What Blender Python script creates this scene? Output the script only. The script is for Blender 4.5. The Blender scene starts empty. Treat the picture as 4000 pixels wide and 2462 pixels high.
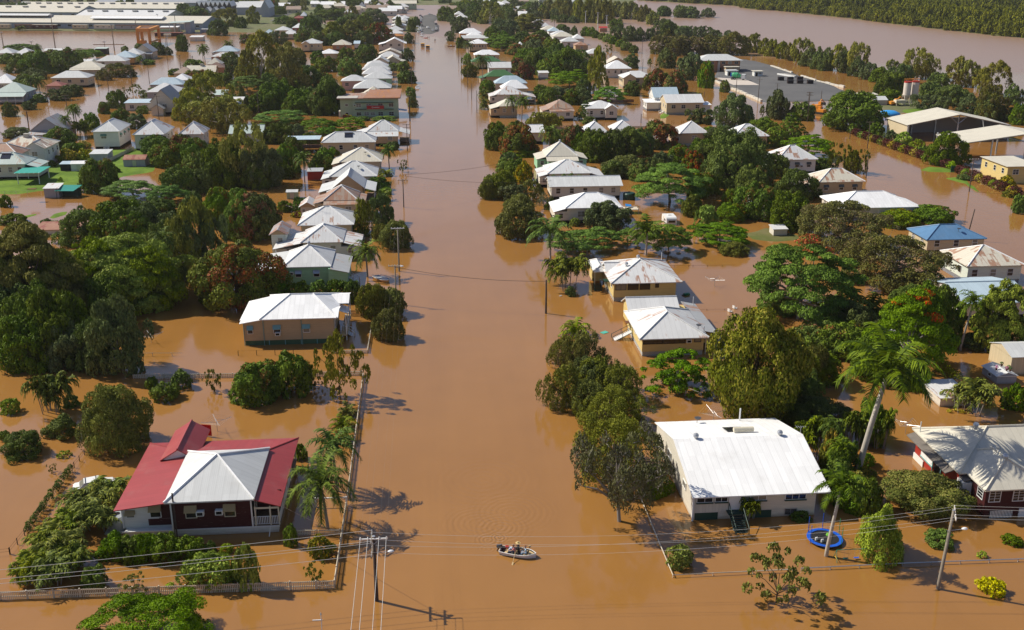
import bpy, math, random
import numpy as np
from mathutils import Vector, Matrix
R = math.radians
SC = bpy.context.scene
COL = SC.collection
# ------------------------------------------------------------------ camera, sky, sun, exposure
CAMH = 56.0; FPX = 4030.0; PITCH = math.atan(1404 / FPX); YAW = R(4.76)
cam = bpy.data.cameras.new('camera'); camo = bpy.data.objects.new('camera', cam); COL.objects.link(camo)
cam.sensor_width = 36; cam.lens = 36 * FPX / 4000; cam.clip_start = 1; cam.clip_end = 9000
camo.location = (0, 0, CAMH); camo.rotation_euler = (math.pi / 2 - PITCH, 0, -YAW)
SC.camera = camo
SUN_EL = 43.0; SUN_DIR = (-0.90, 0.436)          # where the sun stands, seen from above (x, y)
SUN_AZ = math.atan2(SUN_DIR[0], SUN_DIR[1])
world = bpy.data.worlds.new('World'); SC.world = world; world.use_nodes = True
wn = world.node_tree.nodes; wl = world.node_tree.links
bg = wn['Background']; sky = wn.new('ShaderNodeTexSky'); sky.sky_type = 'NISHITA'; sky.sun_disc = False
sky.sun_elevation = R(SUN_EL); sky.sun_rotation = SUN_AZ; sky.air_density = 1.0; sky.dust_density = 0.7; sky.ozone_density = 1.0
tint = wn.new('ShaderNodeMix'); tint.data_type = 'RGBA'; tint.blend_type = 'MULTIPLY'; tint.inputs[0].default_value = 1; tint.inputs[7].default_value = (.99, .95, 1.04, 1); wl.new(sky.outputs[0], tint.inputs[6]); wl.new(tint.outputs[2], bg.inputs[0]); bg.inputs[1].default_value = 0.085
sl = bpy.data.lights.new('sun', 'SUN'); sl.energy = 5.0; sl.angle = R(0.5); sl.color = (1.0, 0.93, 0.80)
so = bpy.data.objects.new('sun', sl); COL.objects.link(so)
sv = Vector((SUN_DIR[0] * math.cos(R(SUN_EL)), SUN_DIR[1] * math.cos(R(SUN_EL)), math.sin(R(SUN_EL))))
so.rotation_euler = sv.to_track_quat('Z', 'Y').to_euler(); so.location = (-200, 100, 300)
SC.view_settings.view_transform = 'Standard'; SC.view_settings.look = 'None'
SC.view_settings.exposure = 0.23; SC.view_settings.gamma = 1.0
try: SC.view_settings.use_curve_mapping = False
except Exception: pass
SC.cycles.max_bounces = 5; SC.cycles.diffuse_bounces = 2; SC.cycles.glossy_bounces = 2
SC.cycles.transmission_bounces = 3; SC.cycles.transparent_max_bounces = 4; SC.cycles.caustics_reflective = False
SC.cycles.caustics_refractive = False

# ------------------------------------------------------------------ where things stand: survey of the place
_f = np.array([math.sin(YAW) * math.cos(PITCH), math.cos(YAW) * math.cos(PITCH), -math.sin(PITCH)])
_r = np.array([math.cos(YAW), -math.sin(YAW), 0.0]); _u = np.cross(_r, _f)
TI = dict(A=(0,1600,1.754),B=(900,1600,1.754),C=(1800,1600,1.754),D=(2500,1600,2.52),E=(3100,1600,1.7544),F=(0,800,1.8),G=(900,800,1.8),
 H=(1800,800,1.8),I=(2600,1000,2.3625),J=(3100,800,1.8),K=(0,0,3.071),L=(0,400,3.071),M=(700,0,2.457),N=(800,400,2.457),O=(1700,0,2.457),
 P=(1800,400,2.457),Q=(2600,0,1.755),R=(2700,300,1.89),V=(0,0,.61425),S=(0,0,1.),U=(1560,0,7.56),W=(2740,200,4.914),X=(600,0,3.51),Y=(1700,0,4.095),Z=(0,0,6.1425),Z2=(400,0,6.1425))
def tf(k, x, y):
    a = TI[k]; return a[0] + x / a[2], a[1] + y / a[2]
def atF(x, y, z=0.0):
    d = _f + _r * (x - 2000) / FPX - _u * (y - 1231) / FPX
    t = (z - CAMH) / d[2]
    return Vector((d[0] * t, d[1] * t, z))
def at(k, x, y, z=0.0): return atF(*tf(k, x, y), z)
def proj(x, y, z):
    v = np.array((x, y, z - CAMH)); zc = v @ _f
    return 2000 + FPX * (v @ _r) / zc, 1231 - FPX * (v @ _u) / zc
def height_at(x, y, py):                     # height over ground point (x, y) whose image row is py
    lo, hi = 0.0, 70.0
    for _ in range(40):
        m = (lo + hi) / 2
        if proj(x, y, m)[1] > py: lo = m
        else: hi = m
    return lo
def ppm(y): return .944 * (y + 173) / CAMH   # photo pixels per metre on the ground at photo row y

# ------------------------------------------------------------------ mesh building
class MB:
    def __init__(s): s.v = []; s.f = []
    def face(s, *ps):
        n = len(s.v); s.v += [tuple(p) for p in ps]; s.f.append(tuple(range(n, n + len(ps)))); return s
    def box(s, x0, x1, y0, y1, z0, z1):
        if x0 > x1: x0, x1 = x1, x0
        if y0 > y1: y0, y1 = y1, y0
        n = len(s.v)
        s.v += [(x0,y0,z0),(x1,y0,z0),(x1,y1,z0),(x0,y1,z0),(x0,y0,z1),(x1,y0,z1),(x1,y1,z1),(x0,y1,z1)]
        s.f += [tuple(n + i for i in q) for q in ((0,3,2,1),(4,5,6,7),(0,1,5,4),(1,2,6,5),(2,3,7,6),(3,0,4,7))]
        return s
    def obox(s, c, ux, uy, uz, hx, hy, hz):            # oriented box, half sizes
        c, ux, uy, uz = map(Vector, (c, ux, uy, uz)); n = len(s.v)
        for k in range(8):
            s.v.append(tuple(c + ux * (hx if k in (1,2,5,6) else -hx) + uy * (hy if k in (2,3,6,7) else -hy) + uz * (hz if k > 3 else -hz)))
        s.f += [tuple(n + i for i in q) for q in ((0,3,2,1),(4,5,6,7),(0,1,5,4),(1,2,6,5),(2,3,7,6),(3,0,4,7))]
        return s
    def path(s, pts, rad, n=6, cap=True):
        pts = [Vector(p) for p in pts]
        if not hasattr(rad, '__len__'): rad = [rad] * len(pts)
        b = len(s.v); ref = None
        for i, p in enumerate(pts):
            t = (pts[min(i + 1, len(pts) - 1)] - pts[max(i - 1, 0)])
            t = t.normalized() if t.length > 1e-9 else Vector((0, 0, 1))
            a = Vector((0, 0, 1)) if abs(t.z) < .9 else Vector((1, 0, 0))
            u = t.cross(a).normalized()
            if ref is not None and u.dot(ref) < 0: u = -u
            ref = u; w = t.cross(u)
            for k in range(n):
                an = 2 * math.pi * k / n
                s.v.append(tuple(p + (u * math.cos(an) + w * math.sin(an)) * rad[i]))
        for i in range(len(pts) - 1):
            for k in range(n):
                k2 = (k + 1) % n
                s.f.append((b + i*n + k, b + i*n + k2, b + (i+1)*n + k2, b + (i+1)*n + k))
        if cap:
            s.f.append(tuple(b + k for k in range(n))[::-1]); s.f.append(tuple(b + (len(pts)-1)*n + k for k in range(n)))
        return s
    def tube(s, a, b, r0, r1=None, n=6): return s.path([a, b], [r0, r0 if r1 is None else r1], n)
    def lathe(s, prof, c=(0,0,0), n=16, sx=1., sy=1.):
        b = len(s.v)
        for r, z in prof:
            for k in range(n):
                an = 2*math.pi*k/n; s.v.append((c[0]+r*sx*math.cos(an), c[1]+r*sy*math.sin(an), c[2]+z))
        for i in range(len(prof)-1):
            for k in range(n):
                k2 = (k+1) % n; s.f.append((b+i*n+k, b+i*n+k2, b+(i+1)*n+k2, b+(i+1)*n+k))
        s.f.append(tuple(b+k for k in range(n))[::-1]); s.f.append(tuple(b+(len(prof)-1)*n+k for k in range(n)))
        return s
    def prism(s, poly, z0, z1):
        n = len(s.v); m = len(poly)
        s.v += [(p[0], p[1], z0) for p in poly] + [(p[0], p[1], z1) for p in poly]
        s.f.append(tuple(range(n, n+m))[::-1]); s.f.append(tuple(range(n+m, n+2*m)))
        for i in range(m):
            j = (i+1) % m; s.f.append((n+i, n+j, n+m+j, n+m+i))
        return s
    def solid(s, top, th):                                  # list of planar top faces -> slab of thickness th below
        for f in top:
            s.face(*f); s.face(*[(p[0], p[1], p[2]-th) for p in reversed(f)])
            m = len(f)
            for i in range(m):
                a, b2 = f[i], f[(i+1) % m]; s.face(a, (a[0],a[1],a[2]-th), (b2[0],b2[1],b2[2]-th), b2)
        return s
    def mesh(s, name, off=(0,0,0)):
        me = bpy.data.meshes.new(name)
        o = Vector(off)
        me.from_pydata([tuple(Vector(v) - o) for v in s.v], [], s.f)
        uv = me.uv_layers.new(name='UVMap'); d = []
        for p in me.polygons:
            n = p.normal; u = Vector((0,0,1)).cross(n)
            u = u.normalized() if u.length > .05 else Vector((1,0,0))
            w = n.cross(u)
            for vi in p.vertices:
                c = me.vertices[vi].co; d += [c.dot(u), c.dot(w)]
        uv.data.foreach_set('uv', d)
        return me
    def build(s, name, mat, parent=None, off=(0,0,0), smooth=False, loc=None):
        me = s.mesh(name, off)
        if smooth: me.polygons.foreach_set('use_smooth', [True]*len(me.polygons))
        return link(name, me, mat, parent, loc)
def link(name, me, mat=None, parent=None, loc=None):
    if mat is not None and not me.materials:
        for m in (mat if isinstance(mat, (list, tuple)) else [mat]): me.materials.append(m)
    o = bpy.data.objects.new(name, me); COL.objects.link(o)
    if parent is not None: o.parent = parent
    if loc is not None: o.location = loc
    return o
def tag(o, label, cat, group=None):
    o['label'] = label; o['category'] = cat
    if group: o['group'] = group
    return o
def thing(name, label, cat, loc=(0,0,0), rz=0.0, group=None):
    o = bpy.data.objects.new(name, None); COL.objects.link(o); o.empty_display_size = .3
    o.location = loc; o.rotation_euler = (0, 0, rz)
    return tag(o, label, cat, group)
def struct(o, kind='structure'): o['kind'] = kind; return o
def copy_tree(o, parent=None):
    c = o.copy(); COL.objects.link(c)
    if parent is not None: c.parent = parent
    for ch in list(o.children): copy_tree(ch, c)
    return c
# ------------------------------------------------------------------ materials
_MC = {}
class NT:
    def __init__(s, name):
        s.m = bpy.data.materials.new(name); s.m.use_nodes = True; s.n = s.m.node_tree.nodes; s.l = s.m.node_tree.links
        s.b = s.n['Principled BSDF']; s.out = s.n['Material Output']
    def add(s, typ, props=None, **inp):
        nd = s.n.new('ShaderNode' + typ)
        for k, v in (props or {}).items(): setattr(nd, k, v)
        for k, v in inp.items():
            k = k.replace('_', ' '); s.set(nd.inputs[int(k[1:])] if k[0] == 'i' and k[1:].isdigit() else nd.inputs[k], v)
        return nd
    def set(s, sock, v):
        if isinstance(v, bpy.types.NodeSocket): s.l.new(v, sock)
        else: sock.default_value = v
    def math(s, op, a, b=0.0, clamp=False):
        nd = s.n.new('ShaderNodeMath'); nd.operation = op; nd.use_clamp = clamp
        s.set(nd.inputs[0], a); s.set(nd.inputs[1], b); return nd.outputs[0]
    def mix(s, f, a, b, typ='MIX'):
        nd = s.n.new('ShaderNodeMix'); nd.data_type = 'RGBA'; nd.blend_type = typ
        s.set(nd.inputs[0], f)
        for i, c in ((6, a), (7, b)): s.set(nd.inputs[i], (*c, 1) if isinstance(c, tuple) and len(c) == 3 else c)
        return nd.outputs[2]
    def noise(s, vec, scale, detail=2, rough=.5):
        nd = s.add('TexNoise', Scale=scale, Detail=detail, Roughness=rough)
        if vec is not None: s.l.new(vec, nd.inputs['Vector'])
        return nd.outputs[0]
    def ramp(s, v, lo, hi):                                   # smooth threshold
        nd = s.add('MapRange', {'interpolation_type': 'SMOOTHSTEP'}); s.set(nd.inputs[0], v)
        nd.inputs[1].default_value = lo; nd.inputs[2].default_value = hi; return nd.outputs[0]
    def bump(s, h, st=.3, d=.05):
        nd = s.add('Bump', Strength=st, Distance=d, Height=h); s.l.new(nd.outputs[0], s.b.inputs['Normal'])
    def fin(s, col=None, rough=.8, spec=.3, metal=0):
        if col is not None: s.set(s.b.inputs['Base Color'], (*col, 1) if isinstance(col, tuple) and len(col) == 3 else col)
        s.set(s.b.inputs['Roughness'], rough); s.b.inputs['Specular IOR Level'].default_value = spec
        s.b.inputs['Metallic'].default_value = metal
        return s.m
def plain(name, col, rough=.7, spec=.3, var=.25, sc=1.5, metal=0):
    k = ('p', name)
    if k not in _MC:
        t = NT(name); g = t.add('TexCoord').outputs['Object']
        n = t.noise(g, sc, 4, .6); n2 = t.math('ADD', t.math('MULTIPLY', n, 2*var), 1-var)
        c = t.mix(1., col, n2, 'MULTIPLY'); _MC[k] = t.fin(c, rough, spec, metal)
    return _MC[k]
ROOFC = dict(white=(.62,.62,.61), bright=(.80,.80,.79), zinc=(.36,.37,.38), grey=(.30,.31,.33), cream=(.58,.54,.44), pale=(.55,.56,.55), green=(.06,.15,.05),
  blue=(.10,.21,.36), red=(.30,.045,.045), rust=(.36,.27,.21), orange=(.42,.18,.045), dark=(.12,.13,.16), rred=(.25,.07,.045), brown=(.17,.10,.07), bluegrey=(.40,.50,.56), pgreen=(.42,.50,.46))
def roof(base='white', rust=0.0):
    k = ('r', base, rust)
    if k in _MC: return _MC[k]
    t = NT('sheet_roof_' + base); uv = t.add('UVMap').outputs[0]; ob = t.add('ObjectInfo').outputs['Random']
    sx = t.add('SeparateXYZ', i0=uv); u, v = sx.outputs[0], sx.outputs[1]
    sheet = t.math('FLOOR', t.math('DIVIDE', u, .76)); row = t.math('FLOOR', t.math('DIVIDE', v, 2.4))
    wn_ = t.add('TexWhiteNoise', {'noise_dimensions': '3D'})
    cv = t.add('CombineXYZ', i0=sheet, i1=row, i2=t.math('MULTIPLY', ob, 37.)); t.l.new(cv.outputs[0], wn_.inputs[0]); w = wn_.outputs[0]
    sm_ = t.math('GREATER_THAN', t.math('FRACT', t.math('DIVIDE', u, .76)), .86)
    st = t.add('CombineXYZ', i0=t.math('MULTIPLY', u, 1.6), i1=t.math('MULTIPLY', v, .28), i2=t.math('MULTIPLY', ob, 50.)).outputs[0]
    n1 = t.noise(st, 1., 5, .65)
    n2 = t.noise(t.add('CombineXYZ', i0=u, i1=v, i2=t.math('MULTIPLY', ob, 90.)).outputs[0], .35, 3, .6)
    val = t.math('ADD', t.math('MULTIPLY', w, .10), t.math('ADD', t.math('MULTIPLY', n1, .22), t.math('SUBTRACT', .84, t.math('MULTIPLY', sm_, .09))))
    col = t.mix(1., ROOFC[base], val, 'MULTIPLY')
    if rust > 0:
        amt = t.math('ADD', t.math('ADD', t.math('MULTIPLY', n1, .9), t.math('MULTIPLY', n2, .7)), t.math('MULTIPLY', w, .35))
        f = t.ramp(amt, 1.16 - rust*.46, 1.31 - rust*.46)
        col = t.mix(t.math('MULTIPLY', f, .9), col, t.mix(n2, (.22,.075,.035), (.42,.24,.15)))
    else:
        f = t.ramp(n2, .55, .8); col = t.mix(t.math('MULTIPLY', f, .18), col, (.30,.27,.22))
    rib = t.math('SINE', t.math('MULTIPLY', u, 2*math.pi/.19))
    seam = t.math('GREATER_THAN', t.math('FRACT', t.math('DIVIDE', u, .76)), .93)
    t.bump(t.math('ADD', t.math('MULTIPLY', rib, .35), t.math('MULTIPLY', seam, .8)), .22, .02)
    _MC[k] = t.fin(col, .45 if base in ('bright','blue','red','green') else .55, .35, 0.0); return _MC[k]
WALLC = dict(white=(.66,.66,.62), cream=(.55,.46,.30), tan=(.46,.34,.20), yellow=(.60,.47,.19), pgreen=(.30,.55,.34), green=(.34,.44,.30), mint=(.60,.66,.58), maroon=(.055,.010,.010),
  red=(.34,.030,.018), orange=(.50,.26,.09), pink=(.50,.34,.30), grey=(.33,.34,.37), brick=(.40,.20,.11), bluegrey=(.30,.33,.40), beige=(.50,.42,.32), dkgreen=(.02,.07,.045), brown=(.13,.07,.04), offwhite=(.62,.58,.49), dark=(.05,.045,.04))
def wall(base='cream', board=.17, peel=0.0):
    k = ('w', base, board, peel)
    if k in _MC: return _MC[k]
    t = NT('board_wall_' + base); uv = t.add('UVMap').outputs[0]
    sx = t.add('SeparateXYZ', i0=uv); u, v = sx.outputs[0], sx.outputs[1]
    ax = v if board > 0 else u
    fr = t.math('FRACT', t.math('DIVIDE', ax, abs(board)))
    line = t.ramp(fr, .0, .22)
    n = t.noise(t.add('CombineXYZ', i0=t.math('MULTIPLY', u, .7 if board > 0 else 3), i1=t.math('MULTIPLY', v, 3 if board > 0 else .5), i2=0.).outputs[0], 1.3, 5, .65)
    idx = t.add('TexWhiteNoise', {'noise_dimensions': '1D'}); t.l.new(t.math('FLOOR', t.math('DIVIDE', ax, abs(board))), idx.inputs[1])
    val = t.math('ADD', t.math('MULTIPLY', n, .30), t.math('ADD', t.math('MULTIPLY', idx.outputs[0], .08), .80))
    val = t.math('MULTIPLY', val, t.math('ADD', t.math('MULTIPLY', line, .12), .88))
    col = t.mix(1., WALLC[base], val, 'MULTIPLY')
    if peel:
        ps = t.noise(t.add('CombineXYZ', i0=t.math('MULTIPLY', u, .9), i1=t.math('MULTIPLY', v, 9), i2=5.).outputs[0], 1.4, 5, .7)
        col = t.mix(t.ramp(ps, .70-peel*.07, .76-peel*.07), col, (.42,.36,.33))
    geo = t.add('NewGeometry').outputs['Position']; pz = t.add('SeparateXYZ', i0=geo).outputs[2]
    mud = t.math('SUBTRACT', 1.0, t.ramp(t.math('ADD', pz, t.math('MULTIPLY', n, .5)), .25, .65))
    col = t.mix(t.math('MULTIPLY', mud, .55), col, (.26,.16,.08))
    t.bump(fr, .4, .02)
    _MC[k] = t.fin(col, .7, .3); return _MC[k]
def slats(base, period=.14, gap=.4, dark=(.012,.010,.008), horiz=False):
    k = ('s', base, period, horiz)
    if k in _MC: return _MC[k]
    t = NT('batten_skirt'); sx = t.add('SeparateXYZ', i0=t.add('UVMap').outputs[0])
    fr = t.math('FRACT', t.math('DIVIDE', sx.outputs[1 if horiz else 0], period)); f = t.math('LESS_THAN', fr, gap)
    _MC[k] = t.fin(t.mix(f, WALLC[base], dark), .8, .2); return _MC[k]
def glass(curtain=False):
    k = ('g', curtain)
    if k not in _MC:
        t = NT('window_glass'); r = t.add('ObjectInfo').outputs['Random']
        sx = t.add('SeparateXYZ', i0=t.add('UVMap').outputs[0])
        c = t.mix(t.math('GREATER_THAN', r, .62), (.018,.018,.02), (.20,.19,.16))
        _MC[k] = t.fin(c, .08, .6)
    return _MC[k]
def leafmat(name, c1, c2, c3=(.3,.05,.02), trans=.13, var=.2):
    k = ('l', name)
    if k in _MC: return _MC[k]
    t = NT('leaves_' + name)
    a = t.add('Attribute', {'attribute_name': 'tint'}).outputs['Fac']; b = t.add('Attribute', {'attribute_name': 'bloom'}).outputs['Fac']
    r = t.add('ObjectInfo').outputs['Random']
    c = t.mix(a, c1, c2)
    c = t.mix(t.math('MULTIPLY', b, .92), c, c3)
    hs = t.add('HueSaturation', Hue=t.math('ADD', .485, t.math('MULTIPLY', r, .03)), Saturation=t.math('ADD', .88, t.math('MULTIPLY', t.math('FRACT', t.math('MULTIPLY', r, 7.)), .22)),
               Value=t.math('ADD', 1-var, t.math('MULTIPLY', t.math('FRACT', t.math('MULTIPLY', r, 13.)), 2*var)), Color=c).outputs[0]
    t.fin(hs, .6, .10)
    tr = t.add('BsdfTranslucent'); t.l.new(hs, tr.inputs[0])
    mx = t.add('MixShader', i0=trans); t.l.new(t.b.outputs[0], mx.inputs[1]); t.l.new(tr.outputs[0], mx.inputs[2]); t.l.new(mx.outputs[0], t.out.inputs[0])
    _MC[k] = t.m; return t.m
BARK = plain('bark', (.10,.075,.05), .9, .1, .5, 3); BARKP = plain('pale_bark', (.42,.38,.32), .8, .2, .45, 1.2); BARKG = plain('grey_bark', (.25,.235,.21), .85, .15, .35, 2)
M_WHITE = plain('white_paint', (.72,.72,.70), .5, .4, .08); M_TRIM = plain('cream_trim', (.60,.55,.42), .6, .3, .1); M_STEEL = plain('galvanised_steel', (.48,.49,.50), .35, .5, .15, 3, .6)
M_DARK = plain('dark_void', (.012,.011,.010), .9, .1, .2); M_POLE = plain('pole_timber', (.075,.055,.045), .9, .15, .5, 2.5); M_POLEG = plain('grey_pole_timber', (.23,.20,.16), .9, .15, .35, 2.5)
M_DGREEN = plain('dark_green_paint', (.012,.05,.035), .5, .4, .15); M_TEAL = plain('faded_teal_paint', (.16,.34,.33), .6, .3, .2); M_WIRE = plain('aluminium_wire', (.62,.60,.55), .4, .4, .05)
M_CONC = plain('concrete', (.42,.40,.36), .9, .2, .25, .8); M_TAN = plain('faded_tan_canvas', (.56,.44,.24), .7, .2, .12); M_FENCE = plain('weathered_paling', (.55,.49,.38), .85, .2, .3, 2)
M_BLACK = plain('black_rubber', (.018,.018,.019), .7, .3, .2); M_BLUE = plain('blue_vinyl', (.012,.10,.55), .4, .5, .12); M_REDP = plain('red_paint', (.50,.02,.015), .45, .4, .1)
M_ORANGE = plain('orange_paint', (.62,.24,.02), .5, .4, .15); M_YEL = plain('yellow_paint', (.60,.42,.04), .5, .4, .15); M_RUSTB = plain('rusty_iron', (.15,.07,.04), .9, .2, .5, 2); M_TIMBER = plain('bare_timber', (.50,.36,.18), .7, .3, .2, 3)
# ------------------------------------------------------------------ flood water, raised ground, yards
def water_mat():
    t = NT('flood_water'); pos = t.add('NewGeometry').outputs['Position']
    sx = t.add('SeparateXYZ', i0=pos); x, y = sx.outputs[0], sx.outputs[1]
    n1 = t.noise(pos, .02, 4, .6); n2 = t.noise(pos, .16, 4, .6)
    strk = t.noise(t.add('CombineXYZ', i0=t.math('MULTIPLY', x, .22), i1=t.math('MULTIPLY', y, .018), i2=3.).outputs[0], 1., 4, .65)
    val = t.math('ADD', .74, t.math('ADD', t.math('MULTIPLY', n1, .26), t.math('ADD', t.math('MULTIPLY', n2, .08), t.math('MULTIPLY', strk, .20))))
    col = t.mix(1., t.mix(n1, (.285,.132,.031), (.300,.146,.040)), val, 'MULTIPLY')
    # foam flecks drifting on the fast river, beyond the tree belt
    river = t.ramp(t.math('SUBTRACT', t.math('ADD', y, t.math('MULTIPLY', x, .95)), 765.), 0., 60.)
    fl = t.noise(t.add('CombineXYZ', i0=t.math('MULTIPLY', x, .06), i1=t.math('MULTIPLY', y, .05), i2=0.).outputs[0], 1., 6, .75)
    col = t.mix(t.math('MULTIPLY', river, t.math('MULTIPLY', t.ramp(fl, .60, .78), .5)), col, (.50,.40,.32))
    col = t.mix(t.math('MULTIPLY', river, .75), col, (.30,.205,.155))
    # small swell, wind ripples and the rings spreading behind the rowing boat
    b1 = t.noise(pos, .55, 3, .55); b2 = t.noise(pos, 3.2, 3, .6)
    h = t.math('ADD', t.math('MULTIPLY', b1, .035), t.math('MULTIPLY', b2, .010))
    h = t.math('MULTIPLY', h, t.math('ADD', t.math('ADD', .45, t.math('MULTIPLY', n1, 1.1)), t.math('MULTIPLY', river, .8)))
    for cx, cy, am, wl_, rr in ((6.3, 91.6, .030, .34, 1.6), (5.2, 91.2, .020, .42, 2.4), (6.6, 93.4, .013, .55, 4.5), (4.4, 94.5, .011, .6, 5.5), (8.0, 96.5, .009, .62, 6.5), (5.0, 89.6, .014, .4, 1.6), (5.3, 104., .006, .9, 9.)):
        dx = t.math('SUBTRACT', x, cx); dy = t.math('SUBTRACT', y, cy)
        d = t.math('SQRT', t.math('ADD', t.math('MULTIPLY', dx, dx), t.math('MULTIPLY', dy, dy)))
        d = t.math('ADD', d, t.math('MULTIPLY', b1, .5))
        fade = t.math('SUBTRACT', 1., t.ramp(d, rr*.45, rr))
        h = t.math('ADD', h, t.math('MULTIPLY', t.math('MULTIPLY', t.math('SINE', t.math('MULTIPLY', d, 2*math.pi/wl_)), am), fade))
    bp = t.add('Bump', Strength=.55, Distance=1., Height=h); t.l.new(bp.outputs[0], t.b.inputs['Normal'])
    t.b.inputs['IOR'].default_value = 1.52
    t.fin(col, t.math('ADD', t.math('ADD', .07, t.math('MULTIPLY', t.ramp(y, 300., 700.), .10)), t.math('MULTIPLY', river, .16)), .5); return t.m
WATER = water_mat()
m = MB(); m.face((-1500, -100, 0), (1500, -100, 0), (1500, 2500, 0), (-1500, 2500, 0)); struct(m.build('flood_water', WATER))
def ground_mat(name, cols, sc, det=5):
    k = ('gm', name)
    if k not in _MC:
        t = NT(name); pos = t.add('NewGeometry').outputs['Position']
        n = t.noise(pos, sc, det, .65); n2 = t.noise(pos, sc*9, 4, .7)
        c = t.mix(t.ramp(n, .3, .7), cols[0], cols[1])
        if len(cols) > 2: c = t.mix(t.ramp(n2, .5, .75), c, cols[2])
        t.bump(n2, .5, .08); _MC[k] = t.fin(c, .95, .1)
    return _MC[k]
GRASS = ground_mat('lawn_grass', ((.09,.155,.020), (.15,.235,.030), (.07,.11,.017)), .22)
DRY = ground_mat('town_ground', ((.16,.15,.08), (.10,.13,.045), (.22,.19,.13)), .03)
ASPH = ground_mat('asphalt', ((.105,.105,.107), (.135,.133,.131), (.12,.12,.12)), .06)
ROADM = ground_mat('road_asphalt', ((.10,.098,.095), (.13,.128,.122), (.115,.112,.108)), .06)
BANKM = ground_mat('bank_grass', ((.10,.12,.03), (.17,.14,.07), (.08,.10,.025)), .08)
def inside_dist(px, py, poly):
    d = np.full(px.shape, 1e9); ins = np.zeros(px.shape, bool); n = len(poly)
    for i in range(n):
        x0, y0 = poly[i]; x1, y1 = poly[(i+1) % n]
        ex, ey = x1-x0, y1-y0; tt = np.clip(((px-x0)*ex + (py-y0)*ey) / (ex*ex+ey*ey+1e-9), 0, 1)
        d = np.minimum(d, np.hypot(px-x0-tt*ex, py-y0-tt*ey))
        c = ((y0 > py) != (y1 > py)) & (px < (x1-x0)*(py-y0)/((y1-y0) if abs(y1-y0) > 1e-9 else 1e-9) + x0)
        ins ^= c
    return np.where(ins, d, -d)
def mound(name, poly, top, mat, step=1.0, slope=.12, rough=.05, seed=1):
    """A low rise that comes out of the water along a natural shoreline."""
    P = np.array([(p[0], p[1]) for p in poly]); x0, y0 = P.min(0) - 2; x1, y1 = P.max(0) + 2
    nx, ny = int((x1-x0)/step)+2, int((y1-y0)/step)+2
    X, Y = np.meshgrid(np.linspace(x0, x1, nx), np.linspace(y0, y1, ny), indexing='ij')
    D = inside_dist(X, Y, [tuple(p) for p in P]); rg = np.random.RandomState(seed)
    Nn = np.zeros_like(X)
    for k in range(7):
        a = rg.rand()*6.28; w = (.12, .2, .3, .45, .7, 1.0, 1.5)[k]; Nn += np.sin((X*np.cos(a)+Y*np.sin(a))*w + rg.rand()*6.28) / (1+k*.5)
    Z = np.minimum(top, D*slope) + Nn*rough; Z = np.where(D < -1.5, np.minimum(Z, -.25), Z)
    v = np.stack([X, Y, Z], -1).reshape(-1, 3); ii = np.arange(nx*ny).reshape(nx, ny)
    q = np.stack([ii[:-1,:-1], ii[1:,:-1], ii[1:,1:], ii[:-1,1:]], -1).reshape(-1, 4)
    keep = (v[q][:, :, 2].max(1) > -.2); q = q[keep]
    me = bpy.data.meshes.new(name); me.from_pydata(v.tolist(), [], q.tolist()); me.polygons.foreach_set('use_smooth', [True]*len(me.polygons))
    return struct(link(name, me, mat))
def poly(k, *pts): return [tuple(at(k, *p))[:2] for p in pts]
mound('lawn', poly('L',(-120,1110),(200,1105),(500,1062),(760,1010),(1000,1005),(1180,1000),(1300,950),(1480,905),(1750,860),(1870,830),(1900,790),(1800,690),(1760,570),(1620,560),(1300,570),(1050,580),(700,740),(420,770),(-120,900)), .28, GRASS, 1.0, .07, .035)
mound('grass_patch', poly('L',(190,1400),(300,1360),(440,1335),(460,1350),(330,1385),(240,1410)), .2, GRASS, .5, .12, .03, 3)
mound('grass_patch', poly('L',(570,1385),(650,1340),(740,1315),(815,1310),(800,1350),(640,1400)), .2, GRASS, .5, .12, .03, 4)
mound('grass_patch', poly('R',(420,1160),(560,1120),(800,1170),(830,1215),(620,1225),(430,1205)), .14, BANKM, .7, .10, .05, 5)
mound('grass_patch', poly('R',(1700,690),(1760,665),(1930,680),(1930,705),(1760,702)), .2, GRASS, .6, .15, .04, 6)
mound('grass_patch', poly('R',(1880,750),(1990,735),(2060,790),(2120,850),(2020,790)), .2, GRASS, .5, .15, .04, 7)
mound('grass_patch', poly('R',(1560,245),(1700,230),(1800,255),(1650,275),(1540,262)), .3, GRASS, 1, .15, .04, 8)
mound('grass_patch', poly('P',(1900,130),(1960,95),(2010,120),(1980,155),(1910,160)), .25, GRASS, 1, .15, .04, 9)
# far road that rises out of the water, and the land behind the town
mound('road', [(-1.5,812),(6,806),(12.5,840),(14,905),(10,960),(14.5,1010),(14,1060),(9,1095),(1,1065),(-3,1010),(-3,900)], .35, ROADM, 2.5, .35, .02, 2)
mound('verge', [(-14,828),(-3,828),(-3,1010),(-8,1050),(-30,1040),(-24,900)], .25, BANKM, 3, .1, .05, 12)
yard = [tuple(at('Q', *p))[:2] for p in ((330,530),(400,570),(550,640),(690,705),(900,700),(1240,690),(1240,630),(1100,570),(930,525),(720,448),(640,425),(560,412),(520,405),(380,440))]
mound('yard_asphalt', yard, .30, ASPH, 2.2, .6, .012, 11)
mound('yard_ground', poly('Q',(1230,640),(1480,655),(1720,690),(1760,745),(1560,800),(1440,810),(1380,760),(1240,705)), .25, DRY, 2, .2, .06, 13)
mound('railway_bank', [(-620,925),(-430,890),(-330,874),(-200,850),(-150,842),(-120,830),(-105,800),(-80,815),(-60,830),(-75,900),(-100,1000),(-90,1200),(-60,1600),(-60,2400),(-1450,2400),(-1450,900)], .9, DRY, 14, .07, .04, 14)
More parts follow.
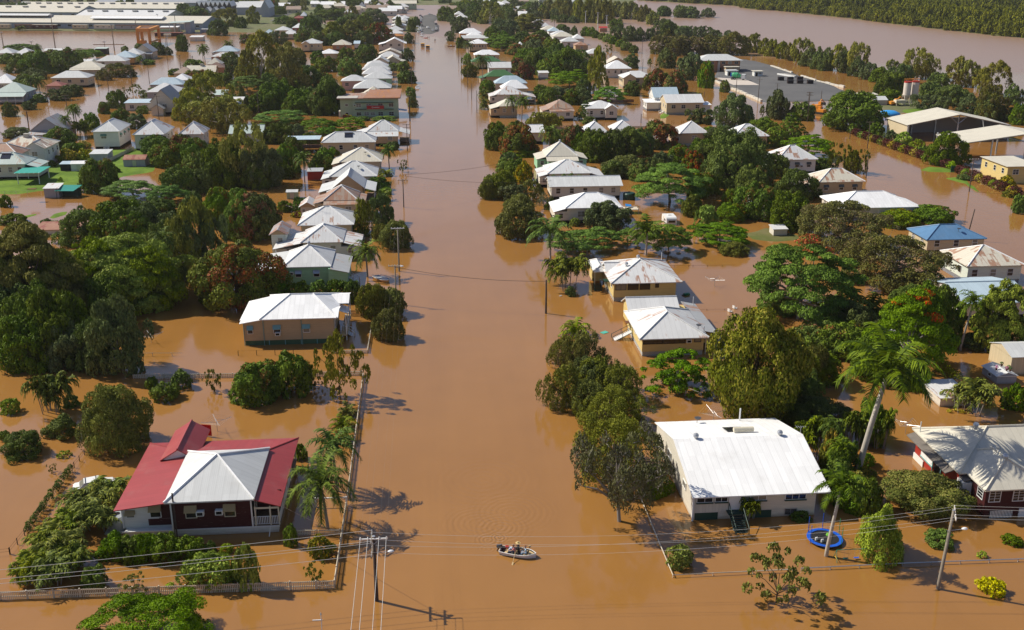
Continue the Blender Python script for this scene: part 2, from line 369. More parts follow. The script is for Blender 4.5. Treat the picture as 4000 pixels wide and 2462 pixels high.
mound('far_road', poly('X',(1640,330),(1800,285),(2020,150),(2180,60),(2060,70),(1930,140),(1850,170),(1700,250),(1560,300)), 1.2, ROADM, 5, .6, .0, 15)
mound('cross_road', poly('Y',(1180,10),(1330,140),(1420,120),(1330,20),(1290,0)), .5, ROADM, 4, .5, .0, 16)
mound('town_ground', [(-40,1290),(40,1300),(90,1250),(230,1220),(300,1480),(320,2400),(-60,2400)], .6, DRY, 16, .05, .04, 17)
fb = [tuple(at('Q', *p))[:2] for p in ((-200,3),(160,24),(480,40),(560,62),(800,78),(1000,100),(1250,125),(1500,158),(1900,205),(2250,245),(2457,262),(2800,300))]
mound('river_bank', fb + [(1450, 600), (1450, 2400), (330, 2400)], 2.6, BANKM, 16, .06, .06, 18)
# ------------------------------------------------------------------ trees and plants
LM_ = dict(
 mango=leafmat('mango', (0.018,0.041,0.005), (0.231,0.327,0.023), (.22,.060,.018)),
 mangored=leafmat('mango_new_growth', (0.020,0.035,0.006), (0.213,0.239,0.023), (.30,.048,.020)),
 rain=leafmat('rain_tree', (0.050,0.087,0.005), (0.342,0.431,0.020), (.2,.2,.02)),
 rainy=leafmat('yellow_rain_tree', (0.050,0.066,0.005), (0.342,0.343,0.023), (.2,.14,.03)),
 gum=leafmat('gum', (0.045,0.065,0.010), (0.390,0.376,0.047), (.2,.18,.08)),
 fig=leafmat('fig', (0.015,0.033,0.004), (0.183,0.257,0.020), (.09,.12,.02)),
 grey=leafmat('grey_leaf', (0.030,0.050,0.017), (0.205,0.255,0.069), (.15,.17,.1)),
 olive=leafmat('bottlebrush', (0.030,0.043,0.006), (0.256,0.263,0.031), (.18,.16,.04)),
 lychee=leafmat('yellow_tipped', (0.022,0.038,0.004), (0.222,0.239,0.018), (.32,.275,.040)),
 poin=leafmat('poinciana', (0.024,0.062,0.005), (0.213,0.367,0.018), (.66,.070,.010)),
 brown=leafmat('seed_pod_tree', (0.043,0.051,0.012), (0.273,0.255,0.050), (.18,.125,.06)),
 bush=leafmat('bush', (0.017,0.041,0.005), (0.188,0.287,0.023), (.1,.15,.02)),
 lime=leafmat('lime_bush', (0.050,0.095,0.008), (0.376,0.495,0.038), (.3,.3,.05)),
 yellow=leafmat('yellow_bush', (.26,.23,.008), (.56,.50,.015), (.5,.4,.02)),
 gold=leafmat('gold_flowering', (0.058,0.078,0.006), (0.290,0.303,0.020), (.55,.36,.012)),
 croton=leafmat('maroon_croton', (.050,.016,.012), (.14,.04,.03), (.38,.40,.02)),
 palm=leafmat('palm', (0.023,0.048,0.006), (0.160,0.230,0.022), (.3,.22,.05)),
 cane=leafmat('cane_palm', (0.029,0.054,0.006), (0.258,0.287,0.023), (.3,.25,.05)),
 dead=leafmat('dry_frond', (.30,.19,.05), (.45,.32,.10), (.4,.3,.1)),
 dry=leafmat('dry_grey_leaf', (0.050,0.055,0.022), (0.224,0.231,0.101), (.16,.15,.10)))
def crown_mesh(name, cl, leaf, nleaf, rg, up=.35, droop=0., aspect=.55, jit=.45, bloom=0., bloomtop=.2, fillin=0., bloom_leaf=.75):
    """cl: clumps (x, y, z, rx, rz). Leaves lie in the outer shell of every clump."""
    cl = np.array(cl, float); n = len(cl); wgt = cl[:,3]**2; wgt = wgt / wgt.sum()
    cnt = np.maximum(4, (nleaf*wgt).astype(int)); idx = np.repeat(np.arange(n), cnt); N = len(idx)
    d = rg.normal(size=(N,3)); d /= np.linalg.norm(d, axis=1)[:,None]
    cen = np.array([cl[:,0].mean(), cl[:,1].mean(), cl[:,2].min()])
    out = cl[idx,:3] - cen; out /= (np.linalg.norm(out, axis=1)[:,None] + 1e-6)
    d = d + out*.45 + np.array([0,0,up]); d /= np.linalg.norm(d, axis=1)[:,None]
    rad = np.stack([cl[idx,3], cl[idx,3], cl[idx,4]], 1)
    p = cl[idx,:3] + d*rad*(.70 + .38*rg.rand(N))[:,None]
    nrm = d + rg.normal(size=(N,3))*jit; nrm /= np.linalg.norm(nrm, axis=1)[:,None]
    tv = rg.normal(size=(N,3)); tv[:,2] -= droop; tv -= nrm*(tv*nrm).sum(1)[:,None]
    tv /= (np.linalg.norm(tv, axis=1)[:,None] + 1e-6); bt = np.cross(nrm, tv)
    L = leaf*(.7 + .6*rg.rand(N))[:,None]; W = L*aspect
    v = np.stack([p - tv*L*.5, p + bt*W*.5, p + tv*L*.5, p - bt*W*.5], 1).reshape(-1,3)
    tc = rg.rand(n)*.6 + .2
    tint = np.clip(tc[idx]*.55 + rg.rand(N)*.5, 0, 1)
    bc = np.zeros(n)
    if bloom > 0:
        sc = rg.rand(n) + bloomtop*((cl[:,2]-cl[:,2].min())/(np.ptp(cl[:,2])+1e-6))
        bc = (sc >= np.quantile(sc, 1-bloom)).astype(float)
    bl = bc[idx]*(rg.rand(N) < bloom_leaf)*(.5+.5*rg.rand(N))
    me = bpy.data.meshes.new(name)
    me.vertices.add(4*N); me.vertices.foreach_set('co', v.ravel())
    me.loops.add(4*N); me.loops.foreach_set('vertex_index', np.arange(4*N, dtype=np.int32))
    me.polygons.add(N); me.polygons.foreach_set('loop_start', np.arange(0, 4*N, 4, dtype=np.int32))
    me.update(calc_edges=True)
    for nm, a in (('tint', tint), ('bloom', bl)):
        at_ = me.attributes.new(nm, 'FLOAT', 'FACE'); at_.data.foreach_set('value', a.astype(np.float32))
    return me
def dome(rg, n, prof, inset=.72, cr=.28, flat=.9, crvar=.35, lump=.14, gap=0.):
    """clumps over a surface of revolution; prof: list of (z, radius) bottom to top (unit crown)."""
    prof = np.array(prof, float); out = []
    seg = np.hypot(np.diff(prof[:,0]), np.diff(prof[:,1]))*(prof[:-1,1]+prof[1:,1]+.05); cum = np.concatenate([[0], np.cumsum(seg)]); cum /= cum[-1]
    g = math.pi*(3-math.sqrt(5)); a0 = rg.rand()*6
    ph = rg.rand(4)*6.28
    for i in range(n):
        u = (i+.5)/n; z = np.interp(u, cum, prof[:,0]); r = np.interp(u, cum, prof[:,1]); a = a0 + i*g
        k = 1 + lump*(math.sin(2*a+ph[0]) + .7*math.sin(3*a+ph[1]+z*4)) + lump*.8*rg.normal()
        if rg.rand() < gap: continue
        c = cr*(1 + crvar*(rg.rand()*2-1))
        out.append((math.cos(a)*r*k*inset + rg.normal()*.03, math.sin(a)*r*k*inset + rg.normal()*.03, max(.04, (z*(1 + lump*.5*math.sin(2*a+ph[2])) + rg.normal()*.045)*(1-.12*flat*0) - c*flat*.45), c, c*flat))
    return out
PR = dict(round=[(.20,.22),(.38,.66),(.60,.98),(.80,.92),(.93,.62),(1,.22)], high=[(.40,.55),(.55,.92),(.72,1.),(.88,.7),(1,.2)],
  dome=[(.03,.80),(.25,1.),(.55,1.),(.78,.86),(.92,.58),(1,.22)], tall=[(.15,.30),(.35,.72),(.60,1.),(.80,.88),(.93,.55),(1,.18)], umb=[(.30,.95),(.42,1.),(.60,.92),(.80,.68),(.94,.36),(1,.1)],
  rain=[(.06,.85),(.28,1.),(.58,.94),(.80,.74),(.94,.45),(1,.12)], ball=[(.02,.72),(.3,.98),(.6,.95),(.85,.65),(1,.18)], cone=[(.02,.95),(.2,1.),(.45,.75),(.7,.45),(.9,.2),(1,.03)], col=[(.02,.8),(.3,1.),(.6,.95),(.85,.6),(1,.1)],
  open=[(.12,.55),(.32,.95),(.55,1.),(.78,.8),(.93,.5),(1,.15)])
#   kind: (leaf material, bark, profile, clumps, clump radius, flatness, leaf size, leaves, options, trunk bottom of crown, trunk radius)
TK = dict(
 mango=('mango',BARK,'dome',75,.27,.85,.050,15000,dict(bloom=.10,bloom_leaf=.5),.1,.06), mangored=('mangored',BARK,'dome',80,.25,.85,.048,16000,dict(bloom=.45,bloom_leaf=.75),.1,.06),
 rain=('rain',BARK,'rain',130,.25,.5,.034,34000,dict(up=.7,aspect=.6),.3,.045), rainy=('rainy',BARK,'rain',130,.25,.5,.034,34000,dict(up=.7,aspect=.6),.3,.045),
 gum=('gum',BARKP,'tall',46,.25,.85,.045,9000,dict(droop=1.2,jit=.75,up=.35),.28,.035), gumwood=('gum',BARKP,'dome',46,.26,.9,.06,11000,dict(droop=1.2,jit=.9),.25,.03),
 fig=('fig',BARK,'dome',85,.25,.85,.042,17000,{},.1,.06), grey=('grey',BARKG,'open',66,.24,.95,.042,17000,dict(droop=.3,jit=.7),.12,.04),
 bottle=('olive',BARK,'open',80,.19,1.45,.042,13000,dict(droop=1.6,aspect=.38,jit=.8),.1,.05), lychee=('lychee',BARK,'round',85,.24,.9,.044,17000,dict(bloom=.65,bloom_leaf=.45,bloomtop=.4),.1,.05),
 olive=('olive',BARK,'open',70,.25,1.0,.042,17000,dict(droop=.5,jit=.6),.08,.05), umb=('poin',BARKG,'umb',90,.23,.40,.036,22000,dict(up=.8,aspect=.5),.5,.035), poin=('poin',BARKG,'umb',110,.21,.42,.034,24000,dict(up=.8,aspect=.5,bloom=.06,bloomtop=1.1,bloom_leaf=.6),.45,.035),
 fern=('poin',BARKG,'dome',60,.24,.5,.060,9000,dict(up=.7,aspect=.35,droop=.6),.2,.04), pods=('brown',BARKG,'dome',120,.22,.7,.034,22000,dict(jit=1.,bloom=.35,bloom_leaf=.5),.2,.035),
 sparse=('olive',BARK,'tall',34,.15,.8,.055,2300,dict(droop=.6,jit=1.),.3,.025), sapling=('gum',BARK,'tall',40,.17,.8,.045,3600,dict(droop=.9,jit=1.),.3,.018), dry=('dry',BARKG,'high',44,.22,.75,.034,5200,dict(jit=1.1,droop=.6),.38,.04),
 bush=('bush',BARK,'ball',34,.33,.9,.075,5500,{},.05,.03), dark=('fig',BARK,'ball',36,.32,.9,.075,5500,{},.05,.03), lime=('lime',BARK,'ball',36,.30,.9,.075,5000,dict(jit=.8),.05,.03),
 yellow=('yellow',BARK,'ball',36,.32,.9,.085,4200,dict(jit=.8),.05,.03), gold=('gold',BARK,'ball',40,.30,.9,.07,5500,dict(bloom=.6,bloom_leaf=.5,bloomtop=.8),.05,.03), tuft=('lime',BARK,'ball',12,.35,1.,.12,700,dict(jit=1.),.05,.02),
 croton=('croton',BARK,'ball',26,.36,1.,.09,3000,dict(bloom=.45,bloom_leaf=.7),.05,.02), cone=('lime',BARK,'cone',70,.26,1.1,.05,12000,dict(droop=-1.,aspect=.4),.03,.03), cypress=('olive',BARK,'col',46,.36,.8,.06,7000,dict(droop=-1.2,aspect=.4),.03,.04), pine=('fig',BARK,'cone',60,.22,.35,.05,8000,dict(up=.7,aspect=.4),.06,.03))
_TM = {}
def tree_mesh(kind, lod, var):
    k = (kind, lod, var)
    if k in _TM: return _TM[k]
    lm, bk, pr, nc, cr, fl, ls, nl, opt, zb, tr = TK[kind]
    rg = np.random.RandomState((sum(map(ord, kind))*7 + var*31) % 9999)
    gap = .22 if kind in ('gum','gumwood','sparse','sapling','dry','pods') else .15 if kind in ('bottle','grey') else 0.04
    lump = .27 if kind in ('bottle','grey','dry') else .19 if kind in ('gum','gumwood','fig','grey','bottle','rain','rainy','pods','sparse','sapling','dry','fern') else .13
    if kind == 'pine':
        cl = []
        for L in range(8):
            z = .12 + L*.115; rr = .95*(1-L/8.4)
            for j in range(7):
                a = j*2*math.pi/7 + L*.5
                for q in (.35, .75): cl.append((math.cos(a)*rr*q, math.sin(a)*rr*q, z-.03*q, .16*(1-L/14), .05))
    else: cl = dome(rg, nc, PR[pr], .83, cr*.84, fl, .45, lump, gap)
    if kind in ('gum','gumwood','sapling','sparse','grey','dry'):
        cl = [(x*(.75+.5*rg.rand()), y*(.75+.5*rg.rand()), z + .06*rg.normal(), c, f) for x, y, z, c, f in cl]
    zm = max(c[2] + c[4]*.92 for c in cl); xm = float(np.quantile([math.hypot(c[0], c[1]) + c[3]*.85 for c in cl], .9))
    cl = [(c[0]/xm, c[1]/xm, c[2]/zm, c[3]/xm, c[4]/zm) for c in cl]
    fac, nf = ((1.12, 1.7), (1.7, .75), (2.6, .30), (3.8, .13))[lod]
    cm = crown_mesh(kind + '_crown', cl, ls*fac, max(160, nl*nf), rg, **opt); cm.materials.append(LM_[lm])
    t = MB(); nz = 6 if lod < 2 else 4
    top = .62 if zb < .4 else .7; lean = rg.normal(size=2)*.04
    P = [(0,0,-.25), (0,0,0), (lean[0]*.5, lean[1]*.5, zb*.7), (lean[0], lean[1], top)]
    t.path(P, [tr*1.15, tr*1.05, tr*.85, tr*.3], nz + 2)
    if lod < 3:
        cs = sorted(cl, key=lambda c: rg.rand())[:(14, 9, 5)[lod]]
        for c in cs:
            b = Vector((lean[0]*.6, lean[1]*.6, zb*.55 + (c[2]-zb)*.12 if zb > .2 else min(c[2]*.45, .3)+.05)); e = Vector(c[:3])
            mid = b.lerp(e, .55) + Vector((rg.normal()*.05, rg.normal()*.05, .04))
            t.path([b, mid, e], [tr*.5, tr*.3, tr*.1], 5 if lod < 2 else 3, False)
        if kind in ('dry','pods') and lod < 2:
            for q in range(260):
                c = cl[rg.randint(len(cl))]; b = Vector(c[:3]); dd = Vector(rg.normal(size=3)); dd.z = abs(dd.z)*.8; dd = dd.normalized()*c[3]*1.15
                t.path([b, b + dd*.6 + Vector(rg.normal(size=3))*.02, b + dd], [.006, .004, .002], 3, False)
    tm = t.mesh(kind + '_trunk'); tm.materials.append(bk)
    _TM[k] = (cm, tm); return _TM[k]
# ---- palms (metres)
def frond(out, base, az, L, elev, droop, nleaf, ll, lw, rg, vee=.5):
    p = Vector(base); d = Vector((math.cos(az)*math.cos(elev), math.sin(az)*math.cos(elev), math.sin(elev))); n = 9; pts = [p.copy()]; dirs = [d.copy()]
    for i in range(n):
        d = (d + Vector((0,0,-droop*(i+1)/n/2))).normalized(); p = p + d*(L/n); pts.append(p.copy()); dirs.append(d.copy())
    for j in range(nleaf):
        s = (.10 + .9*(j+.5)/nleaf)*n; i = min(int(s), n-1); f = s - i; c = pts[i].lerp(pts[i+1], f); d = dirs[i]
        side = d.cross(Vector((0,0,1))); side = side.normalized() if side.length > .01 else Vector((1,0,0)); up = side.cross(d)
        le = ll*(1 - .55*abs((s/n)-.45)/.55)*(.85+.3*rg.rand())
        for sg in (-1, 1):
            v = (side*sg*.85 + d*.55 + up*vee*(rg.rand()-.25) - Vector((0,0,.35+.3*rg.rand()))).normalized(); w = d*lw
            t_ = c + v*le*.55; t2 = c + v*le + Vector((0,0,-.18*le))
            out.append((c - w*.5, c + w*.5, t_ + w*.45, t_ - w*.45)); out.append((t_ - w*.45, t_ + w*.45, t2 + w*.08, t2 - w*.08))
    for i in range(n):
        r = .045*(1 - i/n) + .012; s_ = dirs[i].cross(Vector((0,0,1))); s_ = (s_.normalized() if s_.length > .01 else Vector((1,0,0)))*r
        out.append((pts[i]-s_, pts[i]+s_, pts[i+1]+s_*.8, pts[i+1]-s_*.8))
def quads_mesh(name, qs, rg, mat):
    v = np.array([[tuple(p) for p in q] for q in qs]).reshape(-1,3); N = len(qs); me = bpy.data.meshes.new(name)
    me.vertices.add(4*N); me.vertices.foreach_set('co', v.ravel()); me.loops.add(4*N); me.loops.foreach_set('vertex_index', np.arange(4*N, dtype=np.int32))
    me.polygons.add(N); me.polygons.foreach_set('loop_start', np.arange(0, 4*N, 4, dtype=np.int32)); me.update(calc_edges=True)
    for nm, a in (('tint', rg.rand(N)), ('bloom', np.zeros(N))):
        x = me.attributes.new(nm, 'FLOAT', 'FACE'); x.data.foreach_set('value', a.astype(np.float32))
    me.materials.append(mat); return me
_PM = {}
def palm_crown(kind, lod, var):
    k = (kind, lod, var)
    if k in _PM: return _PM[k]
    rg = np.random.RandomState(500 + var*17 + len(kind)); q = []; nl = (30, 15, 8)[lod]; wf = (1., 2., 3.6)[lod]
    if kind == 'royal':
        for i in range(17): frond(q, (0,0,0), i*2.4+rg.rand()*.3, 1.*(.9+.2*rg.rand()), 1.15 - i*.075, .75, nl, .28, .016*wf*1.6, rg)
        m = LM_['palm']
    elif kind == 'queen':
        for i in range(22): frond(q, (0,0,0), i*2.4+rg.rand()*.3, 1.*(.85+.3*rg.rand()), 1.25 - i*.075, 1.05, nl, .24, .014*wf*1.5, rg, .9)
        m = LM_['palm']
    elif kind == 'cane':
        for s in range(11):
            a = rg.rand()*6.28; r = .55*math.sqrt(rg.rand()); b = (math.cos(a)*r, math.sin(a)*r, .30+.30*rg.rand())
            for i in range(7): frond(q, b, i*2.4+rg.rand()*6, .55*(.8+.4*rg.rand()), 1.3-i*.14, 1.0, max(6, nl//2), .20, .020*wf*1.3, rg)
        m = LM_['cane']
    else:                                                       # low feather palm without a trunk
        for i in range(20): frond(q, (0,0,.1), i*2.4+rg.rand()*.3, 1.*(.8+.3*rg.rand()), 1.3 - i*.055, .95, max(8, int(nl*.7)), .26, .024*wf, rg)
        m = LM_['cane']
    _PM[k] = quads_mesh(kind + '_palm_crown', q, rg, m); return _PM[k]
ADJ = dict(mango='dark green mango tree', mangored='mango tree with bronze red new growth', rain='broad bright green feathery tree', rainy='broad yellowish green feathery tree', gum='tall loose gum tree with pale limbs', gumwood='gum tree',
 fig='dense dark green tree', grey='grey green leafy tree', bottle='olive green drooping bottlebrush tree', olive='olive green bushy tree', lychee='round tree with yellowish leaf tips', umb='flat topped bright green tree', poin='flat topped tree dotted with orange red flowers', fern='ferny bright green tree',
 pods='brownish twiggy wide tree', sparse='thin sparse small tree', sapling='thin young tree with light foliage', dry='grey half bare leaning tree', bush='green rounded bush', dark='dark green rounded bush', lime='light green bush', yellow='bright yellow green rounded bush', gold='bush covered in golden flowers',
 tuft='small tuft of leaves', croton='maroon and yellow croton bush', cone='conical bright green conifer', cypress='narrow upright conifer', pine='layered conical pine', royal='tall royal palm with smooth grey trunk', queen='feathery palm with slim trunk', cane='clump of golden cane palms', cycad='low feather palm without trunk')
CATN = dict(royal='palm', queen='palm', cane='palm', cycad='palm', bush='bush', dark='bush', lime='bush', yellow='bush', gold='bush', tuft='plant', croton='bush')
NAMEN = dict(mango='mango_tree', mangored='mango_tree', rain='rain_tree', rainy='rain_tree', gum='gum_tree', gumwood='gum_tree', fig='fig_tree', grey='leafy_tree', bottle='bottlebrush_tree', olive='olive_green_tree', lychee='round_tree', umb='poinciana_tree', poin='poinciana_tree', fern='fern_leaf_tree', pods='seed_pod_tree', sparse='sparse_tree', sapling='young_tree',
 dry='half_bare_tree', bush='bush', dark='bush', lime='bush', yellow='bush', gold='flowering_bush', tuft='leafy_plant', croton='croton_bush', cone='conifer', cypress='cypress', pine='pine_tree', royal='royal_palm', queen='feather_palm', cane='cane_palm_clump', cycad='low_palm')
GPL = dict(bush='garden bushes', flowering_bush='flowering bushes', croton_bush='croton bushes', leafy_plant='small plants', cypress='cypresses')
TREES = []                                    # (object, kind, where, photo x, photo y, size) -> labels are finished at the end
_rt = random.Random(11)
def plant(kind, tile, cx, top, bot, w, where=None, mode=None, group=None):
    s = TI[tile][2]; fx, ftop = tf(tile, cx, top); fbot = tf(tile, cx, bot)[1]; fw = w / s
    g = atF(fx, fbot); r = fw / ppm(fbot) / 2; px = fw*.256
    lod = 0 if px > 62 else 1 if px > 26 else 2 if px > 13 else 3
    var = _rt.randrange(2 if lod < 2 else 3); r *= 1.15; rz = _rt.random()*6.28
    name = NAMEN[kind]
    if kind in ('royal', 'queen'):             # bot = foot of the trunk, top = heart of the crown, w = spread; crown may stand off to one side via mode=(cx2)
        h = height_at(g.x, g.y, ftop); L = r*1.12
        o = thing(name, '', CATN[kind], g, 0, group); lean = Vector((0,0,0))
        if mode is not None:
            c2 = tf(tile, mode, top)[0]; lean = Vector(((c2 - fx)/ppm(fbot), 0, 0))
        e = lean + Vector((0,0,h)); m = MB()
        rr = (.31 if h > 9 else .17) if kind == 'royal' else .15
        m.path([(0,0,-1), (lean.x*.05,0,h*.1), tuple(lean*.45 + Vector((0,0,h*.5))), tuple(lean*.95 + Vector((0,0,h*.93)))], [rr*1.25, rr*1.15, rr, rr*.75], 10 if lod < 2 else 6)
        m.build('trunk', BARKP if kind == 'royal' else BARKG, o, smooth=True)
        if kind == 'royal':
            m = MB(); m.path([tuple(lean*.93 + Vector((0,0,h*.91))), tuple(lean*.97 + Vector((0,0,h*.96))), tuple(e)], [rr*.95, rr*1.05, rr*.5], 8); m.build('crown_shaft', leafmat('crownshaft', (.12,.2,.03), (.16,.24,.05)), o, smooth=True)
        c = link('crown', palm_crown(kind, min(lod, 2), var), None, o, e); c.scale = (L, L, L); c.rotation_euler = (0, 0, rz)
    elif kind in ('cane', 'cycad'):
        base = g + Vector((0, r*.55, 0)); h = height_at(base.x, base.y, ftop)
        o = thing(name, '', CATN[kind], base, rz, group)
        c = link('crown', palm_crown(kind, min(lod, 2), var), None, o)
        zmax = .95 if kind == 'cane' else .75
        rx = .8 if kind == 'cane' else .8; c.scale = (r/rx, r/rx, max(.3, h/zmax))
        if kind == 'cane':
            m = MB(); rg = np.random.RandomState(500 + var*17 + len(kind))
            for s_ in range(11):
                a = rg.rand()*6.28; q = .55*math.sqrt(rg.rand())
                m.tube((math.cos(a)*q*r*.9, math.sin(a)*q*r*.9, -.5), (math.cos(a)*q*r/.8, math.sin(a)*q*r/.8, h*.5), .06, .05, 5)
            m.build('stems', BARKG, o)
    else:
        k = mode if mode is not None else (0. if kind in ('sparse','sapling','dry','umb','poin','gum') else .8)
        base = g + Vector((0, r*k, 0)); h = height_at(base.x, base.y + r*.12, ftop)*1.04
        cm, tm = tree_mesh(kind, lod, var); o = thing(name, '', CATN.get(kind, 'tree'), base, rz, group)
        sy = _rt.uniform(.92, 1.08)
        t_ = link('trunk', tm, None, o); c = link('crown', cm, None, o)
        for q in (t_, c): q.scale = (r*sy, r/sy, h)
    o['group'] = group or GPL.get(name, name.replace('_', ' ') + 's') + ' standing in the flood'
    TREES.append((o, kind, where, fx, (ftop + fbot)/2, fw)); return o
# ------------------------------------------------------------------ houses
_WM = {}
def window_meshes(w, h, style):
    k = (round(w,2), round(h,2), style)
    if k in _WM: return _WM[k]
    fr = MB(); t = .07
    fr.box(-w/2-t, w/2+t, -.07, .03, -t, 0); fr.box(-w/2-t, w/2+t, -.07, .03, h, h+t); fr.box(-w/2-t, -w/2, -.07, .03, 0, h); fr.box(w/2, w/2+t, -.07, .03, 0, h)
    n = max(1, round(w/.75))
    for i in range(1, n): x = -w/2 + w*i/n; fr.box(x-.025, x+.025, -.055, .02, 0, h)
    if style == 'sash': fr.box(-w/2, w/2, -.055, .02, h*.48, h*.53)
    if style == 'case':
        for q in (.25, .5, .75): fr.box(-w/2, w/2, -.05, .02, h*q-.014, h*q+.014)
    pn = MB(); pn.box(-w/2, w/2, -.025, .01, 0, h)
    hd = MB(); hd.solid([[(-w/2-.12, -.5, h*.62), (w/2+.12, -.5, h*.62), (w/2+.12, -.03, h+.12), (-w/2-.12, -.03, h+.12)]], .03)
    hd.face((-w/2-.12,-.5,h*.6),(-w/2-.12,-.03,h+.1),(-w/2-.12,-.03,h*.58)); hd.face((w/2+.12,-.5,h*.6),(w/2+.12,-.03,h+.1),(w/2+.12,-.03,h*.58))
    _WM[k] = (fr.mesh('window_frame'), pn.mesh('window_pane'), hd.mesh('window_hood')); return _WM[k]
class House:
    def __init__(s, name, label, cat='house', org=(0,0), group=None, lm=None, rz=0.):
        s.off = (org[0], org[1], 0); s.o = thing(name, label, cat, s.off, rz, group); s.near = org[1] < 330; s.lm = lm
    def p(s, mb, name, mat): return mb.build(name, mat, s.o, s.off)
    def walls(s, x0, x1, y0, y1, z0, z1, mat, name='wall'): return s.p(MB().box(x0,x1,y0,y1,z0,z1), name, mat)
    def caps(s, segs, mat, z=.03, w=.13):
        if not s.near: return
        m = MB()
        for a, b in segs: m.path([(a[0],a[1],a[2]+z), (b[0],b[1],b[2]+z)], w, 5)
        s.p(m, 'ridge_cap', mat)
    def hip(s, x0, x1, y0, y1, z, rise, mat, cap=None, ridge=None, axis=None, th=.14, name='roof'):
        w, d = x1-x0, y1-y0; cx, cy = (x0+x1)/2, (y0+y1)/2
        if axis is None: axis = 'x' if w > d else 'y'
        L = abs(w-d)/2 if ridge is None else ridge/2
        if axis == 'x': A, B = (cx-L, cy, z+rise), (cx+L, cy, z+rise)
        else: A, B = (cx, cy-L, z+rise), (cx, cy+L, z+rise)
        c = [(x0,y0,z),(x1,y0,z),(x1,y1,z),(x0,y1,z)]
        if L < .05: fs = [[c[i], c[(i+1)%4], (cx,cy,z+rise)] for i in range(4)]
        elif axis == 'x': fs = [[c[0],c[1],B,A],[c[1],c[2],B],[c[2],c[3],A,B],[c[3],c[0],A]]
        else: fs = [[c[0],c[1],A],[c[1],c[2],B,A],[c[2],c[3],B],[c[3],c[0],A,B]]
        r = s.p(MB().solid(fs, th), name, mat)
        if cap:
            seg = [(c[0],A),(c[3],A),(c[1],B),(c[2],B)] if axis == 'x' else [(c[0],A),(c[1],A),(c[2],B),(c[3],B)]
            if L >= .05: seg.append((A,B))
            s.caps(seg, cap)
        return r
    def gable(s, x0, x1, y0, y1, z, rise, axis, mat, gmat, cap=None, inset=.35, th=.14, name='roof', k=.5):
        if axis == 'y':
            cx = x0 + (x1-x0)*k; A, B = (cx,y0,z+rise), (cx,y1,z+rise)
            fs = [[(x0,y1,z),(x0,y0,z),A,B],[(x1,y0,z),(x1,y1,z),B,A]]
            gs = [MB().prism_y((x0+.25,z-.05),(x1-.25,z-.05),(cx,z+rise-.12),yy) for yy in (y0+inset, y1-inset)]
        else:
            cy = y0 + (y1-y0)*k; A, B = (x0,cy,z+rise), (x1,cy,z+rise)
            fs = [[(x0,y0,z),(x1,y0,z),B,A],[(x1,y1,z),(x0,y1,z),A,B]]
            gs = [MB().prism_x((y0+.25,z-.05),(y1-.25,z-.05),(cy,z+rise-.12),xx) for xx in (x0+inset, x1-inset)]
        r = s.p(MB().solid(fs, th), name, mat)
        for g in gs: s.p(g, 'gable', gmat)
        if cap: s.caps([(A,B)], cap)
        return r
    def lean(s, side, x0, x1, y0, y1, zi, zo, mat, th=.10, name='lean_to_roof'):
        c = {'L': [(x0,y1,zo),(x0,y0,zo),(x1,y0,zi),(x1,y1,zi)], 'R': [(x0,y1,zi),(x0,y0,zi),(x1,y0,zo),(x1,y1,zo)],
             'F': [(x0,y0,zo),(x1,y0,zo),(x1,y1,zi),(x0,y1,zi)], 'B': [(x0,y0,zi),(x1,y0,zi),(x1,y1,zo),(x0,y1,zo)]}[side]
        return s.p(MB().solid([c], th), name, mat)
    def win(s, side, u, wallpos, z, w=1.0, h=1.25, hood=None, style='sash', frame=None):
        fr, pn, hd = window_meshes(w, h, style); rz = {'F': 0, 'L': -math.pi/2, 'R': math.pi/2}[side]
        loc = (u - s.off[0], wallpos - s.off[1], z) if side == 'F' else (wallpos - s.off[0], u - s.off[1], z)
        f = link('window', fr if frame is None else window_frame(fr, frame), frame or M_WHITE, s.o, loc); f.rotation_euler = (0,0,rz)
        link('window_pane', pn, glass(), f)
        if hood: link('window_hood', hood_mesh(hd, hood), None, f)
        return f
    def ac(s, u, y, z, side='F'):
        m = MB()
        if side == 'F': m.box(u-.38,u+.38,y-.5,y+.05,z,z+.5)
        else: m.box(y-.5,y+.05,u-.38,u+.38,z,z+.5)
        g = s.p(m, 'air_conditioner', M_WHITE)
        m = MB(); m.box(u-.28,u+.28,y-.512,y-.5,z+.08,z+.42) if side == 'F' else m.box(y-.512,y-.5,u-.28,u+.28,z+.08,z+.42)
        q = m.build('grille', M_DARK, g, s.off)
    def posts(s, pts, z0, z1, mat=None, r=.06):
        for x, y in pts: s.p(MB().box(x-r,x+r,y-r,y+r,z0,z1), 'post', mat or M_WHITE)
    def rail(s, a, b, z0, z1, mat=None):
        m = MB(); n = max(2, int((Vector(b)-Vector(a)).length/.16)); m.tube((*a,z1),(*b,z1),.04,n=4); m.tube((*a,z0),(*b,z0),.03,n=4)
        for i in range(n+1):
            x, y = a[0]+(b[0]-a[0])*i/n, a[1]+(b[1]-a[1])*i/n; m.box(x-.028,x+.028,y-.028,y+.028,z0,z1)
        s.p(m, 'railing', mat or M_WHITE)
    def pipe(s, x, y, z0, z1, r=.06, mat=None): s.p(MB().tube((x,y,z0),(x,y,z1),r,n=6), 'vent_pipe', mat or M_WHITE)
    def vent(s, x, y, z): s.p(MB().lathe([(.16,-.25),(.16,.12),(.30,.2),(.34,.38),(.24,.56),(.05,.64)],(x,y,z),10), 'roof_vent', M_STEEL)
    def dish(s, x, y, z):
        m = MB(); m.tube((x,y,z-.1),(x,y,z+.55),.03); m.lathe([(.02,.5),(.3,.58),(.42,.72)],(x+.05,y-.1,z),12); s.p(m,'satellite_dish',plain('dish_grey',(.06,.06,.065),.5,.4))
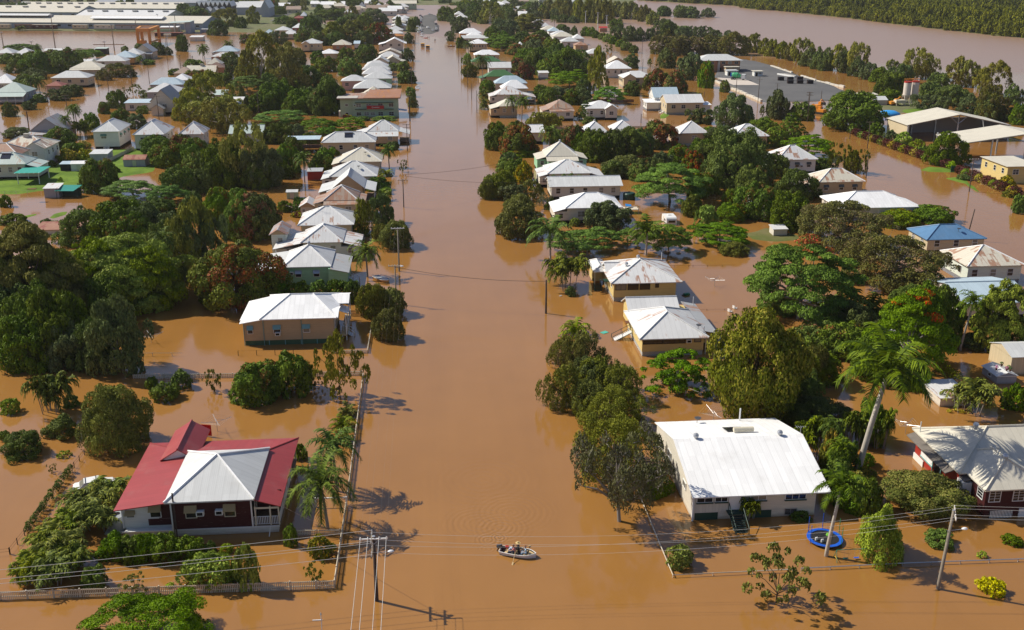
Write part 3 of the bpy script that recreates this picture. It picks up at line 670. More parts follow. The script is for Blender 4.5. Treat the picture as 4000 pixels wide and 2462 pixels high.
    def antenna(s, x, y, z, h=1.4):
        m = MB(); m.tube((x,y,z),(x,y,z+h),.025,n=4)
        for i, q in enumerate((-.5,-.25,0,.25,.5)): m.tube((x+q,y-.35+.05*i,z+h),(x+q,y+.35-.05*i,z+h),.015,n=4)
        m.tube((x-.6,y,z+h),(x+.6,y,z+h),.018,n=4); s.p(m,'antenna',M_STEEL)
    def steps(s, x, y, z, w, dirx, diry, n=7, mat=None, rmat=None, name='stairs'):
        m = MB(); tx, ty = diry, dirx
        for i in range(n):
            q = (i+.5)*.27; zz = z - (i+1)*z/(n-1.2) if z > .2 else 0
            cx, cy = x + dirx*q, y + diry*q
            m.box(cx-abs(tx)*w/2-abs(dirx)*.15, cx+abs(tx)*w/2+abs(dirx)*.15, cy-abs(ty)*w/2-abs(diry)*.15, cy+abs(ty)*w/2+abs(diry)*.15, zz, zz+.05)
        st = s.p(m, name, mat or M_WHITE); L = n*.27
        for sg in (-1, 1):
            bx, by = x + abs(tx)*sg*w/2, y + abs(ty)*sg*w/2; r = MB()
            r.path([(bx,by,z+.9),(bx+dirx*L,by+diry*L,.65-.0)],.04,4); r.path([(bx,by,z),(bx+dirx*L,by+diry*L,-.35)],.06,4)
            r.tube((bx,by,z),(bx,by,z+.95),.045,n=4); r.tube((bx+dirx*L,by+diry*L,-.5),(bx+dirx*L,by+diry*L,.7),.05,n=4); r.tube((bx+dirx*L*.5,by+diry*L*.5,z*.4),(bx+dirx*L*.5,by+diry*L*.5,z*.5+.85),.035,n=4)
            r.build('handrail', rmat or M_WHITE, st, s.off)
_HM = {}
def hood_mesh(me, mat):
    k = ('h', me.name, mat.name)
    if k not in _HM: _HM[k] = me.copy(); _HM[k].materials.append(mat)
    return _HM[k]
def window_frame(me, mat):
    k = ('f', me.name, mat.name)
    if k not in _HM: _HM[k] = me.copy(); _HM[k].materials.clear(); _HM[k].materials.append(mat)
    return _HM[k]
def _py(s, a, b, c, y, t=.05):
    n = len(s.v); s.v += [(a[0],y-t,a[1]),(b[0],y-t,b[1]),(c[0],y-t,c[1]),(a[0],y+t,a[1]),(b[0],y+t,b[1]),(c[0],y+t,c[1])]
    s.f += [(n,n+1,n+2),(n+5,n+4,n+3),(n,n+3,n+4,n+1),(n+1,n+4,n+5,n+2),(n+2,n+5,n+3,n)]; return s
def _px(s, a, b, c, x, t=.05):
    n = len(s.v); s.v += [(x-t,a[0],a[1]),(x-t,b[0],b[1]),(x-t,c[0],c[1]),(x+t,a[0],a[1]),(x+t,b[0],b[1]),(x+t,c[0],c[1])]
    s.f += [(n+2,n+1,n),(n+3,n+4,n+5),(n+1,n+4,n+3,n),(n+2,n+5,n+4,n+1),(n,n+3,n+5,n+2)]; return s
MB.prism_y = _py; MB.prism_x = _px
LMK = []                                       # landmarks: (photo x, photo y, short phrase)
_rh = random.Random(5)
def gh(label, tile, xl, xr, y, ze, d, typ, rise, rm, wm, opts='', name='house', cat='house', lm=None, rust=0., ov=.45, group=None):
    a, b = at(tile, xl, y, ze), at(tile, xr, y, ze); x0, x1 = a.x, b.x; y0 = (a.y + b.y)/2; y1 = y0 + d
    H = House(name, label, cat, ((x0+x1)/2, y0), group, lm); op = opts.split(); far = y0 > 520
    c = tf(tile, (xl+xr)/2, y)
    if lm: LMK.append((c[0], c[1]-8, lm))
    RM = roof(rm, rust); WM = wall(wm) if isinstance(wm, str) else wm; CAP = roof('bright' if rm in ('white','bright','zinc','cream','pale','rust') else rm)
    side = 'L' if (x0+x1)/2 > .09*y0 else 'R'
    wx0, wx1, wy0, wy1 = x0+ov, x1-ov, y0+ov, y1-ov; zt = ze - .02
    zf = 0.75 if ('lo' not in op and ze > 2.6) else -.4
    H.walls(wx0, wx1, wy0, wy1, zf, zt, WM)
    if zf > 0: H.walls(wx0+.08, wx1-.08, wy0+.08, wy1-.08, -.5, zf, slats('grey' if wm in ('white','grey','bluegrey','mint') else 'offwhite', .15) if _rh.random() < .55 else M_DARK, 'underfloor_battens_or_shade')  # battens on some houses; otherwise a near-black block standing in for underfloor shade
    if typ == 'h': H.hip(x0, x1, y0, y1, ze, rise, RM, CAP)
    elif typ in ('gx', 'gy'): H.gable(x0, x1, y0, y1, ze, rise, typ[1], RM, WM, CAP)
    elif typ == 's': H.lean('F', x0, x1, y0, y1, ze+rise, ze, RM, name='roof')
    zw = max(zf+.75, ze-2.15); hood = next((plain('hood_'+q, q2) for q, q2 in (('tan',(.55,.44,.26)),('white',(.66,.66,.64)),('green',(.12,.25,.18)),('dark',(.08,.09,.09))) if 'hd'+q[0] in op), None)
    nw = next((int(q[1:]) for q in op if q[0] == 'w' and q[1:].isdigit()), max(1, int((wx1-wx0)/(3.1 if not far else 4.5))))
    ww = 1.0 if (wx1-wx0)/max(1,nw) < 4 else 1.5
    if nw and not any(q[:2] in ('vF','lF') for q in op):
        for i in range(nw): H.win('F', wx0+(wx1-wx0)*(i+.5+_rh.uniform(-.12,.12))/nw, wy0, zw, ww, 1.25, hood, 'sash')
    elif nw:
        pass
    if d > 3 and not any(q[:2] in ('v'+side,'l'+side) for q in op) and not far:
        k = max(1, int(d/3.6))
        for i in range(k): H.win(side, wy0+(wy1-wy0)*(i+.5+_rh.uniform(-.1,.1))/k, wx0 if side == 'L' else wx1, zw, 1.0, 1.25, hood)
    for q in op:
        if q[0] in 'vl' and len(q) > 2 and q[1] in 'LRFB':
            dep = float(q[2:]); sd = q[1]; zi, zo = ze-.10, ze-.10-min(1.1, dep*.28)
            r = {'L': (x0-dep, x0+.12, y0+.1, y1-.1), 'R': (x1-.12, x1+dep, y0+.1, y1-.1), 'F': (x0+.05, x1-.05, y0-dep, y0+.12), 'B': (x0+.05, x1-.05, y1-.12, y1+dep)}[sd]
            H.lean(sd, *r, zi, zo, RM)
            ra, rb, rc, rd = r
            if q[0] == 'l':
                w_ = {'L': (ra+.3, wx0+.0, rc+.35, rd-.35), 'R': (wx1, rb-.3, rc+.35, rd-.35), 'F': (ra+.35, rb-.35, rc+.3, wy0), 'B': (ra+.35, rb-.35, wy1, rd-.3)}[sd]
                H.walls(*w_, zf if zf > 0 else -.4, zo-.03, WM, 'lean_to_wall')
                if zf > 0: H.walls(w_[0]+.1,w_[1]-.1,w_[2]+.1,w_[3]-.1,-.5,zf,M_DARK,'underfloor_battens_or_shade')  # near-black block paints the shade below the lean-to floor
                if sd == 'F':
                    k = max(1, int((w_[1]-w_[0])/3))
                    for i in range(k): H.win('F', w_[0]+(w_[1]-w_[0])*(i+.5)/k, w_[2], zw-.1, 1.3, 1.05)
                elif w_[1]-w_[0] > 1.6: H.win('F', (w_[0]+w_[1])/2, w_[2], zw-.2, .9, 1.)
            else:
                fl = MB().box(ra+.25, rb-.25, rc+.25, rd-.25, max(.4, zf-.12), max(.5, zf)); H.p(fl, 'verandah_floor', plain('deck_board', (.22,.15,.09), .8, .2, .3, 3))
                pz = max(.5, zf); e = [(ra+.3,rc+.3),(rb-.3,rc+.3),(rb-.3,rd-.3),(ra+.3,rd-.3)]; ed = {'L': (e[0],e[3]), 'R': (e[1],e[2]), 'F': (e[0],e[1]), 'B': (e[3],e[2])}[sd]
                n = max(2, int((Vector(ed[1])-Vector(ed[0])).length/2.6)+1)
                H.posts([(ed[0][0]+(ed[1][0]-ed[0][0])*i/(n-1), ed[0][1]+(ed[1][1]-ed[0][1])*i/(n-1)) for i in range(n)], -.6, zo-.08)
                if not far: H.rail(ed[0], ed[1], pz+.1, pz+.95)
        elif q[:2] == 'gb':                       # small front gable that projects: gbL / gbR
            gw = (x1-x0)*.42; ga = x0+.2 if q[2] == 'L' else x1-.2-gw
            H.gable(ga, ga+gw, y0-1.6, y0+d*.4, ze-.03, gw*.30, 'y', RM, WM, CAP); H.walls(ga+.35, ga+gw-.35, y0-1.25, wy0, zf if zf > 0 else -.4, ze-.06, WM, 'bay_wall'); H.win('F', ga+gw/2, y0-1.25, zw, 1.4, 1.2)
            if zf > 0: H.walls(ga+.45, ga+gw-.45, y0-1.15, wy0, -.5, zf, M_DARK, 'underfloor_battens_or_shade')  # near-black block paints the shade below the bay floor
        elif q == 'st': H.steps((wx0 if side == 'L' else wx1), (wy0+wy1)/2-1, max(zf,.8), 1.2, -1 if side == 'L' else 1, 0)
        elif q == 'stF': H.steps((wx0+wx1)/2, wy0, max(zf,.8), 1.2, 0, -1)
        elif q == 'vt': H.vent((x0+x1)/2, (y0+y1)/2, ze+rise)
        elif q == 'pp': H.pipe(x0+(x1-x0)*.75, y1-1, ze, ze+1.6)
        elif q == 'dh': H.dish(x0+(x1-x0)*.6, y0+d*.25, ze+rise*.5)
        elif q == 'an': H.antenna(x0+(x1-x0)*.35, y0+d*.4, ze+rise*.7, 1.8)
        elif q == 'ac': H.ac(wx0+(wx1-wx0)*.62, wy0, zw+.1)
        elif q == 'sp':
            m = MB(); gx = x0+(x1-x0)*.5; sl_ = rise/(d/2); z1 = ze+sl_*d*.22+.12; z2 = ze+sl_*d*.40+.12
            m.solid([[(gx-1.2,y0+d*.22,z1),(gx+1.2,y0+d*.22,z1),(gx+1.2,y0+d*.40,z2),(gx-1.2,y0+d*.40,z2)]],.06); t_ = H.p(m,'solar_panel',plain('solar_glass',(.015,.018,.03),.15,.6))
            MB().path([(gx-1.25,y0+d*.42,z2+.2),(gx+1.25,y0+d*.42,z2+.2)],.27,10).build('water_heater_tank', M_STEEL, t_, H.off)
        elif q == 'ev':
            H.p(MB().box((x0+x1)/2-.7,(x0+x1)/2+.7,(y0+y1)/2-.6,(y0+y1)/2+.6,ze+rise-.6,ze+rise+.75),'evaporative_cooler',plain('cooler',(.45,.43,.36),.6,.3))
    return H
# ------------------------------------------------------------------ the nearest houses, one by one
def lm(k, x, y, s): c = tf(k, x, y); LMK.append((c[0], c[1], s))
HTAN = plain('tan_hood', (.34,.25,.12), .6, .3, .12); HTEAL = plain('teal_hood', (.20,.36,.34), .6, .3, .15); HZINC = M_STEEL
# red roofed corner house
H = House('house', 'maroon weatherboard house with wide red verandah roof and grey pyramid roof', org=(-23,94)); lm('A',1400,500,'the red roofed corner house')
mar, whi = wall('maroon', .16, 1.), wall('white', .19)
H.walls(-26.7,-18.7,94.5,105,.75,4.15,mar); H.walls(-18.75,-18.7,94.5,105,.75,4.0,mar,'side_wall'); H.hip(-27.2,-18.3,94,105.5,4.2,2.35,roof('pale'),roof('bright'),0,'y')
rr_ = roof('red'); H.p(MB().solid([[(-32.6,110.3,3.04),(-32.5,94.9,3.04),(-27.0,94.35,3.98),(-27.0,105.6,3.98)]],.10),'verandah_roof',rr_)
H.p(MB().solid([[(-15.7,110.3,3.04),(-32.6,110.3,3.04),(-27.0,105.6,3.98),(-18.4,105.6,3.98)]],.10),'verandah_roof',rr_)
H.p(MB().solid([[(-15.8,94.45,3.04),(-15.7,110.3,3.04),(-18.4,105.6,3.98),(-18.4,94.3,3.98)]],.10),'verandah_roof',rr_)
H.gable(-30.1,-26.1,104.6,112.2,3.62,1.25,'y',rr_,M_WHITE,rr_,.3,.10,'porch_roof')
H.caps([((-32.6,110.3,3.04),(-27,105.6,3.98))], rr_, .02, .08); H.caps([((-15.7,110.3,3.04),(-18.4,105.6,3.98))], rr_, .02, .08)
w_ = MB(); w_.v = [(-31.8,95.3,.75),(-26.7,95.3,.75),(-26.7,95.3,3.85),(-31.8,95.3,3.02),(-31.8,109.6,.75),(-26.7,109.6,.75),(-26.7,109.6,3.0),(-31.8,109.6,2.9)]; w_.f = [(0,1,2,3),(3,2,6,7),(4,0,3,7),(1,5,6,2),(5,4,7,6)]
H.p(w_,'wing_wall',whi); H.p(MB().face((-28.2,95.27,1.75),(-26.72,95.27,1.75),(-26.72,95.27,3.84),(-28.2,95.27,3.6)).face((-29.3,95.27,.98),(-26.72,95.27,.98),(-26.72,95.27,1.74),(-29.3,95.27,1.74)),'maroon_cladding',mar)
H.walls(-31.6,-16.2,94.6,109.4,-.5,.73,wall('white',.24),'skirting_boards'); H.p(MB().box(-31.8,-16.05,94.42,94.5,.72,.84),'floor_beam',M_WHITE)
for x, y in ((-26.7,94.42),(-18.72,94.42),(-31.8,95.22)): H.p(MB().box(x-.07,x+.07,y-.03,y+.07,.8,4.1 if x > -31 else 3.),'corner_board',M_WHITE)
for u in (-24.76,-20.9): H.win('F',u,94.5,2.15,1.0,1.25,HTAN,'sash',M_TRIM)
H.win('F',-28.5,95.27,1.95,1.0,1.3,HTAN,'sash',M_WHITE); H.win('F',-31.0,95.3,2.0,.75,.7,HTAN)
H.ac(-23.8,94.5,2.5); H.ac(-21.9,94.5,2.55)
H.pipe(-26.3,94.1,-.3,5.2,.08,M_POLE); H.p(MB().tube((-26.55,94.38,-.3),(-26.55,94.38,4.1),.05),'downpipe',M_POLE); H.p(MB().path([(-16.9,94.1,1.0),(-17.1,93.7,-.3)],.05),'downpipe',M_WHITE)
H.p(MB().box(-18.65,-15.95,94.5,109.4,.7,.88),'verandah_floor',plain('deck_board',(.22,.15,.09),.8,.2,.3,3)); H.posts([(-18.4,94.6),(-16.9,94.6),(-16.05,94.6),(-16.05,98),(-16.05,101.5),(-16.05,105),(-16.05,109)],.8,3.05,M_TRIM,.07)
H.rail((-18.6,94.62),(-16.05,94.62),1.0,1.85); H.rail((-16.05,94.7),(-16.05,105),1.0,1.85); H.p(MB().box(-18.68,-16.1,97.5,97.56,.88,3.3),'verandah_wall',mar)
for y in (96.5,100.5,103.5): H.win('R',y,-18.68,1.6,.9,1.7)
H.p(MB().box(-18.5,-16.0,94.56,94.6,2.75,2.95),'verandah_beam',M_TRIM)
t = thing('water_tank','round grey water tank beside the red roofed corner house','tank',(-32.75,96.6,0)); MB().lathe([(.95,-.5),(.95,1.55),(.85,1.68),(.25,1.78)],n=24).build('tank',plain('tank_grey',(.33,.36,.38),.5,.4,.1),t,smooth=False); MB().lathe([(.3,1.72),(.3,1.80),(.26,1.80)],n=14).build('inlet_cover',M_DARK,t); MB().box(-1.15,1.0,-1.1,1.1,-.5,.12).build('base_slab',M_CONC,t)
# big white roofed house
H = House('house', 'large house under one broad bright white gable roof', org=(33,93)); lm('D',1000,500,'the broad white roofed house')
ow, gr = wall('offwhite', .2), wall('offwhite', -.35); wr = roof('bright')
H.walls(26.75,39.9,93.35,111,-.5,2.8,ow)
H.gable(26.55,41.35,92.95,111.4,2.88,2.25,'x',wr,wall('offwhite',.3),None,.18,.12)
H.p(MB().box(26.8,33.2,93.30,93.36,.85,2.1),'panel_cladding',gr); H.posts([(26.72,93.2)],-.5,2.8,M_WHITE,.09)
for a, b, z0 in ((27.15,28.75,2.12),(29.1,30.35,2.12),(32.0,34.5,2.12),(36.6,38.75,2.05)):
    H.win('F',(a+b)/2,93.31,z0,b-a,.62,None,'plain'); H.p(MB().box(a-.1,b+.1,93.1,93.3,z0-.14,z0-.04),'sill',M_DGREEN)
dr = H.p(MB().box(30.55,31.8,93.26,93.34,1.1,2.72),'door',plain('door_white',(.78,.78,.76),.4,.4,.05)); MB().box(31.6,31.68,93.2,93.26,1.8,1.9).build('door_handle',M_STEEL,dr,H.off)
for a, b in ((27.0,29.45),(33.0,35.2)):
    H.p(MB().box(a,b,93.28,93.34,-.4,.85),'garage_door',M_DGREEN)
H.p(MB().box(26.76,26.82,95.2,98.3,-.3,.9),'side_door',M_DGREEN)
H.win('F',37.3,93.33,.25,1.25,.62,None,'case',M_STEEL)
H.win('L',104,26.72,1.9,1.4,.8,None,'plain'); H.win('L',97,26.72,1.9,1.2,.7,None,'plain')
H.steps(31.2,93.1,1.1,1.35,0,-1,11,plain('step_green',(.02,.035,.03),.7),M_DGREEN)
H.p(MB().box(30.3,32.1,92.4,93.25,.98,1.08),'landing',M_DGREEN)
sl_ = 2.25/9.22; zr = lambda y: 2.88+(111.4-y)*sl_+.10
t_ = H.p(MB().solid([[(33.4,104.6,zr(104.6)+.05),(35.6,104.6,zr(104.6)+.05),(35.6,106.6,zr(106.6)+.05),(33.4,106.6,zr(106.6)+.05)]],.05),'solar_collector',plain('solar_glass',(.015,.018,.03),.15,.6)); MB().path([(34.0,104.2,zr(104.2)+.28),(36.3,104.2,zr(104.2)+.28)],.29,12).build('water_heater_tank',M_TRIM,t_,H.off)
H.vent(29.1,102.2,5.1); H.vent(38.7,102.2,5.1); H.pipe(36.7,110.5,3.0,4.7,.09); H.dish(31.4,110.2,3.15); H.antenna(41.2,102.5,5.0,.9)
H.p(MB().box(41.1,41.34,93.1,111.2,2.7,2.86),'barge_board',M_WHITE)
# maroon house at the right edge
H = House('house', 'two storey dark red house with cream hip roof and white casement windows', org=(62,91)); lm('E',1420,400,'the dark red house')
red, mrd = wall('red', .16), wall('maroon', .16)
H.walls(57.3,63.8,91.2,97,-.5,3.5,mrd); H.walls(56.4,71,95.2,105.2,-.5,3.5,red,'main_wall')
cr = roof('cream'); H.hip(56.0,72,94.6,105.8,3.55,2.65,cr,roof('cream'),4.6,'x'); H.hip(56.9,64.2,90.75,99.6,3.52,1.95,cr,roof('cream'),2.4,'y')
H.vent(60.4,100.2,6.15); H.vent(60.5,94.0,5.4); H.pipe(56.3,104.5,3.4,5.0)
for u in (58.3,60.9,63.0): H.win('F',u,91.2,1.95,1.15,1.3,None,'case')
H.win('L',92.2,57.3,1.95,1.0,1.3,None,'case')
H.p(MB().box(58.0,60.5,91.1,91.18,-.4,.85),'batten_gate',slats('white',.16,.35)); H.p(MB().box(61.2,63.4,91.1,91.2,-.2,1.0),'roller_door',M_WHITE)
H.lean('L',55.15,56.25,95.8,105.3,3.38,3.0,plain('grey_awning',(.16,.14,.12),.8,.2,.3),name='awning_roof'); H.lean('L',56.4,58.0,94.0,95.5,3.3,2.9,plain('grey_awning',(.16,.14,.12),.8,.2,.3),name='door_awning')
H.p(MB().box(56.3,57.4,94.0,95.3,-.3,2.7),'side_porch',M_WHITE); H.p(MB().box(56.24,56.36,100.7,103.5,1.2,2.75),'louvre_panel',plain('louvre_white',(.72,.74,.72),.5)); H.p(MB().box(56.2,56.37,100.6,103.6,1.05,1.2),'louvre_sill',M_TEAL)
H.p(MB().box(56.22,56.36,100.7,103.5,1.9,2.05),'louvre_rail',M_TEAL); H.p(MB().box(56.3,56.38,98.7,100.4,.2,2.7),'porch_opening',M_DARK)
H.posts([(56.2,98.6),(56.2,100.5)],-.4,3.,M_TEAL); H.p(MB().box(56.25,56.37,102.8,105.2,-.4,.75),'white_skirt',M_WHITE); H.p(MB().box(56.25,56.37,96.2,98.4,-.4,.8),'white_skirt',M_WHITE)
# yellow pair by the street
H = House('house', 'yellow house with white pyramid roof and green stairs on its left side', org=(35.5,140)); lm('H',1450,850,'the nearer yellow house')
ye = wall('yellow', .17); zw = roof('white', .10); zg = roof('white')
H.walls(30.9,40.1,140,151.6,.75,2.88,ye); H.walls(31.0,40.0,140.1,151.5,-.5,.74,slats('white',.15,.42),'batten_skirt')
H.hip(30.4,40.75,139.45,152.1,2.92,2.35,zw,zg); H.gable(30.9,39.2,150.4,157.4,2.9,1.75,'x',zg,ye,zg); H.walls(31.3,38.8,151.7,157,.4,2.85,ye,'rear_wall')
H.lean('R',40.6,43.0,142.5,156.5,2.86,2.35,roof('zinc',.25)); H.walls(40.2,42.6,143,156,.75,2.35,ye,'lean_to_wall'); H.posts([(40.5,140.2),(42.4,142.9),(39.3,140.2)],-.5,2.8,M_TRIM)
for a, b in ((31.1,33.9),(34.1,37.3)): H.win('F',(a+b)/2,139.98,1.98,b-a,.78,None,'plain',M_DARK)
H.win('F',39.2,139.98,2.1,.9,.62,None,'plain',M_DARK); H.ac(37.8,139.98,2.1)
for y in (142,145,150): H.win('L',y,30.88,1.9,.9,.95)
H.steps(30.8,147.6,1.25,1.3,-1,0,11,M_WHITE,M_DGREEN); H.dish(39.6,141.6,3.5); H.pipe(40.4,141.2,2.9,4.1); H.pipe(42.4,155.5,2.5,3.9)
H.p(MB().box(30.25,30.85,149.2,150.3,1.9,2.0),'door_canopy',M_RUSTB)
H = House('house', 'cream yellow house with stained white hip roof and a row of dark windows', org=(36.5,166)); lm('H',1300,500,'the farther yellow house')
H.walls(31.2,42.0,165.7,177.3,.75,3.4,ye); H.walls(31.3,41.9,165.8,177.2,-.5,.74,slats('offwhite',.15,.42),'batten_skirt')
H.hip(30.6,42.9,165,178,3.45,2.35,roof('white',.30),zg); H.gable(30.8,35.5,171.0,176.4,3.42,1.2,'x',zg,ye,zg); H.hip(28.9,31.6,173,180,3.2,.7,zg,zg); H.walls(29.2,31.1,176.2,179.6,.5,3.15,ye,'porch_wall')
H.posts([(29.2,173.4),(31.1,173.4)],-.5,3.2,M_TRIM); H.steps(29.6,173.6,.9,1.2,0,-1,7,M_DGREEN,M_DGREEN); H.p(MB().box(30.3,31.1,169.6,171.2,2.3,2.42),'green_awning',M_DGREEN)
for a, b in ((31.5,33.4),(33.6,35.5),(35.7,37.5)): H.win('F',(a+b)/2,165.68,2.1,b-a-.15,1.0,None,'plain',M_DARK)
H.win('F',38.7,165.68,2.4,.5,.7,None,'plain',M_DARK); H.win('L',167.5,31.18,2.1,1.,1.); H.vent(36.6,172.2,5.75); H.vent(34.2,170.4,5.0); H.pipe(42,177.3,3.4,5.2)
# tan house on the left of the street
H = House('house', 'tan weatherboard house with bright white roof and green base boards', org=(-20,149)); lm('G',420,720,'the tan weatherboard house')
tn = wall('tan', .15); wz = roof('bright')
H.walls(-25.3,-14.8,149.4,160.2,.78,4.25,tn); H.walls(-25.2,-14.9,149.5,160.1,-.5,.77,plain('faded_green_boards',(.06,.12,.065),.8,.2,.3),'base_boards')
w_ = MB(); w_.v = [(-28.3,149.4,.78),(-25.3,149.4,.78),(-25.3,149.4,4.1),(-28.3,149.4,3.62),(-28.3,160.2,.78),(-25.3,160.2,.78),(-25.3,160.2,4.1),(-28.3,160.2,3.62)]; w_.f = [(0,1,2,3),(3,2,6,7),(4,0,3,7),(1,5,6,2),(5,4,7,6)]
H.p(w_,'lean_to_wall',tn); H.walls(-28.2,-25.3,149.5,160.1,-.5,.77,plain('faded_green_boards',(.06,.12,.065),.8,.2,.3),'base_boards')
H.hip(-25.7,-14.2,148.9,160.7,4.3,2.0,wz,wz,3.5,'x'); H.lean('L',-28.8,-25.55,149,151.2,4.22,3.68,wz); H.lean('L',-29.1,-25.55,151.25,160.6,4.22,3.45,wz)
H.gable(-19.6,-14.0,148.8,154.2,4.33,.45,'x',wz,tn,None,.2,.08,'front_roof'); H.gable(-16.8,-12.8,155.4,160.8,4.4,.7,'x',wz,tn,None,.2,.1,'rear_gable_roof')
for u, w in ((-27.3,.7),(-23.3,.95),(-18.9,.95)): H.win('F',u,149.38,1.95,w,1.15,HTEAL,'sash')
H.ac(-23.2,149.38,1.62); H.p(MB().box(-12.9,-13.9,150.5,160,.75,.95),'verandah_floor',M_TIMBER); H.posts([(-13,150.6),(-13,154),(-13,157.5),(-13,160.2)],-.5,4.2); H.rail((-13,150.6),(-13,160.2),1.05,1.8)
H.steps(-13.6,153,.95,1.3,1,0,6,M_WHITE,M_WHITE); H.win('R',151.5,-14.78,1.9,1.,1.2); H.win('R',157.5,-14.78,1.9,1.,1.2); H.lean('R',-14.3,-12.9,154.3,157.4,3.6,3.1,wz,name='step_canopy')
for x in (-28.25,-25.3,-19.6): H.p(MB().tube((x,149.3,-.4),(x,149.3,3.7 if x < -28 else 4.2),.05),'downpipe',M_TEAL)
for i in range(5): x = -24.6+i*2.4; H.p(MB().box(x-.06,x+.06,149.42,149.52,-.4,.8),'stump',M_TEAL)
# pale green house
H = House('house', 'pale green house with zinc pyramid roof and two hooded windows', org=(-21.8,179)); lm('G',560,400,'the pale green house')
pg = wall('pgreen', .17)
H.walls(-25.7,-18.0,179.2,188.9,-.5,3.62,pg); H.hip(-26.1,-17.5,178.7,189.4,3.67,2.6,roof('white'),wz,0,'y'); H.lean('R',-17.6,-14.3,177.6,188.3,3.5,2.75,roof('zinc',.1)); H.lean('L',-31.2,-26.0,179.3,190.4,3.5,2.85,roof('pale'))
w_ = MB(); w_.v = [(-18,178.1,-.5),(-14.7,178.1,-.5),(-14.7,178.1,2.7),(-18,178.1,3.4),(-18,188,-.5),(-14.7,188,-.5),(-14.7,188,2.7),(-18,188,3.4)]; w_.f = [(0,1,2,3),(1,5,6,2),(3,2,6,7)]; H.p(w_,'side_wall',pg)
w_ = MB(); w_.v = [(-30.8,179.8,-.5),(-25.7,179.8,-.5),(-25.7,179.8,3.4),(-30.8,179.8,2.8),(-30.8,190,-.5),(-25.7,190,-.5),(-25.7,190,3.4),(-30.8,190,2.8)]; w_.f = [(0,1,2,3),(4,0,3,7),(3,2,6,7)]; H.p(w_,'wing_wall',pg)
for u in (-23.4,-20.2): H.win('F',u,179.18,1.7,.95,1.1,HZINC,'sash')
H.win('F',-27.2,179.78,1.6,.9,1.1); H.ac(-24.6,179.18,2.2); H.ac(-26.4,179.78,2.1); H.vent(-21.8,184.05,6.35); H.pipe(-28.4,188,3.,4.4); H.pipe(-16.8,178.3,2.2,3.,.15,M_DARK)
H.steps(-14.9,181,1.1,1.2,1,0,8,M_WHITE,M_STEEL)
# ------------------------------------------------------------------ the other houses.  gh(label, tile, left, right, front eave row, eave height, depth, roof type, rise, roof, wall, options)
# left of the street, going away
gh('white house with zinc pyramid roof just behind the pale green house','N',920,1325,1345,3.6,9.5,'h',2.4,'white','mint','lL5.4 lR3.4 w2',lm='the second pale house',rust=.25)
H = House('outbuilding','tall narrow white wing with dark rusty gable roof left of the street','building',(-29.5,200)); H.walls(-30.9,-28.1,200.2,206.5,-.5,4.15,wall('mint',.2)); H.gable(-31.3,-27.7,199.6,207,4.2,1.1,'y',roof('grey',.55),wall('tan',.2),None,.5); H.win('F',-29.2,200.18,1.9,.8,1.5,None,'plain',M_TRIM); lm('N',710,1250,'the tall narrow white wing')
gh('big white hip roofed house behind the tall narrow white wing','N',890,1430,1178,3.6,10.5,'h',2.7,'white','cream','w3 an',rust=.1,ov=.7)
gh('rusty two tier roofed house between the white hip roofs left of the street','N',1140,1470,940,4.3,8.5,'h',2.5,'rust','cream','lF1.8 lL2.4 lR1.6 w2',rust=.55,lm='the rusty two tier house')
H = House('outbuilding','small rusty gabled outhouse beside the rusty two tier house','building',(-27,231)); H.walls(-28.6,-25.6,230.5,236,-.5,2.6,wall('offwhite',.2)); H.gable(-29,-25.2,230,236.5,2.6,1.1,'y',roof('white',.5),wall('tan',.2),None,.3); H.walls(-24.9,-22,232,238,-.5,2.9,wall('offwhite',.2),'link_wall'); H.lean('L',-25.2,-21.8,231,238.5,3.4,3.0,roof('pale')); H.win('F',-27.9,230.48,1.2,.6,.8)
gh('white house with steep gable and grey right slope behind the rusty roof','N',1225,1530,822,4.0,10,'gy',3.0,'pale','tan','vR2.6 lL3.4 w0')
gh('smooth pale grey roofed house left of the street beside blue canopy','N',1195,1655,712,3.4,11,'h',2.9,'pale','white','w2 dh lL2.2',ov=.6)
gh('cream tan roofed house with triangular front slope left of the street','N',1292,1700,571,3.5,11,'h',2.9,'cream','beige','w1 dh lL2.2',ov=.6)
gh('long cream house with solar water heater on its roof and slim windows','N',1115,1640,385,3.4,8.5,'h',2.5,'pale','cream','w4 sp ac lo',lm='the long cream house')
H = House('deck','raised brown timber deck under a pale blue flat roof','deck',(-37,317)); H.p(MB().box(-41.6,-32.2,313.5,319.5,1.2,1.4),'deck_floor',plain('deck_brown',(.13,.07,.04),.8,.2,.3,3)); H.rail((-41.5,313.6),(-32.2,313.6),1.45,2.3,M_RUSTB); H.posts([(-41.4,313.7),(-38,313.7),(-35,313.7),(-32.4,313.7),(-41.4,319),(-32.4,319)],-.6,3.9,M_RUSTB); H.p(MB().box(-42,-31.8,313,320,3.9,4.02),'roof',roof('bluegrey')); lm('N',1010,400,'the brown timber deck')
gh('pale stained pyramid roofed house with lower front room near the flats','N',1560,1860,275,4.1,9,'h',2.7,'pale','tan','lF3.6 vR3.5 lL4 w2',rust=.12)
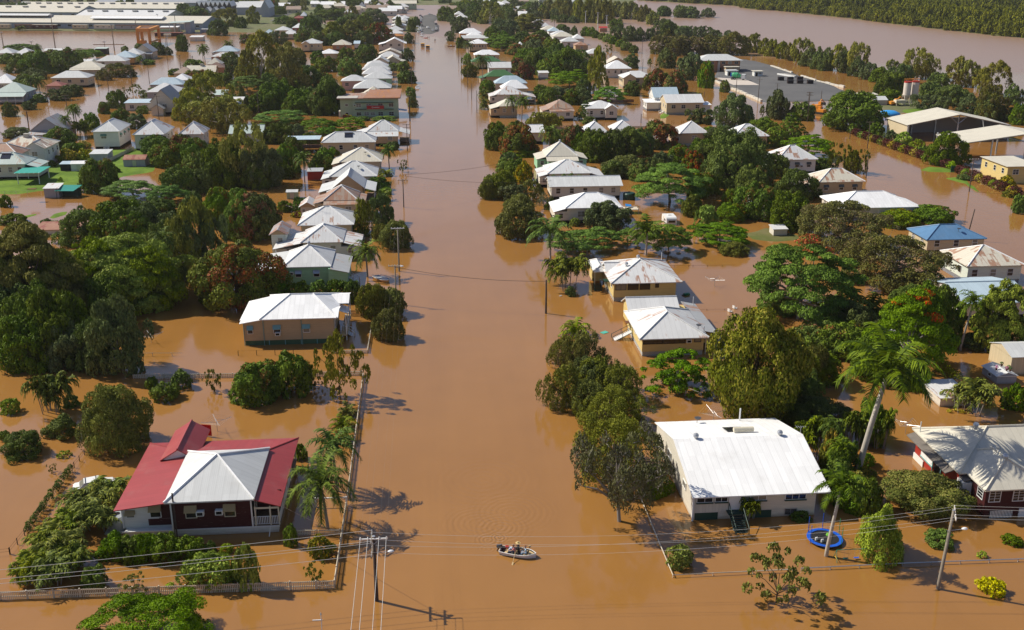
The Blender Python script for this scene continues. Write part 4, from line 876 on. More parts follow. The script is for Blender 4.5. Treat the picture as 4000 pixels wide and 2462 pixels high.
# green block of flats
H = House('apartment_building','two storey pale green flats with a red sign board and rusty roof','building',(-20,384)); gf = wall('green', 6.); lm('M',1850,1000,'the green flats')
H.walls(-30.9,-26.5,384.6,391,-.5,6.6,gf,'stair_tower'); H.walls(-26.5,-10,384,397,-.5,6.7,gf); H.p(MB().box(-32,-8.9,383.4,399,6.72,7.0),'roof',roof('rust',.75)); H.p(MB().box(-32,-24.5,383.42,390,7.01,7.12),'flat_roof',M_CONC)
H.p(MB().solid([[(-22.5,383.6,7.1),(-9.0,383.6,7.1),(-8.6,398,8.5),(-20.5,398,8.3)]],.12),'upper_roof',roof('orange',.9))
H.p(MB().box(-25.5,-11.5,383.2,384,2.9,3.05),'canopy',M_DGREEN); H.p(MB().box(-25.5,-11.5,383.2,384,5.3,5.45),'canopy',M_DGREEN)
for z in (.95,4.05):
    for u in (-24.2,-20.6 if z > 2 else -21.4,-16.3,-12.4): H.win('F',u,383.98,z-.25,1.7,1.2,None,'sash')
    H.win('F',-28.6,384.58,z,1.,.8,None,'plain')
H.win('F',-19.2,383.98,.8,1.6,1.0,None,'sash'); H.ac(-25.6,384,4.2)
s_ = H.p(MB().box(-21.2,-15.0,382.95,383.12,3.12,4.35),'sign_board',plain('sign_red',(.42,.006,.010),.4,.4,.04)); MB().box(-21.35,-14.85,383.0,383.1,3.0,3.12).build('sign_trim',M_TRIM,s_,H.off)
MB().path([(-19.15+.24*math.cos(a*math.pi/6),382.93,3.74+.24*math.sin(a*math.pi/6)) for a in range(13)],.055,5,False).build('sign_emblem',M_WHITE,s_,H.off)
m = MB(); x = -18.7
for w in (.16,.22,.14,.24,.18,.2,.16,.22): m.box(x,x+w,382.92,382.95,3.64,3.84); x += w+.07
m.build('sign_lettering',M_WHITE,s_,H.off)
H.lean('R',-10,-6.8,384,388,2.6,2.2,roof('bluegrey')); H.walls(-31.6,-31.0,385,391,-.5,2.2,wall('offwhite',.3),'side_screen')
gh('stained cream pyramid roofed house directly behind the green flats','M',1765,1960,905,3.8,9,'h',2.6,'cream','cream','lL4 w0',rust=.35)
gh('large pale hip roofed house with brown front wall behind the flats','M',1665,2035,848,4.0,12,'h',3.2,'pale','brown','w0',ov=.6)
gh('pink walled house with pale hip roof left of the street row','M',1550,1795,778,4.2,9,'h',2.2,'pale','pink','w2 lo',lm='the pink walled house')
for i, (xl, xr, y, ze, d, r, rm, wm, lab) in enumerate(((1765,2045,755,4.,9.5,2.4,'pale','pgreen','white roofed house with green front wall behind the pink walled house'),(1752,2040,712,4.,10,3.2,'white','mint','steep white hip roofed house two roofs behind the pink walled house'),
  (1752,2028,668,4.,9,2.8,'pale','white','pale hip roofed house three roofs behind the pink walled house'),(1775,2010,640,4.,9,2.6,'white','cream','low white roofed house four roofs behind the pink walled house'))):
    gh(lab,'M',xl,xr,y,ze,d,'h',r,rm,wm,'w2' if i == 0 else 'w0')
gh('grey gabled house with pale end wall beside the cream gabled house','M',1850,2015,600,4.2,11,'gy',2.6,'pale','offwhite','lL3 w0')
gh('cream house with tan front gable on the left street row','M',1980,2118,582,4.2,12,'gy',2.2,'cream','cream','w2 vR3',lm='the cream gabled house')
gh('white roofed house behind the cream gabled house','M',1912,2110,548,4.,9,'h',2.6,'white','offwhite','w0')
gh('wide tan gable roofed house above the white roofs','M',1912,2140,520,4.,12,'gy',2.6,'cream','beige','w1',rust=.3)
gh('white two storey house with double front gables on the left street row','M',1980,2150,410,5.2,13,'gy',2.6,'bright','offwhite','lL4.5 w2 vR2',lm='the white double gabled house')
gh('house with an orange verandah roof on the left street row','M',2012,2155,347,3.8,10,'h',1.4,'orange','tan','vR2.5 w1',lm='the orange verandah house')
for xl, xr, y, r, rm, lab in ((2010,2150,322,2.4,'white','white roofed house just behind the orange verandah'),(2000,2150,290,2.8,'pale','pale roofed house two roofs behind the orange verandah'),(2035,2180,246,2.0,'bright','bright flat white roofed house three roofs behind the orange verandah'),(2040,2175,216,2.4,'cream','pale cream roofed house four roofs behind the orange verandah'),
  (2120,2205,200,2.6,'white','small white pyramid roof beside the far street trees'),(2045,2165,182,3.4,'bright','white pyramid roofed house left of the far parked cars'),(2120,2210,175,2.4,'white','white roof tucked behind the white pyramid roof'),(2080,2190,90,3.2,'cream','cream pyramid roofed house left of the far dry road')):
    gh(lab,'M',xl,xr,y,4.2,11,'h',r,rm,'offwhite','w2')
gh('large pale hall with a green awning beside the far road','U',-260,515,110,6.5,22,'gx',3,'cream','green','w5',lm='the green awning hall')
gh('white pyramid roofed cottage far left of the street','M',1878,1950,62,4.5,12,'h',3.4,'white','offwhite','w1'); gh('tan pyramid roofed cottage far left of the street','M',1945,2035,66,4.5,12,'h',3.2,'rust','tan','w1')
gh('house with long tan roof before the blue grey roofed house','M',1640,1790,80,4.5,12,'h',2.4,'cream','offwhite','w2'); gh('cottage with dark blue grey pyramid roof among the far trees','M',1720,1785,60,4.5,11,'h',4.2,'grey','grey','w0')
gh('small beige house half hidden by trees left of the street','M',1580,1672,118,4.5,12,'h',3,'pale','beige','w2')
gh('long white building with many windows at the far edge of town','M',1355,1590,45,6,18,'gx',3,'bright','white','w7 lo',name='building',cat='building',lm='the far long white building')
# middle of the left block
gh('two storey cream house with front gables and balcony among the trees','M',1172,1365,418,5.0,12,'h',2.6,'pale','cream','w3 gbL',lm='the two storey cream house')
gh('yellow stained roofed brick house right of the two storey cream house','M',1465,1650,432,3.6,11,'h',2.8,'cream','brick','w2',rust=.15); gh('white walled house with bright hip roof below the yellow stained roof','M',1345,1522,515,4.0,10,'h',2.2,'bright','cream','w1',lm='the bright hip roofed house')
gh('small pale blue shed roof right of the yellow stained roof','M',1672,1735,420,3.4,8,'s',1.2,'bluegrey','white','w0',name='shed',cat='shed')
gh('pale roofed house behind the big gum trees','M',908,1072,292,4.2,12,'h',2.6,'pale','cream','w2'); gh('white roofed house right of the pale blue roof','M',985,1142,328,3.8,12,'h',2.8,'white','cream','w2'); gh('house with pale blue hip roof behind the big gum trees','M',795,915,326,3.6,12,'h',2.8,'bluegrey','white','w0',lm='the pale blue roof')
gh('white roofed house with red verandah trim among far trees','M',1080,1205,268,5,13,'h',3.0,'bright','red','w2'); gh('house with red front roof and white pyramid among far trees','M',1085,1200,176,4.5,12,'h',2.0,'rred','red','w2')
gh('white pyramid roof above the red fronted roof','M',1160,1225,152,5,9,'h',3.4,'bright','offwhite','w0')
gh('wide white warehouse roof at the far left skyline','M',548,800,72,8,40,'gx',5,'pale','grey','w0 lo',name='warehouse',cat='building'); gh('white gabled warehouse end right of the wide white warehouse','M',780,862,80,9,40,'gy',7,'white','grey','w0 lo',name='warehouse',cat='building')
for i in range(8): gh('far saw tooth factory roof bay, number %s from the left' % ('one','two','three','four','five','six','seven','eight')[i],'M',150+i*44,194+i*44,62,9,30,'gy',4.5,'pale','dark','w0 lo',name='factory_bay',cat='building',group='saw tooth factory roof bays')
for i in range(3): gh('low white gabled shed before the saw tooth roofs, %s of three' % ('left','middle','right')[i],'M',235+i*66,300+i*66,112,5,18,'gy',4,'white','grey','w0 lo',name='shed',cat='shed')
gh('house with grey blue pyramid roof and white verandah left of the gums','M',342,562,495,4.0,10,'h',2.8,'bluegrey','white','w3 lL2',lm='the grey blue roofed house')
gh('wide pale roofed house below the grey blue roof','M',300,548,545,3.8,10,'h',2.0,'pale','brick','w2 vR3',rust=.2); gh('beige pyramid roofed house beside a dark brown roof','M',262,402,618,3.6,9,'h',3.0,'cream','brick','w1'); gh('low dark brown roofed house left of the gums','M',250,440,650,3.4,9,'h',2.2,'brown','brick','w0')
gh('wide cream gable roofed house with cooler left of the gums','M',60,348,692,3.6,10,'gx',2.6,'cream','tan','w2 ev',rust=.1); gh('pinkish hip roofed house below the cream gable roof','M',-60,130,705,3.4,10,'h',2.6,'rust','cream','w0',rust=.0); gh('bright white roofed house on the left side street','M',-80,95,770,3.4,10,'h',2.4,'bright','white','w1')
gh('long bluish white roofed house on the left side street','K',1790,2195,1016,3.4,9,'h',2.6,'bluegrey','grey','w3'); gh('large cream white hip roofed house on the left side street','K',1750,2140,1105,3.6,12,'h',3.0,'white','grey','w2')
gh('flat white skillion house hidden by the gum crown','M',350,592,1000,4.2,10,'s',1.4,'white','tan','w0'); gh('pale green skillion roof among the gum trees','M',318,445,912,3.6,9,'s',1.,'pgreen','grey','w0')
gh('grey roofed church hall with steep front gable and small porch','K',1790,2085,1225,4.6,16,'gy',4.6,'grey','offwhite','w1',lm='the grey church hall')
gh('small gabled entrance porch of cream boards before the church hall','K',1800,1965,1310,2.6,4,'gy',1.6,'grey','offwhite','w0',name='porch_room',cat='building'); gh('long low flat roofed white building left of the church hall','K',1485,1820,1236,3.0,8,'s',.5,'bluegrey','offwhite','w2 lo',name='building',cat='building'); gh('small white lean-to roof right of the church hall','K',2090,2200,1290,2.8,6,'s',.8,'bright','grey','w0',name='shed',cat='shed')
# far left side street
gh('cream house with pale hip roof standing in the flooded side street','K',608,1050,935,4.2,11,'h',2.6,'pale','cream','w3',lm='the cream side street house')
gh('white gabled house with tan upper gable behind the cream side street house','K',842,1210,818,4.0,12,'h',2.8,'cream','offwhite','w2 vF2'); gh('small flat white house between two big trees','K',908,1092,742,3.2,9,'gx',1.0,'white','mint','w1')
gh('pale roofed house with white verandah front','K',1150,1505,735,3.4,10,'h',2.6,'pale','white','w2'); gh('ochre walled house with blue grey gable','K',1335,1610,692,3.8,12,'h',3.2,'bluegrey','orange','w1',lm='the ochre walled house')
gh('white and blue grey pyramid roofed house beside the ochre house','K',1470,1690,655,3.8,11,'h',3.2,'white','white','w1'); gh('tan gabled grey roofed house near the gantry crane','K',1600,1835,625,4.0,12,'gy',4.2,'grey','beige','vF3 w1',lm='the tan gabled house')
gh('white pyramid roofed house at the far left edge','K',-120,162,1000,4.2,12,'h',3.4,'bright','mint','w1'); gh('pale green roofed house with wide front verandah at left edge','K',-80,312,1110,4.2,12,'h',3.4,'pgreen','bluegrey','vF4 w2',lm='the pale green verandah house')
gh('low red roofed house between palms and the cream side street house','K',540,745,1032,2.6,8,'h',1.6,'rred','pink','w1 lo'); gh('white hip roofed house under the left hedge','K',148,392,660,3.6,12,'h',3.4,'white','white','w1'); gh('pale roofed house at the top left corner of the houses','K',-60,150,640,3.4,12,'h',2.6,'pale','white','w0'); gh('low pale flat roof behind the round tree','K',520,800,610,3.0,10,'gx',1.,'pale','white','w0 lo')
gh('dark open shed with pale roof at the water edge','K',1128,1275,585,3.4,7,'s',.3,'pgreen','dark','w0 lo',name='shed',cat='shed'); gh('rusty low shed behind the domed tree','K',860,1050,598,3.0,6,'s',.3,'brown','brick','w0 lo',name='shed',cat='shed')
# around the lawn
gh('grey gabled house with three dark windows behind the lawn','L',355,770,345,3.4,12,'gy',4.0,'zinc','grey','w1 lF2.5',rust=.25,lm='the grey gabled lawn house')
gh('tall white house on a grey base with front stairs','L',1095,1425,352,5.4,14,'h',2.6,'pale','white','w1 stF hdg',lm='the tall white lawn house'); gh('white bow roofed house behind the mango trees','L',1592,1965,388,5.0,14,'h',3.4,'white','offwhite','w2',rust=.15); gh('white roofed house with rusty edge under gum branches','L',2140,2440,382,4.4,10,'h',3.0,'white','offwhite','w2',rust=.4)
gh('two storey white house with rusty roof and roof cooler','L',-60,560,548,5.2,11,'h',2.4,'cream','white','w3 gbR lo ev',rust=.45,lm='the two storey white house')
gh('cream house on stilts with solar heater at the left edge','L',-240,300,745,4.2,9,'h',2.4,'pgreen','offwhite','w4 sp lR3',rust=.1); gh('rusty brown hip roof behind the stilted cream house','L',-260,215,640,5.4,9,'h',2.6,'rust','offwhite','w0',rust=.75)
def shed(label, xs, ys, z, rm, wm, typ='gx', rise=.6, door=True, name='shed', rust=0.):
    H = House(name, label, 'shed', ((xs[0]+xs[1])/2, ys[0])); H.walls(xs[0]+.08,xs[1]-.08,ys[0]+.08,ys[1]-.08,-.4,z,wall(wm,-.3))
    if typ == 's': H.lean('F',xs[0]-.1,xs[1]+.1,ys[0]-.1,ys[1]+.1,z+rise,z+.03,roof(rm,rust),name='roof')
    else: H.gable(xs[0]-.1,xs[1]+.1,ys[0]-.1,ys[1]+.1,z+.02,rise,typ[1],roof(rm,rust),wall(wm,-.3),None,.15,.06)
    if door:
        d = H.p(MB().box((xs[0]+xs[1])/2-.5,(xs[0]+xs[1])/2+.5,ys[0]+.03,ys[0]+.07,.1,min(z-.2,2.)),'door',M_STEEL)
    return H
def shedp(label, tile, xl, xr, yb, z, dep, *a, **k):
    p, q = at(tile, xl, yb), at(tile, xr, yb); return shed(label, (p.x, q.x), ((p.y+q.y)/2, (p.y+q.y)/2+dep), z, *a, **k)
shedp('white garden shed with doors on the lawn','L',858,1040,840,2.3,3.,'bright','white'); shedp('small blue roofed lean-to left of the white garden shed','L',728,852,838,2.2,3.,'bluegrey','dark','s',.3,False)
shedp('rusty red roofed timber shed on the lawn','L',1485,1748,782,2.2,5.5,'rred','grey','gx',.9,True,'shed',.7); shedp('grey skillion carport beside the paling fence','L',1085,1300,720,2.4,5.5,'pale','grey','s',.4,False)
H = shedp('tumbledown pale shed at the lawn edge with open roof frame','L',535,715,1150,2.4,4.,'white','grey','s',.5,False,rust=.2); H.p(MB().box(-95.8,-93.8,252.6,253.6,2.95,3.05),'roof_frame',M_RUSTB)
a = at('L',800,1150); H = House('tarp_shelter','shelter of green shade cloth joined to the tumbledown shed','shelter',(a.x,a.y)); H.posts([(a.x-2.3,a.y),(a.x+2.6,a.y),(a.x-2.3,a.y+3.2),(a.x+2.6,a.y+3.2)],-.4,2.1,M_DGREEN,.05); H.p(MB().solid([[(a.x-2.6,a.y-.3,1.9),(a.x+1.9,a.y-.4,1.8),(a.x+3,a.y+3.4,2.5),(a.x-1.9,a.y+3.4,2.6)]],.03),'tarp',plain('green_tarp',(.015,.24,.20),.6,.3,.2)); H.walls(a.x-2.3,a.x+2.6,a.y+2.9,a.y+3.1,-.3,1.9,M_DGREEN,'back_screen')
a = at('L',225,995); b = at('L',440,935); H = House('pergola','white posted pergola with green shade cloth on the lawn','pergola',(a.x,a.y)); y2 = b.y+1.2
for x in (a.x,a.x+5.3):
    for y in (a.y,y2): H.p(MB().box(x-.09,x+.09,y-.09,y+.09,-.1,3.),'post',M_WHITE)
for y in (a.y,y2): H.p(MB().box(a.x-.6,a.x+5.9,y-.06,y+.06,3.,3.2),'beam',M_WHITE)
H.p(MB().solid([[(a.x-.7,a.y-.5,3.25),(a.x+5.9,a.y-.5,3.25),(a.x+5.9,y2+.5,3.3),(a.x-.7,y2+.5,3.3)]],.03),'shade_cloth',plain('green_cloth',(.02,.30,.24),.6,.3,.15))
for i in range(6): H.p(MB().box(a.x-.4+i*1.2,a.x-.28+i*1.2,a.y-.9,y2+.8,3.2,3.245),'rafter',M_WHITE)
a, b = at('F',245,215), at('F',525,230); shed('low flooded shed with rusty red and white striped roof',(a.x,b.x),(a.y,a.y+5.5),1.1,'rred','offwhite','s',.5,False,'shed',.8)
a, b = at('N',985,752), at('N',1128,752); shed('dark red flooded shed between the palms and the zinc roofs',(a.x,b.x),(a.y,a.y+4),2.4,'zinc','red','s',.2,False); a, b = at('N',785,930), at('N',890,935); shed('low olive green garden shed among dark trees',(a.x,b.x),(a.y,a.y+2.6),1.7,'pale','green','gx',.4)
gh('pale green gabled roof under the umbrella trees','N',225,560,300,3.4,9,'gx',2.0,'pgreen','grey','w0')
# right of the street, going away
gh('white house with front porch and stairs behind two royal palms','P',1002,1560,1012,3.6,10,'h',2.3,'bright','offwhite','w2 lL2.6',lm='the white porch house')
gh('long low house with pale gable roof beside a green water tank','P',845,1565,806,3.3,9.5,'gx',1.5,'pale','offwhite','w5 stF',lm='the long low pale house',ov=.6)
gh('white roofed house with brown windows behind the long low pale house','P',830,1262,683,3.6,10.5,'h',2.5,'white','offwhite','w3 lL2.2 lR3.5',rust=.1)
gh('green sided house with tall cream pyramid roof and twin roof vents','P',815,1125,517,4.4,9,'h',3.2,'cream','pgreen','lF2.6 lL2.6 lR2.8 vt w2',lm='the green sided house')
gh('white roof corner showing between mango trees right of the street','P',640,808,290,3.6,11,'gx',1.6,'white','offwhite','w0'); gh('white hip roof with twin vents behind the mango row','P',1185,1420,290,3.6,9,'h',2.8,'white','offwhite','w0 vt'); gh('white hip roof right of the twin vent roof','P',1455,1692,275,3.6,9,'h',2.6,'white','offwhite','w0')
gh('white pink streaked pyramid roof right of the red mango','P',2105,2380,295,4.0,9,'h',3.0,'white','tan','w1 lL2',rust=.15); gh('white roof glimpsed behind the tall gum','R',310,580,440,3.8,10,'h',3.0,'white','tan','w1',rust=.2)
gh('white house with rusty centred hip roof facing the flooded cross street','O',1090,1335,1045,4.0,11,'h',2.6,'rust','offwhite','lF2 lL2.4 w3',rust=.5,lm='the rusty hip cross street house')
gh('white two gabled house on stumps facing the cross street','O',1445,1760,1042,4.0,11,'h',2.2,'white','offwhite','w3 gbR',lm='the two gabled white house')
gh('cream cottage with pinkish roof behind two palms','O',605,800,1020,4.2,10,'h',2.0,'cream','tan','w2 lL3'); gh('white roofed house with stained pyramid right of the street','O',578,850,908,4.0,10,'h',2.8,'white','offwhite','lL2.5 vR5 w1',rust=.3)
gh('white pyramid roofed house below the pale blue roof','O',632,895,850,4.4,9,'h',3.0,'bright','cream','w1'); gh('house with a pale sky blue hip roof right of the street','O',570,888,800,4.2,9,'h',2.8,'bluegrey','beige','w0',lm='the sky blue roofed house')
gh('house with dark green hip roof right of the street','O',480,768,735,4.0,9,'h',2.6,'green','tan','w1 lL2.5',lm='the dark green roof'); gh('white gabled house behind the dark green roof','O',505,735,652,4.2,9,'gx',2.4,'white','white','w3'); gh('house with faded green roof and white gutter','O',345,632,592,3.8,9,'h',2.4,'green','cream','w1')
gh('cream house with bright white hip roof right of the street','O',372,622,528,4.2,10,'h',2.4,'bright','cream','w2'); gh('two storey pale yellow house with bright flat roof and many windows','O',325,505,420,5.0,11,'h',2.4,'bright','cream','w6',lm='the two storey pale yellow house')
gh('long white walled house with low roof right of the far street','O',250,512,368,4.2,9,'gx',1.6,'pale','white','w3'); gh('white roofed house in front of the ochre gable','O',300,455,345,4.4,9,'h',2.2,'bright','offwhite','w0'); gh('ochre gabled house with bright white pyramid roof','O',232,450,322,4.6,11,'h',3.2,'bright','orange','w1')
for xl, xr, y, lab in ((200,315,168,'white roofed house on the far right side of the street'),(185,275,140,'grey white gabled house beside the far street tree'),(180,270,112,'pinkish roofed house at the far right of the street')): gh(lab,'O',xl,xr,y,4.4,11,'h',2.8,'white','offwhite','w1')
gh('pale tan roof among dense trees at far right','Y',210,360,105,4.6,14,'h',2.6,'cream','tan','w1'); gh('wide white roofed building before the far car park','Y',905,1150,75,6,16,'h',3,'bright','mint','w3'); gh('white hip roofed house ringed by palms in the far town','Y',1110,1345,185,4.6,14,'h',4,'white','white','w2'); gh('small bright white roof left of the far flooded park','Y',1330,1480,240,4.6,12,'gx',3,'bright','offwhite','w1')
gh('large open sided hall roof at the top of the town','Y',760,880,22,7,16,'gx',3,'pale','tan','w3')
for i, (xl, xr, y, rm, lab) in enumerate(((940,1040,205,'bright','white roof sliver beside the flooded park, farthest of its row'),(1020,1110,255,'white','white hip roof second nearest the flooded park palms'),(1020,1190,285,'cream','cream hip roof below the white one by the park'),(1085,1205,300,'bluegrey','blue white walled house by the flooded park'),(1115,1300,335,'white','wide white pyramid roof by the flooded park'),(1130,1340,352,'cream','low cream yellow roof by the flooded park'),(1212,1390,400,'pale','pale pyramid roof with chimney near the park trees'),(1320,1435,372,'white','white flat roof right of the pale pyramid roof'))):
    gh(lab,'O',xl,xr,y,4.2,11,'h',2.6,rm,'white','w1')
gh('rusty red roofed house near the flooded park','O',1340,1475,435,3.6,10,'h',1.8,'rust','tan','w1',rust=.8); gh('small white roof peeping through trees','O',785,860,440,3.6,9,'h',2.,'white','offwhite','w0')
gh('white roofed house with chimney behind the tall gum by the park','O',1440,1650,515,4.0,11,'h',2.4,'white','offwhite','w0'); gh('white and rust gabled house with stair rail by the side street','O',1640,1860,610,4.4,10,'gy',3.,'cream','tan','w0',rust=.3); gh('white house with open front gable and dark verandah strip','O',1632,1892,660,4.4,12,'h',3.4,'bright','offwhite','w4 lo',lm='the white strip verandah house')
gh('cream house on dark stumps with white hip roof beside red mango','O',1792,2110,745,4.4,11,'h',2.4,'white','cream','w3 gbL hdd',lm='the cream stump house'); gh('little white open shelter with pale roof by tree shade','O',990,1095,700,3.0,6,'s',.4,'white','white','w0',name='shelter',cat='shelter')
gh('white house with blue panelled roof slope','O',2095,2350,935,4.6,11,'gx',3.2,'bluegrey','white','w0',lm='the blue panelled roof'); gh('long cream house with wide white gable roof near the yard','Q',0,270,705,4.4,12,'gx',2.4,'white','cream','w3 st',lm='the long cream house by the yard')
gh('small white awning room beside the long cream house','Q',250,318,720,3.4,6,'s',.5,'bright','white','w0',name='shelter',cat='shelter'); gh('low flat white annexe left of the blue panelled roof','O',2022,2200,985,3.2,8,'s',.4,'bright','white','w0')
gh('white walled house with streaked rusty hip roof and dark hooded windows','R',632,942,612,4.1,10,'h',3.,'white','white','w3 hdd ac lL2',rust=.35,lm='the streaked hip house')
gh('tan house on battens with rust striped roof beside the side street','R',938,1292,776,3.6,9,'h',2.4,'cream','tan','w3 hdd lL5',rust=.42,lm='the rust striped tan house'); gh('house with wide bright white hip roof beside the side street','R',1085,1690,966,3.0,12,'h',2.4,'bright','offwhite','w2 lR2.6',lm='the wide bright hip roof')
gh('cream house with a blue hip roof and a satellite dish','J',930,1370,243,3.0,9,'h',1.9,'blue','cream','w3 dh',lm='the blue roofed house',ov=.35); gh('two storey pale house with rust streaked hip roof below the blue roof','J',1215,1640,430,3.5,10.5,'h',2.4,'cream','mint','w3',rust=.38,lm='the rust streaked pale house',ov=.4)
gh('wide pale blue white roof at the right edge above leafy trees','J',1190,1720,690,3.0,14,'gx',1.4,'bluegrey','offwhite','w0')
# out in the right hand gardens
shed('grey lean carport roof standing among palms',(66.2,70.6),(118.9,124.5),1.25,'white','offwhite','s',.25,False,'carport',.15); shed('cream sheet metal shed with grey gable roof at the right edge',(81.2,92),(128.6,134.5),2.7,'pale','cream','gx',1.0,False)
H = shed('small grey vinyl garden shed with white trim and pot plants on its roof',(77.6,80.6),(125.6,129.6),1.15,'pale','grey','gy',.55,False); H.p(MB().box(77.7,80.5,125.52,125.56,1.12,1.22),'white_trim',M_WHITE); H.win('L',127.5,77.66,.5,.7,.4,None,'plain')
shed('little white box shed under the flowering tree',(67.7,71.2),(142.5,145),1.3,'white','offwhite','s',.15,False); gh('yellow rendered building at the right edge of the side street','R',2330,2600,662,4.6,14,'s',.1,'cream','yellow','w2 lo',name='building',cat='building',lm='the yellow building')
shed('tiny white hut roof beside the domed green tree',(72.5,75.6),(206,209),1.5,'white','offwhite','s',.3,False); shed('small pale hut against the paling fence right of the domed tree',(73.6,77),(231,234),1.5,'pale','grey','s',.3,False)
